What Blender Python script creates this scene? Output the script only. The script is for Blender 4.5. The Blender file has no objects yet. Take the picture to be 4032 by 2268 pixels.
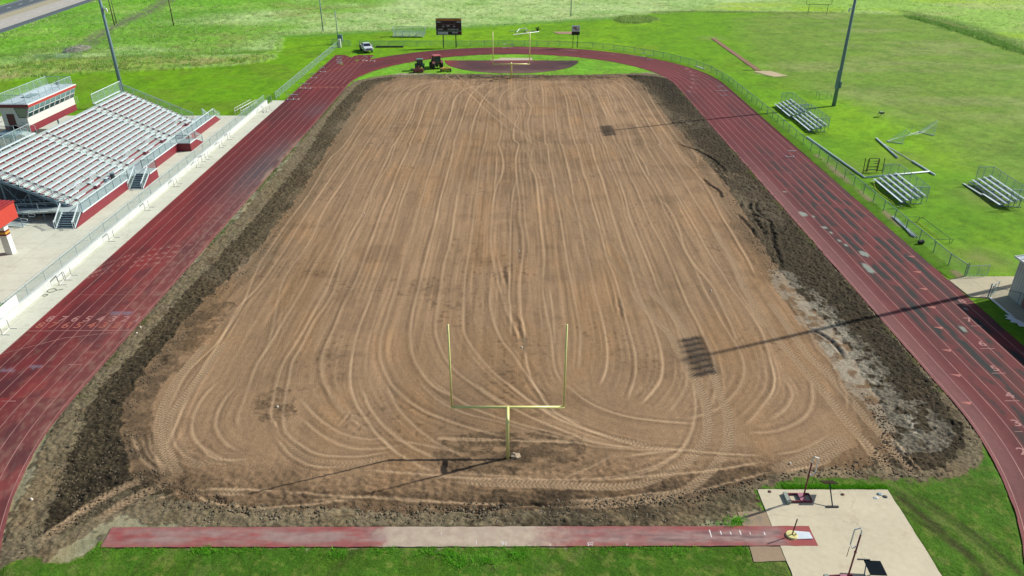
import bpy, bmesh, math, random
import numpy as np
from mathutils import Vector, Matrix
random.seed(7)
R = math.radians
SC = bpy.context.scene
# ------------------------------------------------------------ camera, sky, sun, exposure
CAM_H = 31.7; FPX = 2900.0; PITCH = R(27.9)
cd = bpy.data.cameras.new('camera'); cam = bpy.data.objects.new('camera', cd); SC.collection.objects.link(cam)
cam.location = (0, 0, CAM_H); cam.rotation_euler = (R(90) - PITCH, 0, 0)
cd.sensor_width = 36.0; cd.lens = 36.0 * FPX / 4032.0; cd.clip_start = 0.5; cd.clip_end = 4000
SC.camera = cam
SUN = Vector((1.318, 0.495, 1.0)).normalized()
SUN_EL = math.asin(SUN.z); SUN_AZ = math.atan2(SUN.x, SUN.y)
w = bpy.data.worlds.new('World'); SC.world = w; w.use_nodes = True
nt = w.node_tree; nt.nodes.clear()
sky = nt.nodes.new('ShaderNodeTexSky'); sky.sky_type = 'NISHITA'; sky.sun_disc = False
sky.sun_elevation = SUN_EL; sky.sun_rotation = SUN_AZ; sky.air_density = 1.0; sky.dust_density = 1.2
bg = nt.nodes.new('ShaderNodeBackground'); bg.inputs['Strength'].default_value = 0.095
wo = nt.nodes.new('ShaderNodeOutputWorld')
nt.links.new(sky.outputs[0], bg.inputs[0]); nt.links.new(bg.outputs[0], wo.inputs[0])
sd = bpy.data.lights.new('sun', 'SUN'); sd.energy = 4.8; sd.angle = R(0.53); sd.color = (1.0, 0.97, 0.91)
so = bpy.data.objects.new('sun', sd); SC.collection.objects.link(so)
so.rotation_euler = SUN.to_track_quat('Z', 'Y').to_euler(); so.location = (60, 20, 60)
SC.view_settings.view_transform = 'Standard'; SC.view_settings.look = 'None'
SC.view_settings.exposure = 0.40; SC.view_settings.gamma = 1.0

# ------------------------------------------------------------ helpers
KK = 0.72      # picture brightness -> surface albedo
def lin(c):
    c = c / 255.0
    return c / 12.92 if c <= 0.04045 else ((c + 0.055) / 1.055) ** 2.4
def C(r, g, b, k=1.0):
    return (lin(r) * KK * k, lin(g) * KK * k, lin(b) * KK * k)
def NC(*a, **k): return np.array(C(*a, **k))
def un(px, py, z=0.0):
    """point of the plane z that the photograph shows at full-size pixel px,py"""
    u = (px - 2016) / FPX; v = (py - 1134) / FPX
    c, s = math.cos(PITCH), math.sin(PITCH)
    t = (z - CAM_H) / (-s - v * c)
    return (u * t, (c - v * s) * t)
D = 1.56522
def ud(x, y, z=0.0): return un(x * D, y * D, z)

def tag(o, label=None, cat=None, group=None, kind=None):
    if label: o['label'] = label
    if cat: o['category'] = cat
    if group: o['group'] = group
    if kind: o['kind'] = kind
    return o
def link(o, parent=None):
    SC.collection.objects.link(o)
    if parent: o.parent = parent
    return o
def thing(name, loc, rz=0.0, label=None, cat=None, group=None):
    o = bpy.data.objects.new(name, None); o.location = (loc[0], loc[1], loc[2] if len(loc) > 2 else 0.0)
    o.rotation_euler = (0, 0, rz); o.empty_display_size = 0.3
    link(o); return tag(o, label, cat, group)
def copytree(o, loc=None, rz=None, label=None, rot=None, group=None):
    c = o.copy(); SC.collection.objects.link(c)
    if loc is not None: c.location = (loc[0], loc[1], loc[2] if len(loc) > 2 else 0.0)
    if rz is not None: c.rotation_euler = (0, 0, rz)
    if rot is not None: c.rotation_euler = rot
    if label: c['label'] = label
    if group: c['group'] = group
    for ch in list(o.children):
        k = ch.copy(); SC.collection.objects.link(k); k.parent = c
        for g in list(ch.children):
            q = g.copy(); SC.collection.objects.link(q); q.parent = k
    return c

class MB:
    """collects shapes into one mesh"""
    def __init__(s): s.v = []; s.f = []; s.uv = []
    def add(s, vs, fs):
        n = len(s.v); s.v += [tuple(v) for v in vs]; s.f += [tuple(i + n for i in f) for f in fs]; return s
    def box(s, c, d, rz=0.0, M=None):
        x, y, z = d[0] / 2, d[1] / 2, d[2] / 2
        vs = [Vector(p) for p in ((-x,-y,-z),(x,-y,-z),(x,y,-z),(-x,y,-z),(-x,-y,z),(x,-y,z),(x,y,z),(-x,y,z))]
        if M is None: M = Matrix.Rotation(rz, 4, 'Z')
        vs = [M @ v + Vector(c) for v in vs]
        return s.add(vs, [(0,3,2,1),(4,5,6,7),(0,1,5,4),(1,2,6,5),(2,3,7,6),(3,0,4,7)])
    def bb(s, x0, x1, y0, y1, z0, z1):
        return s.box(((x0+x1)/2, (y0+y1)/2, (z0+z1)/2), (abs(x1-x0), abs(y1-y0), abs(z1-z0)))
    def beam(s, a, b, w, h, up=(0, 0, 1)):
        a = Vector(a); b = Vector(b); d = (b - a)
        if d.length < 1e-6: return s
        L = d.length; d.normalize(); u = Vector(up)
        if abs(d.dot(u)) > 0.98: u = Vector((1, 0, 0))
        r = d.cross(u).normalized(); u = r.cross(d).normalized()
        M = Matrix((r, d, u)).transposed().to_4x4()
        return s.box((a + b) / 2, (w, L, h), M=M)
    def tube(s, pts, r, n=8, r2=None, cap=True):
        pts = [Vector(p) for p in pts]; rings = []; base = len(s.v); vs = []; fs = []
        prev = None
        for i, p in enumerate(pts):
            if i == 0: d = pts[1] - p
            elif i == len(pts) - 1: d = p - pts[i-1]
            else: d = (pts[i+1] - p).normalized() + (p - pts[i-1]).normalized()
            d = d.normalized() if d.length > 1e-9 else Vector((0, 0, 1))
            if prev is None:
                u = Vector((0, 0, 1)) if abs(d.z) < 0.9 else Vector((1, 0, 0))
                a = d.cross(u).normalized()
            else:
                a = (prev - d * prev.dot(d))
                a = a.normalized() if a.length > 1e-6 else d.orthogonal().normalized()
            prev = a; b = d.cross(a)
            rr = r if r2 is None else r + (r2 - r) * i / (len(pts) - 1)
            for k in range(n):
                t = 2 * math.pi * k / n
                vs.append(p + a * (rr * math.cos(t)) + b * (rr * math.sin(t)))
        for i in range(len(pts) - 1):
            for k in range(n):
                fs.append((i*n + k, i*n + (k+1) % n, (i+1)*n + (k+1) % n, (i+1)*n + k))
        if cap:
            fs.append(tuple(range(n))[::-1]); fs.append(tuple((len(pts)-1)*n + k for k in range(n)))
        return s.add(vs, fs)
    def cyl(s, a, b, r, n=12, r2=None): return s.tube([a, b], r, n, r2)
    def prism(s, poly, z0, z1):
        n = len(poly); vs = [(p[0], p[1], z0) for p in poly] + [(p[0], p[1], z1) for p in poly]
        fs = [tuple(range(n))[::-1], tuple(range(n, 2*n))] + [(i, (i+1) % n, n + (i+1) % n, n + i) for i in range(n)]
        return s.add(vs, fs)
    def profile(s, poly, y0, y1):
        """polygon in x,z extruded along y"""
        n = len(poly); vs = [(p[0], y0, p[1]) for p in poly] + [(p[0], y1, p[1]) for p in poly]
        fs = [tuple(range(n)), tuple(range(n, 2*n))[::-1]] + [(i, n+i, n + (i+1) % n, (i+1) % n) for i in range(n)]
        return s.add(vs, fs)
    def quad(s, a, b, c, d): return s.add([a, b, c, d], [(0, 1, 2, 3)])
    def build(s, name, m, parent=None, smooth=False, bevel=0.0, kind=None):
        me = bpy.data.meshes.new(name); me.from_pydata(s.v, [], s.f); me.update()
        bm = bmesh.new(); bm.from_mesh(me)
        bmesh.ops.recalc_face_normals(bm, faces=bm.faces)
        bm.to_mesh(me); bm.free()
        if m: me.materials.append(m)
        if smooth:
            for p in me.polygons: p.use_smooth = True
        o = bpy.data.objects.new(name, me); link(o, parent)
        if bevel:
            b = o.modifiers.new('bevel', 'BEVEL'); b.width = bevel; b.segments = 2; b.limit_method = 'ANGLE'
        if kind: o['kind'] = kind
        return o

def node_mat(name):
    m = bpy.data.materials.new(name); m.use_nodes = True
    t = m.node_tree; b = t.nodes['Principled BSDF']
    return m, t, b
def N(t, typ, **kw):
    n = t.nodes.new(typ)
    for k, v in kw.items():
        if k in n.inputs: n.inputs[k].default_value = v
        else: setattr(n, k, v)
    return n
def mathn(t, op, a, b=None, clamp=False):
    n = t.nodes.new('ShaderNodeMath'); n.operation = op; n.use_clamp = clamp
    for i, q in enumerate((a, b)):
        if q is None: continue
        if isinstance(q, (int, float)): n.inputs[i].default_value = q
        else: t.links.new(q, n.inputs[i])
    return n.outputs[0]
def mixc(t, f, a, b, mode='MIX'):
    n = t.nodes.new('ShaderNodeMix'); n.data_type = 'RGBA'; n.blend_type = mode
    for i, q in ((0, f), (6, a), (7, b)):
        if isinstance(q, (int, float)): n.inputs[i].default_value = q
        elif isinstance(q, tuple): n.inputs[i].default_value = (*q[:3], 1)
        else: t.links.new(q, n.inputs[i])
    return n.outputs[2]
def ramp(t, f, a, b, c0=0.0, c1=1.0):
    n = t.nodes.new('ShaderNodeMapRange'); n.inputs[1].default_value = a; n.inputs[2].default_value = b
    n.inputs[3].default_value = c0; n.inputs[4].default_value = c1
    t.links.new(f, n.inputs[0]); return n.outputs[0]
def noise(t, vec, scale, detail=3.0, rough=0.55, dist=0.0):
    n = N(t, 'ShaderNodeTexNoise'); n.inputs['Scale'].default_value = scale; n.inputs['Detail'].default_value = detail
    n.inputs['Roughness'].default_value = rough; n.inputs['Distortion'].default_value = dist
    if vec is not None: t.links.new(vec, n.inputs['Vector'])
    return n.outputs[0]
def pos(t): return N(t, 'ShaderNodeNewGeometry').outputs['Position']
def scaled(t, vec, s):
    n = t.nodes.new('ShaderNodeMapping'); n.inputs['Scale'].default_value = s; t.links.new(vec, n.inputs[0]); return n.outputs[0]
def bump(t, b, h, strength=0.5, dist=0.05):
    n = N(t, 'ShaderNodeBump'); n.inputs['Strength'].default_value = strength; n.inputs['Distance'].default_value = dist
    t.links.new(h, n.inputs['Height']); t.links.new(n.outputs[0], b.inputs['Normal'])
_mc = {}
def plain(name, rgb, rough=0.6, metal=0.0, var=0.12, scale=3.0, spec=None, coat=0.0, dirt=None):
    """painted or bare material with uneven tone and a little wear"""
    if name in _mc: return _mc[name]
    m, t, b = node_mat(name)
    tc = N(t, 'ShaderNodeTexCoord').outputs['Object']
    n1 = noise(t, tc, scale, 4); n2 = noise(t, tc, scale * 9, 3)
    f = ramp(t, n1, 0.3, 0.7, 1 - var, 1 + var); f2 = ramp(t, n2, 0.3, 0.7, 1 - var * .5, 1 + var * .5)
    ff = mathn(t, 'MULTIPLY', f, f2)
    cmb = t.nodes.new('ShaderNodeVectorMath'); cmb.operation = 'SCALE'; cmb.inputs[0].default_value = rgb
    t.links.new(ff, cmb.inputs['Scale'])
    col = cmb.outputs[0]
    if dirt:
        col = mixc(t, ramp(t, noise(t, tc, scale * .7, 5, .65), 0.5, 0.75, 0, .6), col, dirt)
    t.links.new(col, b.inputs['Base Color'])
    b.inputs['Roughness'].default_value = rough; b.inputs['Metallic'].default_value = metal
    if spec is not None: b.inputs['Specular IOR Level'].default_value = spec
    if coat: b.inputs['Coat Weight'].default_value = coat; b.inputs['Coat Roughness'].default_value = 0.1
    _mc[name] = m; return m

# ------------------------------------------------------------ numpy noise, rasterised tracks
def _hash(ix, iy, seed):
    h = (ix.astype(np.int64) * 374761393 + iy.astype(np.int64) * 668265263 + seed * 1442695040) & 0x7fffffff
    h = ((h ^ (h >> 13)) * 1274126177) & 0x7fffffff
    return ((h ^ (h >> 16)) & 0xffffff) / float(0xffffff)
def vn(x, y, seed=0):
    ix = np.floor(x); iy = np.floor(y); fx = x - ix; fy = y - iy
    fx = fx * fx * (3 - 2 * fx); fy = fy * fy * (3 - 2 * fy)
    a = _hash(ix, iy, seed); b = _hash(ix + 1, iy, seed); c = _hash(ix, iy + 1, seed); d = _hash(ix + 1, iy + 1, seed)
    return (a * (1 - fx) + b * fx) * (1 - fy) + (c * (1 - fx) + d * fx) * fy
def fbm(x, y, seed=0, o=4, g=0.5):
    s = 0.0; a = 1.0; tt = 0.0
    for k in range(o):
        s = s + a * vn(x * 2 ** k + 17.3 * k, y * 2 ** k - 9.1 * k, seed + k * 31); tt += a; a *= g
    return s / tt
def sm(e0, e1, x):
    t = np.clip((x - e0) / (e1 - e0), 0, 1); return t * t * (3 - 2 * t)
def spline(pts, step=0.6):
    P = [np.array(p, float) for p in pts]
    if len(P) == 2: P = [P[0], (P[0] + P[1]) / 2, P[1]]
    Q = [2 * P[0] - P[1]] + P + [2 * P[-1] - P[-2]]
    out = []
    for i in range(1, len(Q) - 2):
        a, b, c, d = Q[i-1], Q[i], Q[i+1], Q[i+2]
        n = max(2, int(np.linalg.norm(c - b) / step))
        for k in range(n):
            t = k / n
            out.append(0.5 * ((2*b) + (c - a)*t + (2*a - 5*b + 4*c - d)*t*t + (3*b - a - 3*c + d)*t**3))
    out.append(P[-1]); return np.array(out)
def inpoly(X, Y, poly):
    r = np.zeros(X.shape, bool); n = len(poly); j = n - 1
    for i in range(n):
        xi, yi = poly[i]; xj, yj = poly[j]
        if yi != yj:
            c = ((yi > Y) != (yj > Y)) & (X < (xj - xi) * (Y - yi) / (yj - yi) + xi); r ^= c
        j = i
    return r
def polydist(X, Y, poly, reach=6.0, closed=True):
    """signed distance to a polygon, + inside, clipped at reach"""
    Dm = np.full(X.shape, reach); n = len(poly)
    for i in range(n if closed else n - 1):
        a = poly[i]; b = poly[(i + 1) % n]
        x0, x1 = min(a[0], b[0]) - reach, max(a[0], b[0]) + reach; y0, y1 = min(a[1], b[1]) - reach, max(a[1], b[1]) + reach
        m = (X > x0) & (X < x1) & (Y > y0) & (Y < y1)
        if not m.any(): continue
        px = X[m]; py = Y[m]; dx = b[0] - a[0]; dy = b[1] - a[1]; L = dx*dx + dy*dy + 1e-9
        t = np.clip(((px - a[0]) * dx + (py - a[1]) * dy) / L, 0, 1)
        d = np.hypot(px - a[0] - t * dx, py - a[1] - t * dy)
        Dm[m] = np.minimum(Dm[m], d)
    if closed: return np.where(inpoly(X, Y, poly), Dm, -Dm)
    return Dm

def grid_object(name, X, Y, Z, keep, col, extra, mat, kind='structure'):
    """one mesh from rectangular arrays; keep = faces kept"""
    ny, nx = X.shape
    idx = np.arange(nx * ny).reshape(ny, nx)
    q = np.stack([idx[:-1, :-1], idx[:-1, 1:], idx[1:, 1:], idx[1:, :-1]], -1)[keep]
    used = np.unique(q); remap = np.full(nx * ny, -1, np.int64); remap[used] = np.arange(len(used)); q = remap[q]
    co = np.stack([X.ravel()[used], Y.ravel()[used], Z.ravel()[used]], -1).astype(np.float32)
    me = bpy.data.meshes.new(name); me.vertices.add(len(co)); me.vertices.foreach_set('co', co.ravel())
    nf = len(q); me.loops.add(nf * 4); me.polygons.add(nf)
    me.loops.foreach_set('vertex_index', q.ravel().astype(np.int32))
    me.polygons.foreach_set('loop_start', np.arange(0, nf * 4, 4, dtype=np.int32))
    try: me.polygons.foreach_set('loop_total', np.full(nf, 4, np.int32))
    except Exception: pass
    me.polygons.foreach_set('use_smooth', np.ones(nf, bool))
    me.update(calc_edges=True)
    a = me.attributes.new('col', 'FLOAT_COLOR', 'POINT')
    cc = np.concatenate([col.reshape(-1, 3)[used], np.ones((len(used), 1))], 1).astype(np.float32)
    a.data.foreach_set('color', cc.ravel())
    for k, v in extra.items():
        b = me.attributes.new(k, 'FLOAT', 'POINT'); b.data.foreach_set('value', v.ravel()[used].astype(np.float32))
    me.materials.append(mat)
    o = bpy.data.objects.new(name, me); link(o); o['kind'] = kind
    return o
def attr(t, name, fac=True):
    n = N(t, 'ShaderNodeAttribute'); n.attribute_name = name
    return n.outputs['Fac'] if fac else n.outputs['Color']
# ------------------------------------------------------------ what was driven over the dirt
# every track: kind, then pieces (crop origin, points) read off the photograph and laid out on the ground plane
O = {'a': (1008, 0), 'b': (2016, 0), 'c': (0, 567), 'd': (1008, 567), 'e': (2016, 567), 'f': (3024, 567),
     'g': (0, 1134), 'h': (1008, 1134), 'i': (2016, 1134), 'j': (3024, 1134), 'k': (0, 1701), 'l': (1008, 1701), 'm': (2016, 1701), 'n': (3024, 1701), 'y': (1181, 1496)}
TR = """
L y 90,0 130,90 200,150 260,190
L y 310,0 350,90 410,160 500,230 620,285
L y 320,0 420,90 520,140 640,180 760,210
L y 480,0 560,60 650,110 800,160 950,200 1060,235
L y 620,0 720,70 830,130 960,185 1120,235 1280,250
L y 740,0 840,80 960,150 1100,200 1260,245 1456,255
L y 850,0 900,90 1000,160 1150,215 1300,240
L y 950,0 1050,80 1180,130 1320,150 1456,160
L y 430,0 500,70 600,120 720,150 860,190 1000,225
L y 0,60 60,130 150,190 260,215 340,200
L y 0,130 80,200 180,245 300,250 400,230
L y 225,20 260,110 330,190 420,250 520,290
L y 1430,0 1440,120 1400,240 1300,310 1150,350 950,365 750,350 520,335
L y 0,445 250,425 600,450 900,460
L y 130,180 165,140 190,100
L g 2100,700 1900,950 1780,1150 1730,1400|k 1780,150 1900,260 2100,330
L g 2250,900 2050,1100 1950,1300 1940,1449|k 2000,120 2150,230 2350,300 2570,320
L g 2400,960 2250,1150 2180,1330 2200,1449|k 2300,130 2500,220
L k 1350,0 1360,120 1420,260 1560,380 1700,440
L k 1430,0 1450,150 1530,280 1650,380
L a 1750,770 1550,800 1400,830 1300,900 1100,1150 900,1449|d 740,160 560,470 300,820 100,1120 0,1290|g 2430,190 2180,560 1900,830 1750,1100 1620,1400
L a 1750,800 1550,830 1390,910 1300,1000 980,1449|d 990,0 750,350 450,800 300,1050 30,1430|g 2400,200 2240,500 2000,900 1840,1220 1720,1500|k 1620,250
L a 1900,800 1700,830 1530,880 1430,960 1350,1100 1110,1449|d 1110,0 900,350 700,650 560,950 350,1250 250,1449|h 150,500 0,800|g 2450,1170 2400,1300 2420,1449
L a 2400,800 2000,800 1700,840 1600,880 1500,980 1400,1180 1250,1449|d 1240,0 1080,270 900,640 720,1000 580,1230 480,1449|h 250,390 100,640 10,770
L a 2100,830 1800,850 1680,900 1620,980 1570,1150 1400,1449|d 1385,0 1310,180 1230,330 1160,480 1070,700 960,900 880,1080 780,1300 720,1449|h 620,180 540,330 430,520 300,720 230,880 180,1100 150,1280 190,1360 260,1449
L d 1410,0 1340,200 1240,370 1170,500 1160,600 1100,730 1000,930 900,1080 860,1250 800,1449|h 700,180 590,330 460,590 370,750 330,950 290,1150 280,1280 320,1449
L a 2050,840 1850,900 1770,940 1700,1080 1640,1250 1550,1449|d 1560,0 1500,130 1420,300 1350,500 1280,650 1200,880 1120,1080 1040,1300 970,1449|h 870,200 800,380 700,600 660,750 670,880 700,980 790,1100 900,1240 1090,1340
L a 2300,860 2000,900 1900,960 1830,1050 1790,1200 1700,1449|d 1700,0 1640,160 1570,310 1500,500 1440,680 1370,930 1310,1120 1230,1350 1190,1449|h 1130,170 1060,340 1010,500 970,680 950,900 970,1050 1030,1200 1120,1330 1200,1449|l 1400,200 1500,260
L a 2500,830 2300,850 2100,900 2000,1000 1960,1150 1840,1449|d 1840,0 1790,170 1740,320 1690,480 1640,650 1590,850 1530,1050 1470,1250 1420,1449|h 1370,150 1320,320 1270,480 1250,640 1270,760 1330,900 1400,1020 1500,1120 1620,1190 1760,1270 1950,1340
L a 2300,830 2250,870 2150,980 2090,1150 1990,1449|d 2000,0 1960,180 1900,400 1860,550 1820,750 1760,980 1700,1200 1640,1449|h 1600,150 1560,400 1560,560 1590,700 1640,800 1740,940 1850,1030 2000,1100
L a 2576,840 2420,880 2300,980 2200,1200 2150,1449|d 2150,0 2110,150 2050,420 2010,680 1960,980 1900,1200 1860,1449|h 1830,200 1810,400 1840,550 1920,720 2030,850 2200,980 2400,1120 2576,1220
L a 2576,880 2500,900 2420,1000 2350,1150 2310,1449|d 2300,0 2260,200 2220,550 2180,850 2150,1080 2110,1300 2100,1449|h 2090,250 2100,450 2170,580 2300,750 2450,900|i 0,990 150,1110 330,1220 560,1310 760,1400
L a 2576,870 2480,950 2450,1050 2470,1300 2440,1449|d 2440,0 2490,170 2480,300 2420,440 2390,600 2370,850 2370,1050 2400,1200 2450,1400|h 2520,200 2570,330|i 60,450 110,560
L d 2430,120 2410,440 2400,600
L h 2360,0 2370,200 2420,400 2500,560 2576,650|i 260,1030 350,1120
L b 600,765 400,800 140,870 20,930 0,1000 65,1160 30,1250 20,1400|e 70,0 40,150 50,350 80,600 80,750 110,900 120,1050 100,1200 80,1400|i 90,250 120,400 130,600 150,750 190,900 260,1030 350,1120
L e 50,350 0,600|h 2550,0 2560,200 2570,500
L b 680,760 500,800 300,860 160,920 130,980 190,1080 160,1250 200,1449|e 215,0 190,200 230,300 260,450 280,650 300,850 320,1000 330,1150 310,1449|i 350,250 400,500 410,650 440,830 520,980
L b 280,880 310,900 320,1200 340,1449|e 360,0 380,180 410,300 440,500 470,650 500,800 530,1000 560,1200 610,1449|i 650,220 690,420 690,600 680,750 660,850
L i 380,10 410,250 430,500 440,600
L b 360,860 400,880 430,980 450,1200 490,1449|e 500,0 550,180 600,400 620,550 660,680 700,850 740,1050 790,1250 830,1449|i 880,200 930,400 955,580 960,750 930,880 870,1010
L b 420,850 480,880 540,980 580,1200 640,1449|e 650,0 690,150 720,280 770,420 800,560 840,700 870,800 910,950 960,1150 1010,1270 1070,1449|i 1120,200 1180,420 1230,600 1250,750 1240,900 1200,1030 1150,1150
L b 560,860 640,920 680,1020 720,1200 780,1449|e 800,0 840,180 910,350 960,530 1010,700 1060,870 1110,1020 1160,1150 1200,1280 1250,1449|i 1330,180 1400,320 1450,450 1500,620 1520,780 1500,920 1430,1030 1330,1140 1250,1195
L b 600,840 680,860 760,920 800,1020 850,1200 930,1449|e 940,0 1000,180 1080,360 1140,530 1180,700 1240,870 1300,1000 1360,1150 1420,1300 1470,1449|i 1560,180 1640,330 1700,500 1750,680 1770,850 1760,980 1700,1100 1620,1210 1525,1290
L b 760,850 830,900 880,1000 960,1200 1050,1449|e 1060,0 1120,150 1180,310 1250,440 1310,580 1370,720 1440,870 1520,1020 1590,1180 1650,1320 1700,1449|i 1780,180 1860,330 1930,480 2010,650 2060,900 2050,1050 2000,1200
L b 950,900 1000,1020 1060,1150 1150,1280 1200,1449|e 1200,0 1280,180 1340,300 1420,430 1490,560 1550,700 1620,830 1700,980 1780,1130 1860,1290 1930,1449|i 2010,150 2100,320 2200,480 2280,610 2330,740 2340,850 2300,980 2200,1110 2080,1210 1900,1280 1690,1325
L b 880,860 980,930 1040,1020 1050,1100
L e 1250,70 1340,200 1390,340
L e 1470,540 1600,670 1680,850 1740,1060 1850,1230 1960,1350 2030,1449|i 2130,200 2200,350 2280,560
L b 960,850 1080,930 1150,1050 1230,1200 1350,1449|e 1340,0 1450,180 1540,320 1640,480 1720,620 1800,760 1880,900 1960,1050 2060,1210 2150,1350 2210,1449|i 2330,160 2440,320 2530,470|j 60,820 70,950 40,1060|i 2400,1340 2300,1390
L b 1000,800 1130,880 1230,1000 1350,1200 1500,1449|e 1480,0 1600,170 1680,300 1760,430 1850,580 1930,700 2010,830 2100,980 2190,1130 2270,1300 2330,1449
L b 900,745 1100,780 1200,850 1310,980 1430,1180 1620,1449|e 1720,150 1860,300 1980,470 2060,620 2130,750 2210,880 2280,1000 2370,1150 2450,1320
L b 1250,820 1340,880 1400,1000 1560,1250 1720,1449|e 1780,30 1860,120 1875,200
L e 1870,215 2050,250 2250,310 2380,350
L e 1930,280 2100,310 2250,365
L a 1900,750 2150,950 2330,1120 2576,1310|b 100,1330 200,1449
L a 2010,750 2200,900 2400,1080 2576,1220|b 100,1320 300,1449
M e 250,50 400,230 520,400 640,580 780,740 900,900 1050,1040 1180,1190 1330,1360 1420,1449
M e 120,40 300,270 450,510 560,640 690,800 820,970 960,1130 1090,1290 1210,1449
T i 1210,0 1300,150 1450,330 1560,430 1640,560 1720,720 1780,850 1850,950 1900,1050 1960,1200 1970,1449|m 1920,130 1800,270 1600,400 1400,490 1200,540 900,555 600,540 300,525 0,520|l 2200,500 1950,470
T i 1350,0 1560,200 1700,380 1760,480 1900,700 2030,880 2100,1100 2170,1250 2180,1449|m 2170,150 2080,300 1950,440 1800,560 1650,620 1400,680 1100,710 800,720 530,700
T j 0,380 150,580 280,720 380,850 480,960 600,1090 700,1230 800,1350 880,1449|n 1000,130 1150,270 1250,400 1310,490
T j 0,120 150,320 300,540 430,700 560,830 680,950 800,1090 900,1200 1000,1330 1120,1449|n 1250,180 1350,300 1450,400 1550,490
L n 1200,0 1350,180 1480,330 1600,490
L n 870,10 1060,270 1270,490
T e 2010,830 2100,980 2190,1130 2270,1300 2330,1449|i 2340,0 2420,150 2480,300 2576,400|j 0,400
L j 0,650 60,850 70,950 40,1060 0,1140
L j 120,880 200,950 250,1050 240,1130 160,1240 0,1350
L j 430,900 460,1080 430,1220 350,1320 200,1400 0,1449|i 2300,1449
L j 780,1000 800,1150 790,1250
L j 200,100 400,400 430,450 500,600 600,700 700,830 760,1000 900,1150
K j 370,390 500,450 640,540 740,650 790,760
k i 1060,60 1080,200 1100,330
L n 0,235 300,190 500,100 650,0
T k 2576,600 2300,605 2080,600
L k 1900,600 2200,575 2576,580|l 300,600
L k 1900,600 1600,680 1400,740
L k 1900,600 2100,700 2300,740 2576,770|l 400,745 800,700 1050,680
T k 1560,450 1300,540 1050,660 850,790 650,940 450,1090 350,1170
L k 1500,450 1250,560 1000,690 700,870 400,1090
T k 1740,520 1500,600 1300,690 1150,780 1000,880 920,940
T g 2330,500 2150,690 2050,850 1900,1050 1750,1260 1680,1449|k 1680,150 1750,330 1830,470
T g 2100,530 1950,720 1800,900 1690,1100 1620,1280 1600,1449|k 1610,200 1660,360 1740,440
M k 1830,0 1850,150 1900,280 1990,330|k 2200,290 2450,300
L k 1500,0 1520,180 1600,300 1700,400
L k 2000,80 2100,240 2300,280 2576,270
L k 1300,0 1400,180 1350,60
K k 2040,640 2250,700 2400,735
M k 1930,850 1860,940 1800,1005
M k 2150,870 2060,960 2000,1010
M l 330,60 400,180 520,270 700,320 900,330 1150,290 1400,220
L l 200,40 320,200 450,290 620,350 900,350
L h 260,1250 300,1449|l 480,150 620,220 800,245 1100,240 1390,190
L l 1220,0 1350,140 1500,260 1700,360 1850,430
L l 1050,380 1500,410 1850,440 2200,465 2576,470|m 440,490
L m 440,500 800,350 1080,195
L m 0,40 300,90 600,100 900,150 1300,180 1700,180 2100,215 2576,240
L m 500,0 700,70 1000,150
L m 1080,255 1400,210 1700,190
M m 820,10 1100,80 1400,150 1650,180
L m 700,500 1100,460 1400,390 1600,280 1720,180 1810,0
L m 900,490 1400,440 1900,400 2250,350 2576,290
L m 530,690 900,680 1400,620 1700,590
L m 1700,640 2000,560 2300,480 2576,410|n 100,420
T n 0,400 200,320 400,230 600,120 800,20
T n 100,420 300,360 500,300 750,150 850,50
L n 100,420 300,370 550,330 700,250
L l 200,590 700,635 1200,665 1700,700 2576,735|m 400,750 900,770 1400,700
L m 440,210 550,170 640,130
L m 300,80 600,110|l 1850,60 2200,90 2576,80
L l 1300,60 1900,170 2100,260
K l 1450,740 1560,840 1680,920
K l 1900,780 2200,800|m 0,740 300,745 560,750
K l 2000,930 2400,880
K l 2030,850 2450,830
K l 1500,700 1700,760
K e 1650,0 1850,60 2050,180 2160,300
K e 2240,690 2330,760 2420,880 2470,960
K e 2320,680 2450,720 2576,770|f 30,850 80,1000
K e 2400,720 2500,830 2560,940
K f 0,900 60,1000 110,1150 150,1270
K e 2310,570 2300,620 2350,660
K e 2400,580 2380,640 2440,690
K e 2490,560 2450,620 2480,690 2576,760
K e 1900,330 2000,420 2080,470 2110,560
K b 1140,755 1200,780 1350,795
K b 1160,750 1250,775 1340,780
k i 0,220 60,400 110,560 120,700
k d 2480,1200 2520,1449
K a 100,1449 160,1400
"""
def parse_tracks():
    out = []
    for ln in TR.strip().splitlines():
        k = ln[0]; P = []
        for piece in ln[1:].split('|'):
            tk = piece.split(); o = O[tk[0]]
            for q in tk[1:]:
                x, y = q.split(','); f_ = .9244 if tk[0] == 'y' else 2.5556; P.append(un(o[0] + float(x) / f_, o[1] + float(y) / f_))
        out.append((k, P))
    return out
def dp(s):
    return [ud(*map(float, q.split(','))) for q in s.split()]
ROUGH_OUT = dp("979,191 940,196 905,203 885,215 862,240 835,268 808,300 790,330 772,358 748,395 712,440 672,485 640,525 600,570 560,612 520,655 468,706 415,762 370,815 333,860 293,905 245,950 202,1003 180,1055 145,1128 124,1180 104,1240 78,1300 50,1350 42,1395 85,1400 140,1355 200,1325 260,1290 300,1265 400,1285 520,1298 640,1305 800,1312 950,1318 1100,1320 1300,1318 1500,1312 1650,1300 1800,1280 1880,1255 1960,1222 2040,1206 2230,1205 2330,1212 2400,1205 2450,1180 2476,1130 2462,1085 2430,1040 2380,975 2320,895 2240,800 2155,702 2085,620 2010,532 1955,460 1905,398 1852,335 1798,275 1745,222 1700,198 1650,190 1600,186")
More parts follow.
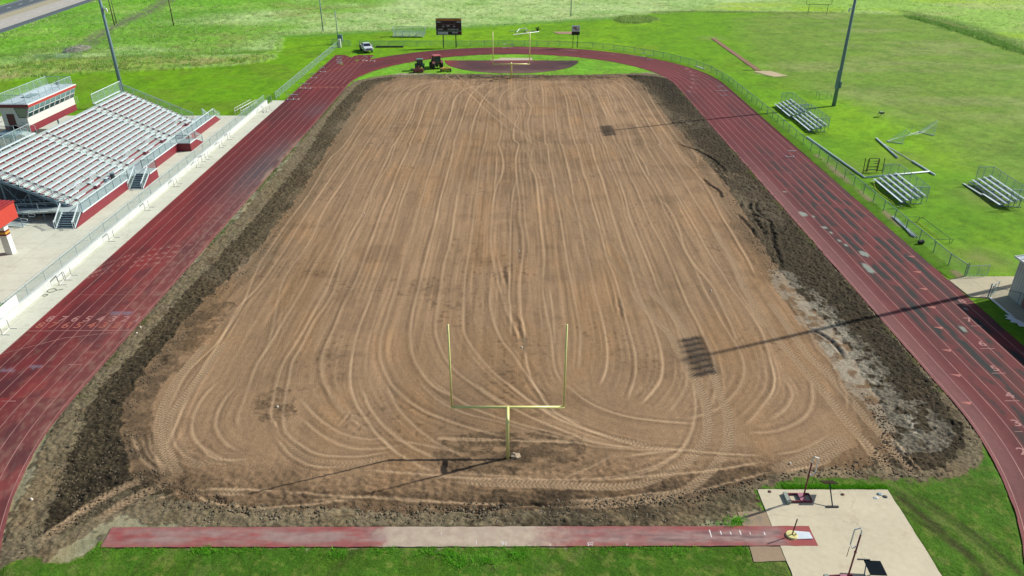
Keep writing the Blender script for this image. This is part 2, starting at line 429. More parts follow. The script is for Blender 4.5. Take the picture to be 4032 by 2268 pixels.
ROUGH_IN = dp("1570,192 1600,215 1640,260 1672,305 1712,350 1760,412 1800,452 1840,520 1885,600 1925,665 1980,735 2040,800 2095,862 2140,950 2180,1010 2215,1090 2200,1140 2120,1172 1990,1186 1900,1203 1780,1236 1600,1256 1400,1264 1200,1262 1000,1268 850,1272 700,1274 600,1264 540,1243 480,1220 430,1195 375,1175 355,1130 345,1080 352,1010 400,930 455,862 500,800 555,742 605,700 665,640 717,567 782,480 828,402 880,318 930,240 960,215 1010,197")
PALE = [dp("1960,690 1985,700 2014,724 2060,768 2084,792 2107,824 2149,859 2172,890 2194,924 2214,954 2240,990 2294,1022 2332,1050 2357,1084 2352,1098 2330,1114 2267,1120 2252,1080 2240,1042 2205,1012 2157,970 2132,930 2112,886 2082,845 2052,812 2019,778 1975,728"),
        dp("2010,760 2050,790 2110,850 2150,920 2180,960 2150,950 2080,860 2020,790"),
        dp("560,665 600,645 640,632 668,635 650,668 600,688 555,705 540,690"), dp("820,325 870,290 905,262 925,275 880,320 850,340"),
        dp("1690,285 1730,292 1770,318 1735,322 1700,308"), dp("1838,442 1880,455 1900,490 1945,530 1950,560 1905,535 1860,492"),
        dp("1880,500 1925,515 1945,560 1900,545"), dp("290,1285 400,1290 500,1305 500,1330 280,1335 265,1310"), dp("735,408 770,385 790,395 760,425")]
DARK = [dp("1130,1150 1150,1120 1210,1110 1400,1112 1440,1118 1400,1150 1300,1162 1180,1165"), dp("1400,1262 1640,1270 1600,1300 1380,1300"),
        dp("440,925 490,860 560,770 500,800 410,870 330,950 262,1060 200,1170 140,1290 150,1320 260,1262 340,1212 425,1203 372,1165 350,1125 338,1075 346,1010 395,940"), dp("180,1280 330,1150 430,1200 300,1260"),
        dp("2120,780 2165,835 2215,890 2255,950 2300,995 2365,1030 2400,1090 2395,1060 2320,960 2250,880 2165,780 2125,740"), dp("1250,1268 1420,1268 1600,1300 1300,1300"),
        dp("1640,195 1720,210 1780,270 1700,260"), dp("1080,188 1560,190 1540,200 1120,200"), dp("670,1015 685,995 708,1000 705,1035 680,1038"),
        dp("1290,1120 1330,1135 1320,1160 1280,1155"), dp("1620,1240 1900,1200 1950,1215 1750,1270 1640,1275")]
# grass inside the oval
GRASS_IN = [dp("-400,1600 -300,1500 0,1432 80,1406 160,1411 205,1400 240,1378 262,1362 500,1378 2000,1372 2000,1600"),
            dp("1985,1208 2040,1202 2230,1206 2330,1212 2400,1206 2450,1181 2476,1132 2476,1100 2560,1160 2800,1600 2000,1600 1985,1450 1900,1235"),
            dp("1850,1320 1860,1305 1920,1312 1940,1330 1850,1330"),
            dp("870,222 890,205 925,197 1008,184 1150,186 1270,188 1430,189 1560,186 1640,182 1665,190 1740,215 1900,100 1600,60 1000,60 700,200")]
LIGHTDIRT = NC(157, 128, 97); MIDDIRT = NC(122, 101, 74); ROUGHC = NC(82, 73, 54); DARKC = NC(52, 46, 35); CLAY = NC(192, 184, 162); LINEC = NC(196, 166, 130)
STRIPC = NC(160, 155, 124)

IC, IR = (43.0, 143.3), 31.4
def oval_inside(X, Y, r):
    return np.where(Y < IC[0], np.hypot(X, Y - IC[0]) < r, np.where(Y > IC[1], np.hypot(X, Y - IC[1]) < r, np.abs(X) < r))
def oval_d(X, Y):
    """distance outwards from the track's centre line axis"""
    return np.where(Y < IC[0], np.hypot(X, Y - IC[0]), np.where(Y > IC[1], np.hypot(X, Y - IC[1]), np.abs(X)))

def grass_colour(X, Y, base, s=1.0):
    n = fbm(X * .35 * s, Y * .35 * s, 5, 4); n2 = fbm(X * 2.2, Y * 2.2, 9, 3); n3 = fbm(X * .06, Y * .06, 3, 3)
    c = base[None, None, :] * (1 + 0.55 * (n - .5) + 0.5 * (n2 - .5) + .35 * (n3 - .5))[..., None]
    c[..., 0] *= 1 + 0.35 * (fbm(X * .5, Y * .5, 77, 3) - .5)
    return c

def build_infield():
    xs = np.arange(-32.0, 32.01, 0.085)
    ys = [19.0]
    while ys[-1] < 176: ys.append(ys[-1] + max(0.05, 0.0018 * ys[-1]))
    ys = np.array(ys); X, Y = np.meshgrid(xs, ys)
    jx = (vn(X * 1.7, Y * 1.7, 50) - .5) * .5; jy = (vn(X * 1.7, Y * 1.7, 51) - .5) * .5
    j2x = (fbm(X * 4, Y * 4, 52, 2) - .5) * .5; j2y = (fbm(X * 4, Y * 4, 53, 2) - .5) * .5
    Xj, Yj = X + jx + j2x, Y + jy + j2y
    g = np.zeros(X.shape)
    for P in GRASS_IN: g = np.maximum(g, sm(-.12, .12, polydist(Xj, Yj, P, 1.5)))
    do = polydist(Xj, Yj, ROUGH_OUT, 5); di = polydist(X + jx, Y + jy, ROUGH_IN, 9)
    rough = sm(-.35, .25, do) * (1 - sm(-.5, .25, di))
    outer = (1 - sm(-.5, .3, do)) * (1 - g)
    # smooth dirt: long grey-brown bands running with the harrow, cross stains, pits
    big = fbm(X * .09, Y * .05, 21, 4); band = fbm(X * .8, Y * .03, 22, 3); fine = fbm(X * 4.5, Y * .22, 23, 3); grain = fbm(X * 5, Y * 5, 24, 3)
    lim = np.clip((big - .35) * 2.2, 0, 1)[..., None]
    c = LIGHTDIRT * (1 - lim * .28) + MIDDIRT * lim * .28
    c = c * (1 + .30 * (band - .5) + .40 * (sm(.3, .7, fine) - .5) * sm(42, 60, Y) * .6 + .16 * sm(.60, .8, vn(X * 5.5, Y * .05, 123)) * sm(40, 55, Y) + .34 * (grain - .5))[..., None]
    st = sm(.55, .75, fbm(X * .22, Y * .35, 25, 4))[..., None]; c = c * (1 - st * .16)
    warm = sm(.5, .8, fbm(X * .3, Y * .12, 26, 3)); c[..., 0] *= 1 + .05 * warm; c[..., 2] *= 1 - .08 * warm
    spk = sm(.74, .82, vn(X * 3.3, Y * 3.3, 27)) * sm(.5, .7, fbm(X * .2, Y * .2, 28, 2)); c = c * (1 - .30 * spk)[..., None]
    # lower end is cloddier
    low = (1 - sm(33.0, 38.5, Y + 2.5 * (fbm(X * .2, Y * .5, 29, 3) - .5))) * sm(0, 1, di + 1)
    c = c * (1 - .20 * low * (1 - sm(.35, .65, fbm(X * .5, Y * 1.5, 30, 3)) * .55) - .25 * low * sm(.5, .7, fbm(X * 2.2, Y * 2.6, 34, 3)))[..., None]
    edge = (1 - sm(0, 2.2, di)) * sm(-.5, .2, di); c = c * (1 - .14 * edge)[..., None]
    clod = fbm(X * 3.2, Y * 3.2, 31, 3); clod2 = fbm(X * 7, Y * 7, 32, 2); mid = fbm(X * .45, Y * .3, 33, 3)
    rc = ROUGHC * (1 - sm(.35, .7, mid)[..., None] * .35) + MIDDIRT * sm(.35, .7, mid)[..., None] * .22
    rc = rc * (1 + 1.1 * (clod2 - .5) + .4 * (clod - .5))[..., None]
    rc = rc * (1 + .26 * sm(50, 75, Y) * (X < 0) - .10 * (X > 0) - .12 * (1 - sm(32.5, 35, Y)))[..., None]
    inner = np.clip(sm(-2.6, -.6, di + 1.2 * (fbm(X * .3, Y * .12, 47, 3) - .5)) * sm(60, 80, Y), 0, 1) * sm(.30, .55, fbm(X * .7, Y * .25, 48, 3)); rc = rc * (1 - .75 * inner[..., None]) + NC(124, 108, 82) * (1 + .5 * (clod2 - .5))[..., None] * .75 * inner[..., None]
    c = c * (1 - rough[..., None]) + rc * rough[..., None]; rough = rough * (1 - .5 * inner)
    sc = STRIPC * (1 + .6 * (fbm(X * 1.2, Y * 1.2, 35, 4) - .5))[..., None]
    gr = sm(.5, .75, fbm(X * .7, Y * .7, 36, 3))[..., None]
    sc = sc * (1 - gr * .4) + NC(120, 128, 84) * gr * .4
    tan = sm(.58, .72, fbm(X * .25, Y * .25, 37, 3))[..., None]; sc = sc * (1 - tan * .6) + NC(178, 158, 118) * tan * .6
    spots = sm(.68, .78, vn(X * 2.6, Y * 2.6, 38)) * sm(.45, .6, vn(X * .5, Y * .8, 39)); sc = sc * (1 - .6 * spots)[..., None]
    c = c * (1 - outer[..., None]) + sc * outer[..., None]
    for iP, P in enumerate(PALE):
        m = (sm(-.22, .30, polydist(X + jx * .5 + j2x, Y + jy * .6 + j2y, P, 2)) * sm(.32, .52, fbm(X * 1.6, Y * 1.6, 40, 3)))[..., None] * (.88 if iP < 2 else .6)
        pc = (CLAY if iP < 2 else NC(134, 120, 97)) * (1 + .6 * (clod2 - .5) + .4 * (fbm(X * 1.1, Y * 1.1, 41, 3) - .5))[..., None]
        c = c * (1 - m) + pc * m; rough = rough * (1 - .45 * m[..., 0])
    for P in DARK:
        m = (sm(-.5, .4, polydist(Xj, Yj, P, 2)) * sm(.25, .6, fbm(X * 1.3, Y * 2, 42, 3)))[..., None] * .7
        c = c * (1 - m) + DARKC * m
        rough = np.maximum(rough, m[..., 0])
    # heights
    h = 0.012 * (fbm(X * 3, Y * 3, 60, 3) - .5) + .03 * (fbm(X * .5, Y * .5, 61, 2) - .5) + low * .16 * (fbm(X * 4, Y * 4, 62, 2) - .5)
    cl = np.abs(fbm(X * 2.6, Y * 2.6, 63, 3) - .5) * 2
    h = h + rough * (0.20 * (clod - .45) + 0.20 * (clod2 - .5) + .08 * (1 - cl)) + .05 * outer * spots + .05 * outer * (clod2 - .5)
    h = h + .02 * (fine - .5) * (1 - rough)
    tread = np.zeros(X.shape); ts = np.zeros(X.shape); tt = np.zeros(X.shape); smooth = np.zeros(X.shape)
    dx = xs[1] - xs[0]
    tracks = [(k, spline(P, 0.7)) for k, P in parse_tracks()]
    # finer lines half way between neighbouring passes
    def resam(S, m):
        d = np.concatenate([[0], np.cumsum(np.hypot(*np.diff(S, axis=0).T))]); q = np.linspace(0, d[-1], m); return np.stack([np.interp(q, d, S[:, 0]), np.interp(q, d, S[:, 1])], 1)
    longs = []
    for k, S in tracks:
        if k == 'L' and S[:, 1].min() < 52 and S[:, 1].max() > 118: longs.append((float(np.interp(-75, -S[:, 1], S[:, 0])), S))
    longs.sort(key=lambda q: q[0]); extra = []
    for (xa, A_), (xb, B_) in zip(longs[:-1], longs[1:]):
        if .8 < xb - xa < 6.5:
            for f in (.25, .5, .75):
                Q = resam(A_, 90) * (1 - f) + resam(B_, 90) * f; extra.append(('l', Q + np.stack([.18 * (vn(Q[:, 1] * .12, Q[:, 1] * 0 + f * 9 + xa, 401) - .5), 0 * Q[:, 0]], 1)))
    for n, (k, S) in enumerate(extra + tracks):
        Dm = np.full(X.shape, 9.0, np.float32); Sm = np.zeros(X.shape, np.float32); acc = 0.0; W = {'L': 1.9, 'l': .6}.get(k, .8)
        for a, b in zip(S[:-1], S[1:]):
            L = float(np.hypot(*(b - a)))
            if L < 1e-6: continue
            j0, j1 = np.searchsorted(ys, [min(a[1], b[1]) - W, max(a[1], b[1]) + W]); i0 = max(0, int((min(a[0], b[0]) - W - xs[0]) / dx)); i1 = int((max(a[0], b[0]) + W - xs[0]) / dx) + 2
            if j1 <= j0 or i1 <= i0: acc += L; continue
            sx = X[j0:j1, i0:i1] - a[0]; sy = Y[j0:j1, i0:i1] - a[1]; ux, uy = (b - a) / L
            s = sx * ux + sy * uy; t = sx * uy - sy * ux
            sc_ = np.clip(s, 0, L); dist = np.hypot(s - sc_, t); sub = Dm[j0:j1, i0:i1]
            m = dist < np.abs(sub); sub[m] = (dist * np.where(t < 0, -1, 1))[m]
            sm_ = Sm[j0:j1, i0:i1]; sm_[m] = (acc + sc_)[m]; acc += L
        sel = np.nonzero(np.abs(Dm).ravel() < W)[0]
        if not len(sel): continue
        d = Dm.ravel()[sel].astype(float); q = Sm.ravel()[sel].astype(float); A = np.abs(d); tot = acc; x_ = X.ravel()[sel]; y_ = Y.ravel()[sel]
        cf = c.reshape(-1, 3); hf = h.ravel(); rf = rough.ravel(); cc = cf[sel]; hh = hf[sel]; rr_ = rf[sel]
        endf = sm(0, 1.5, q) * sm(0, 1.5, tot - q); farw = 0.045 + 0.0006 * y_
        along = .45 + .9 * fbm(q * .25, q * 0 + n * 3.1, 70, 3)
        if k in 'Ll':
            wl = farw + (.02 if k == 'L' else .0); am = 1.0 if k == 'L' else .30 * sm(.35, .6, fbm(q * .06, q * 0 + n * 1.7, 71, 2))
            m = np.exp(-(d / wl) ** 2) * endf * along * am
            dk = (np.exp(-((d - .26) / .11) ** 2) + np.exp(-((d + .26) / .11) ** 2)) * endf * along * am
            mm = (np.clip(m * (.56 + .14 * (1 - sm(38, 62, y_))), 0, .85) * (1 - .35 * rr_))[:, None]; cc = cc * (1 - mm) + LINEC * mm
            cc = cc * (1 - (.10 + .05 * (1 - sm(38, 62, y_))) * dk)[:, None]; hh = hh + (.009 * np.exp(-((A - .22) / .09) ** 2) - .006 * m) * endf * along * am
            rr_ = rr_ * (1 - np.clip(m * 1.2, 0, .9))
            if k == 'L':
                g_ = np.exp(-(d / 1.1) ** 2) * endf * (1 - rr_)
                st = (vn(d * 6.5, q * .06 + n, 80 + n) - .5) * g_
                ln_ = (sm(.66, .86, vn(d * 4.2 + 7, q * .04 + n, 180 + n)) - .8 * sm(.70, .9, vn(d * 5.1 - 3, q * .05 + n, 280 + n))) * g_
                cc = cc * (1 + .30 * st + .13 * ln_)[:, None]; hh = hh + .010 * st
        elif k in 'TM':
            hw = .30 if k == 'T' else .26
            m = sm(hw + .10, hw - .06, A) * endf * (1.0 if k == 'T' else .75) * (.72 + .28 * sm(.3, .55, fbm(q * .5, d * 2, 72 + n, 3)))
            ph = (q + A * .55 + (d > 0) * .13) / .27; bar = .5 + .5 * np.sin(2 * np.pi * ph)
            mm = (m * (.78 if k == 'T' else .5))[:, None]; cc = cc * (1 - mm) + LINEC * .95 * mm; cc = cc * (1 - m * .48 * (1 - bar))[:, None]
            hh = hh * (1 - .8 * m) + m * (.055 * bar - .03) + .012 * np.exp(-((A - hw - .08) / .08) ** 2) * endf; rr_ = rr_ * (1 - .75 * m)
        else:
            wob = d + .25 * (fbm(x_ * 1.5, y_ * 1.5, 90 + n, 2) - .5)
            m = np.exp(-(wob / (farw * 1.9)) ** 2) * endf * np.clip(along * 1.2, 0, 1); kk = .62 if k == 'K' else .25
            cc = cc * (1 - kk * m)[:, None]; hh = hh - .22 * kk * m + .05 * np.exp(-((np.abs(wob) - .35) / .14) ** 2) * endf
        cf[sel] = cc; hf[sel] = hh; rf[sel] = rr_; c = cf.reshape(c.shape); h = hf.reshape(h.shape); rough = rf.reshape(rough.shape)
    g3 = g[..., None]
    gc = grass_colour(X, Y, NC(76, 114, 30)); dry_ = (sm(.56, .74, fbm(X * 2.6, Y * 2.6, 49, 3)) * .45)[..., None]; gc = gc * (1 - dry_) + NC(132, 140, 66) * dry_; lush = (sm(.58, .72, fbm(X * 1.3, Y * 1.3, 59, 3)) * .4)[..., None]; gc = gc * (1 - lush) + NC(58, 104, 20) * lush
    up = sm(36, 120, Y)[..., None]; gc = gc * (1 - up) + grass_colour(X, Y, NC(120, 176, 44)) * up
    # wheel marks and thin soil showing through the grass at the near corner
    dirtyg = sm(.58, .78, fbm(X * .9, Y * .9, 44, 3))[..., None] * .35
    gc = gc * (1 - dirtyg) + NC(120, 120, 70) * dirtyg
    for k, P, wd, am in (('p', [(21.9, 34.2), (22.9, 33.0), (23.9, 31.2), (24.7, 28.8)], .22, .55), ('p', [(23.0, 34.4), (24.2, 32.6), (25.3, 30.2), (26.0, 27.8)], .25, .55), ('p', [(22.4, 33.8), (23.5, 32.0), (24.2, 29.6)], .10, .5), ('w', [(23.2, 33.0), (24.2, 30.6), (25.0, 28.2), (25.2, 25)], .32, 1.0), ('w', [(20.6, 33.9), (22.8, 32.0), (24.4, 29.4)], .22, .7), ('w', [(24.4, 33.2), (26.0, 30.4), (27.0, 27.5)], .22, .75), ('w', [(23.4, 33.5), (25.3, 31), (26.4, 28)], .2, .6), ('w', [(-8.3, 29.2), (-9.2, 28.1), (-10.0, 26.6)], .3, .45), ('w', [(-17.0, 29.0), (-17.4, 27.5), (-17.6, 25)], .14, .4), ('w', [(-19.8, 29.0), (-20.0, 27.5)], .2, .3)):
        S = spline(P, .5); A = polydist(X, Y, [tuple(q) for q in S], 1.5, closed=False)
        m = np.exp(-(A / wd) ** 2) * am * (.5 + .8 * fbm(X * 1.6, Y * 1.6, 46, 3)); m = np.clip(m, 0, .9)
        gc = gc * (1 - m[..., None]) + (NC(64, 66, 34) if k == 'w' else NC(120, 132, 66)) * m[..., None]; h = h - .06 * m * g
    c = c * (1 - g3) + gc * g3
    hg = .05 * fbm(X * 5, Y * 5, 64, 2) + .06 * (fbm(X * 1.2, Y * 1.2, 65, 3) - .5)
    h = h * (1 - g) + (hg + .01) * g
    od = oval_d(X, Y); h = h - .10 * sm(30.9, 31.5, od)
    # flat under the concrete pads, runways and the D-shaped area
    flat = np.zeros(X.shape)
    for P in (PAD, RUNWAY, PAD_B, PAD_C, DZONE, LANDING): flat = np.maximum(flat, sm(-.10, .05, polydist(X, Y, P, 1.0)))
    h = h * (1 - flat) - .05 * flat
    keep = oval_inside(X, Y, 31.75); kf = keep[:-1, :-1] & keep[1:, 1:]
    gi = (g > .5)[:-1, :-1]
    c = np.clip(c, .002, .95)
    ex = {'grass': g, 'rough': rough * (1 - g)}
    grid_object('dirt_field', X, Y, h, kf & ~gi, c, ex, M_ground)
    grid_object('infield_grass', X, Y, h, kf & gi, c, ex, M_ground)
    return X, Y, g

# ------------------------------------------------------------ ground beyond the track
Z_LAWN = 0.0
LAWN_EDGE = dp("706,92 740,88 850,84 985,79 1100,73 1288,63 1400,55 1538,47 1640,34 1750,28 1950,33 2100,33 2300,38 2400,62 2480,85 2576,125 2700,170 3400,500 3400,1600 -900,1600 -900,560 -300,300 0,206 130,192 200,185 300,183 380,176 450,172 560,166 640,158 675,152 689,146 685,137 640,136 500,139 420,141 400,137 560,134 699,129 704,104")
PRACT = dp("1860,45 1950,36 2100,34 2300,40 2400,66 2480,90 2576,130 3200,420 3200,600 2576,480 2480,440 2400,380 2340,330 2250,300 2150,250 2040,225 1960,190 1920,160 1890,120 1860,80")
BUSH = dp("1548,50 1560,44 1590,42 1630,43 1652,47 1654,52 1635,57 1600,60 1565,58")
SHAGGY = dp("-200,240 0,205 100,190 200,183 450,172 640,158 675,152 689,146 685,141 640,140 600,146 400,146 300,145 140,150 0,172 -200,200")
GREENW = dp("1750,24 1830,10 2015,0 2600,-60 3200,-60 3200,400 2576,125 2480,85 2400,62 2300,38 2200,33 1950,33")
PATHV = dp("440,0 400,25 330,55 270,85 240,110 228,120 200,120 215,105 250,80 300,55 360,28 400,5 425,-10")
def build_outside():
    ys = [16.0]
    while ys[-1] < 520: ys.append(ys[-1] + max(.14, .0042 * ys[-1]))
    ys = np.array(ys); us = np.linspace(-1, 1, 900)
    U, Y = np.meshgrid(us, ys); X = U * (Y * .86 + 34)
    jx = (fbm(X * .9, Y * .9, 150, 3) - .5) * 1.4; jy = (fbm(X * .9, Y * .9, 151, 3) - .5) * 1.4
    Xj, Yj = X + jx, Y + jy
    lawn = sm(-.3, .3, polydist(Xj, Yj, LAWN_EDGE, 3)); prac = sm(-5, 4, polydist(X + jx * 3, Y + jy * 3, PRACT, 8))
    bush = sm(-.4, .4, polydist(Xj, Yj, BUSH, 2)); shag = sm(-.5, .5, polydist(Xj, Yj, SHAGGY, 3)); gw = sm(-2, 2, polydist(X + jx * 2, Y + jy * 2, GREENW, 4))
    n1 = fbm(X * .05, Y * .05, 160, 4); n2 = fbm(X * .3, Y * .3, 161, 3); n3 = fbm(X * 1.4, Y * 1.4, 162, 3); n4 = fbm(X * .02, Y * .02, 163, 3)
    def c3(a): return a[None, None, :]
    def mx(c, m, d): m = m[..., None]; return c * (1 - m) + d * m
    ln = c3(NC(112, 162, 16)) * np.ones(X.shape + (1,))
    ln = mx(ln, sm(.40, .7, n1) * .6, NC(140, 186, 18)); ln = mx(ln, sm(.45, .8, n2) * .4, NC(86, 138, 16))
    ln = mx(ln, sm(.60, .8, fbm(X * .12, Y * .12, 165, 4)) * .30, NC(126, 140, 42))
    near = 1 - sm(60, 110, Y); ln = mx(ln, near * (.3 + .3 * n2), NC(100, 142, 40))
    ln = mx(ln, prac * (.55 + .4 * n1), NC(122, 148, 60))
    ln = mx(ln, prac * sm(.5, .72, fbm(X * .03 + 5, Y * .10, 166, 4)) * .5, NC(150, 156, 96))
    left = sm(-30, -45, X) * sm(110, 122, Y) * (1 - sm(165, 190, Y)); ln = mx(ln, left * .45 * sm(.3, .7, n1), NC(96, 152, 14))
    stripe = .5 + .5 * np.sin((Y - X * .25) * .9 + 2 * n1); ln = ln * (1 + .07 * (stripe - .5) * sm(150, 190, Y))[..., None]
    ln = mx(ln, sm(.52, .68, fbm(X * .45, Y * .22, 190, 4)) * .35, NC(84, 132, 22)); ln = mx(ln, left * sm(.5, .66, fbm(X * .18, Y * .18, 191, 4)) * .45, NC(112, 136, 40)); ln = ln * (1 + .55 * (n3 - .5) + .42 * (n2 - .5) + .34 * (fbm(X * 3, Y * 3, 167, 2) - .5))[..., None]
    ln = mx(ln, (X > 40) * (X < 42.6) * (Y < 150) * .45 * sm(.2,.5,n2), NC(74, 116, 24)); wild = sm(.70, .86, fbm(X * .25, Y * .35, 168, 4)); ln = mx(ln, wild * (1 - prac) * .35, NC(90, 132, 30))
    md = c3(NC(178, 204, 130)) * np.ones(X.shape + (1,))
    md = mx(md, sm(.42, .62, n1) * .5, NC(150, 188, 98)); md = mx(md, sm(.5, .75, fbm(X * .09, Y * .16, 169, 4)) * .55, NC(120, 168, 72))
    md = mx(md, sm(.55, .8, fbm(X * .14, Y * .14, 170, 4)) * .45, NC(186, 196, 132))
    rr = sm(-52, -66, X - (Y - 205) * .3)      # the left part: greener and browner patches
    md = mx(md, rr * sm(.35, .6, fbm(X * .03, Y * .035, 171, 4)) * .8, NC(112, 166, 34)); md = mx(md, rr * sm(.54, .70, fbm(X * .06, Y * .09, 172, 4)) * .6, NC(146, 156, 84))
    md = mx(md, rr * sm(.66, .8, fbm(X * .2, Y * .3, 173, 3)) * .5, NC(118, 112, 66))
    lowb = sm(3.0, -1.0, -polydist(X, Y, LAWN_EDGE, 6) + 0) 
    be = np.clip(1 + polydist(Xj, Yj, LAWN_EDGE, 6) / 5.0, 0, 1) * (1 - lawn); md = mx(md, be * .55 * sm(.3, .6, n2), NC(110, 140, 66))
    hwy = sm(-88, -104, X + (230 - Y) * .45); md = mx(md, hwy * .75, NC(108, 172, 36)); md = mx(md, hwy * sm(.5, .7, fbm(X * .07, Y * .07, 174, 4)) * .6, NC(150, 184, 84))
    md = mx(md, gw * .8, NC(140, 184, 62)); md = mx(md, gw * sm(.5, .72, fbm(X * .025, Y * .05, 175, 4)) * .7, NC(176, 190, 112)); md = mx(md, gw * sm(.55, .7, fbm(X * .04 + 9, Y * .07, 176, 3)) * .6, NC(160, 196, 18))
    md = mx(md, rr * sm(.48, .62, fbm(X * .045 + 3, Y * .05, 192, 4)) * .55, NC(92, 146, 34)); md = md * (1 + .5 * (n3 - .5) + .35 * (n2 - .5))[..., None]
    c = md * (1 - lawn[..., None]) + ln * lawn[..., None]
    bc = NC(128, 150, 78) * (1 + .8 * (n3 - .5))[..., None]; c = mx(c, bush, bc)
    sg = NC(140, 166, 72) * (1 + .7 * (n3 - .5) + .4 * (n2 - .5))[..., None]; sg = mx(sg, sm(.5, .7, fbm(X * .12, Y * .2, 177, 3)) * .6, NC(168, 158, 106)); sg = mx(sg, sm(.55, .7, fbm(X * .1 + 40, Y * .2, 178, 3)) * .6, NC(92, 150, 48))
    c = mx(c, shag, sg)
    pth = sm(-1.5, 1.0, polydist(Xj, Yj, PATHV, 3)); c = mx(c, pth * .95 * sm(.3, .55, n3), NC(112, 106, 92))
    for P, wd, col, am in ((dp("2300,40 2400,66 2480,92 2576,131 2700,180"), 1.1, NC(150, 128, 84), .8), (dp("2270,30 2380,52 2470,80 2600,125"), 2.4, NC(84, 120, 40), .7), (dp("1640,33 1750,29 1960,33 2100,33"), .8, NC(90, 104, 48), .6),
                           (dp("706,93 900,83 1288,63 1538,47"), 1.5, NC(96, 150, 56), .6), (dp("0,142 100,146 200,150 420,141 640,134"), 1.2, NC(78, 116, 30), .6), (dp("2560,590 2400,610 2330,590"), .6, NC(110, 110, 60), .0),
                           (dp("1888,96 1940,150 1990,215"), .5, NC(112, 146, 40), .3), (dp("620,133 690,128 770,118 850,110"), .35, NC(90, 130, 30), .5)):
        A = polydist(Xj, Yj, P, 6, closed=False); c = mx(c, np.exp(-(A / wd) ** 2) * am, col)
    for (bx, by, br, col, am) in ((51.3, 196.5, 3.2, NC(140, 150, 84), .6), (52.5, 154.5, 2.0, NC(176, 158, 128), .8), (15.0, 0, 0.1, NC(0, 0, 0), 0), (57, 83, 3.5, NC(140, 132, 84), .5), (47, 66, 2.5, NC(142, 134, 90), .5), (54, 98, 4, NC(128, 128, 70), .4), (44.5, 95, 3, NC(120, 120, 60), .35)):
        rr2 = np.hypot(Xj - bx, Yj - by); c = mx(c, np.exp(-(rr2 / br) ** 2) * am * (.5 + n3), col)
    # worn soil under the long fence on the far side of the track
    wf = np.exp(-((X + jx * .2 - 42.5) / .35) ** 2) * ((Y > 58) & (Y < 100)) * sm(.35, .6, fbm(X * .8, Y * .4, 180, 3)); c = mx(c, np.clip(wf * 1.2, 0, .9), NC(160, 142, 110))
    tall = np.clip((1 - lawn) + bush + shag, 0, 1) * (1 - pth * .7)
    h = lawn * (.04 * (n3 - .5) + .06 * (n2 - .5)) + tall * (.30 * n2 + .55 * (n3 - .3) + .25 * (fbm(X * 3, Y * 3, 181, 2) - .5)) 
    flat = np.zeros(X.shape)
    for P in (PLAZA, PATHC): flat = np.maximum(flat, sm(-.3, .0, polydist(X, Y, P, 1.0)))
    hz = sm(-3, 0, polydist(X, Y, ROADZONE, 4)); flat = np.maximum(flat, hz)
    h = h * (1 - flat) - .06 * flat
    od = oval_d(X, Y); h = np.where(od < 41.2, -.03, h)
    c = np.clip(c, .002, .95)
    keep = ~oval_inside(X, Y, 32.4); kf = keep[:-1, :-1] | keep[1:, 1:]
    mead = ((lawn < .5) | (bush > .5))[:-1, :-1]
    ex = {'grass': np.ones(X.shape), 'rough': tall}
    grid_object('lawn', X, Y, h, kf & ~mead, c, ex, M_ground); grid_object('meadow', X, Y, h, kf & mead, c, ex, M_ground)
# ------------------------------------------------------------ outlines of the paved areas
PAD = [(14.85, 33.72), (22.74, 33.7), (22.72, 23.0), (14.83, 23.0)]
RUNWAY = [(-22.78, 30.66), (-22.7, 29.2), (16.93, 29.32), (16.93, 30.76), (14.0, 30.76)]
PAD_B = [(13.15, 31.86), (14.83, 31.95), (14.83, 30.78), (13.18, 30.74)]
PAD_C = [(13.12, 29.28), (14.81, 29.28), (14.81, 28.3), (13.05, 28.22)]
DZONE = [(-15.0, 167.4), (14.6, 167.2)] + [(14.7 * math.cos(a) - .1, 167.2 + 13.7 * math.sin(a)) for a in [-math.pi * k / 22 for k in range(1, 22)]]
LANDING = [(-4.4, 167.1), (4.5, 167.3), (4.6, 170.0), (-2.7, 170.0), (-3.0, 168.6), (-5.0, 167.9)]
PLAZA = [(-84, 57.05), (-42.8, 57.05), (-42.8, 38), (-40.2, 38), (-40.2, 130.8), (-42.4, 130.8), (-42.6, 120.5), (-84, 120.5)]
PATHC = [(41.0, 61.5), (42.9, 62.15), (72, 62.3), (72, 30), (42.9, 30), (42.9, 58.05), (41.2, 58.1)]
ROADZONE = [(-88, -95), (-146, -95), (-216, 520), (-183, 520)]

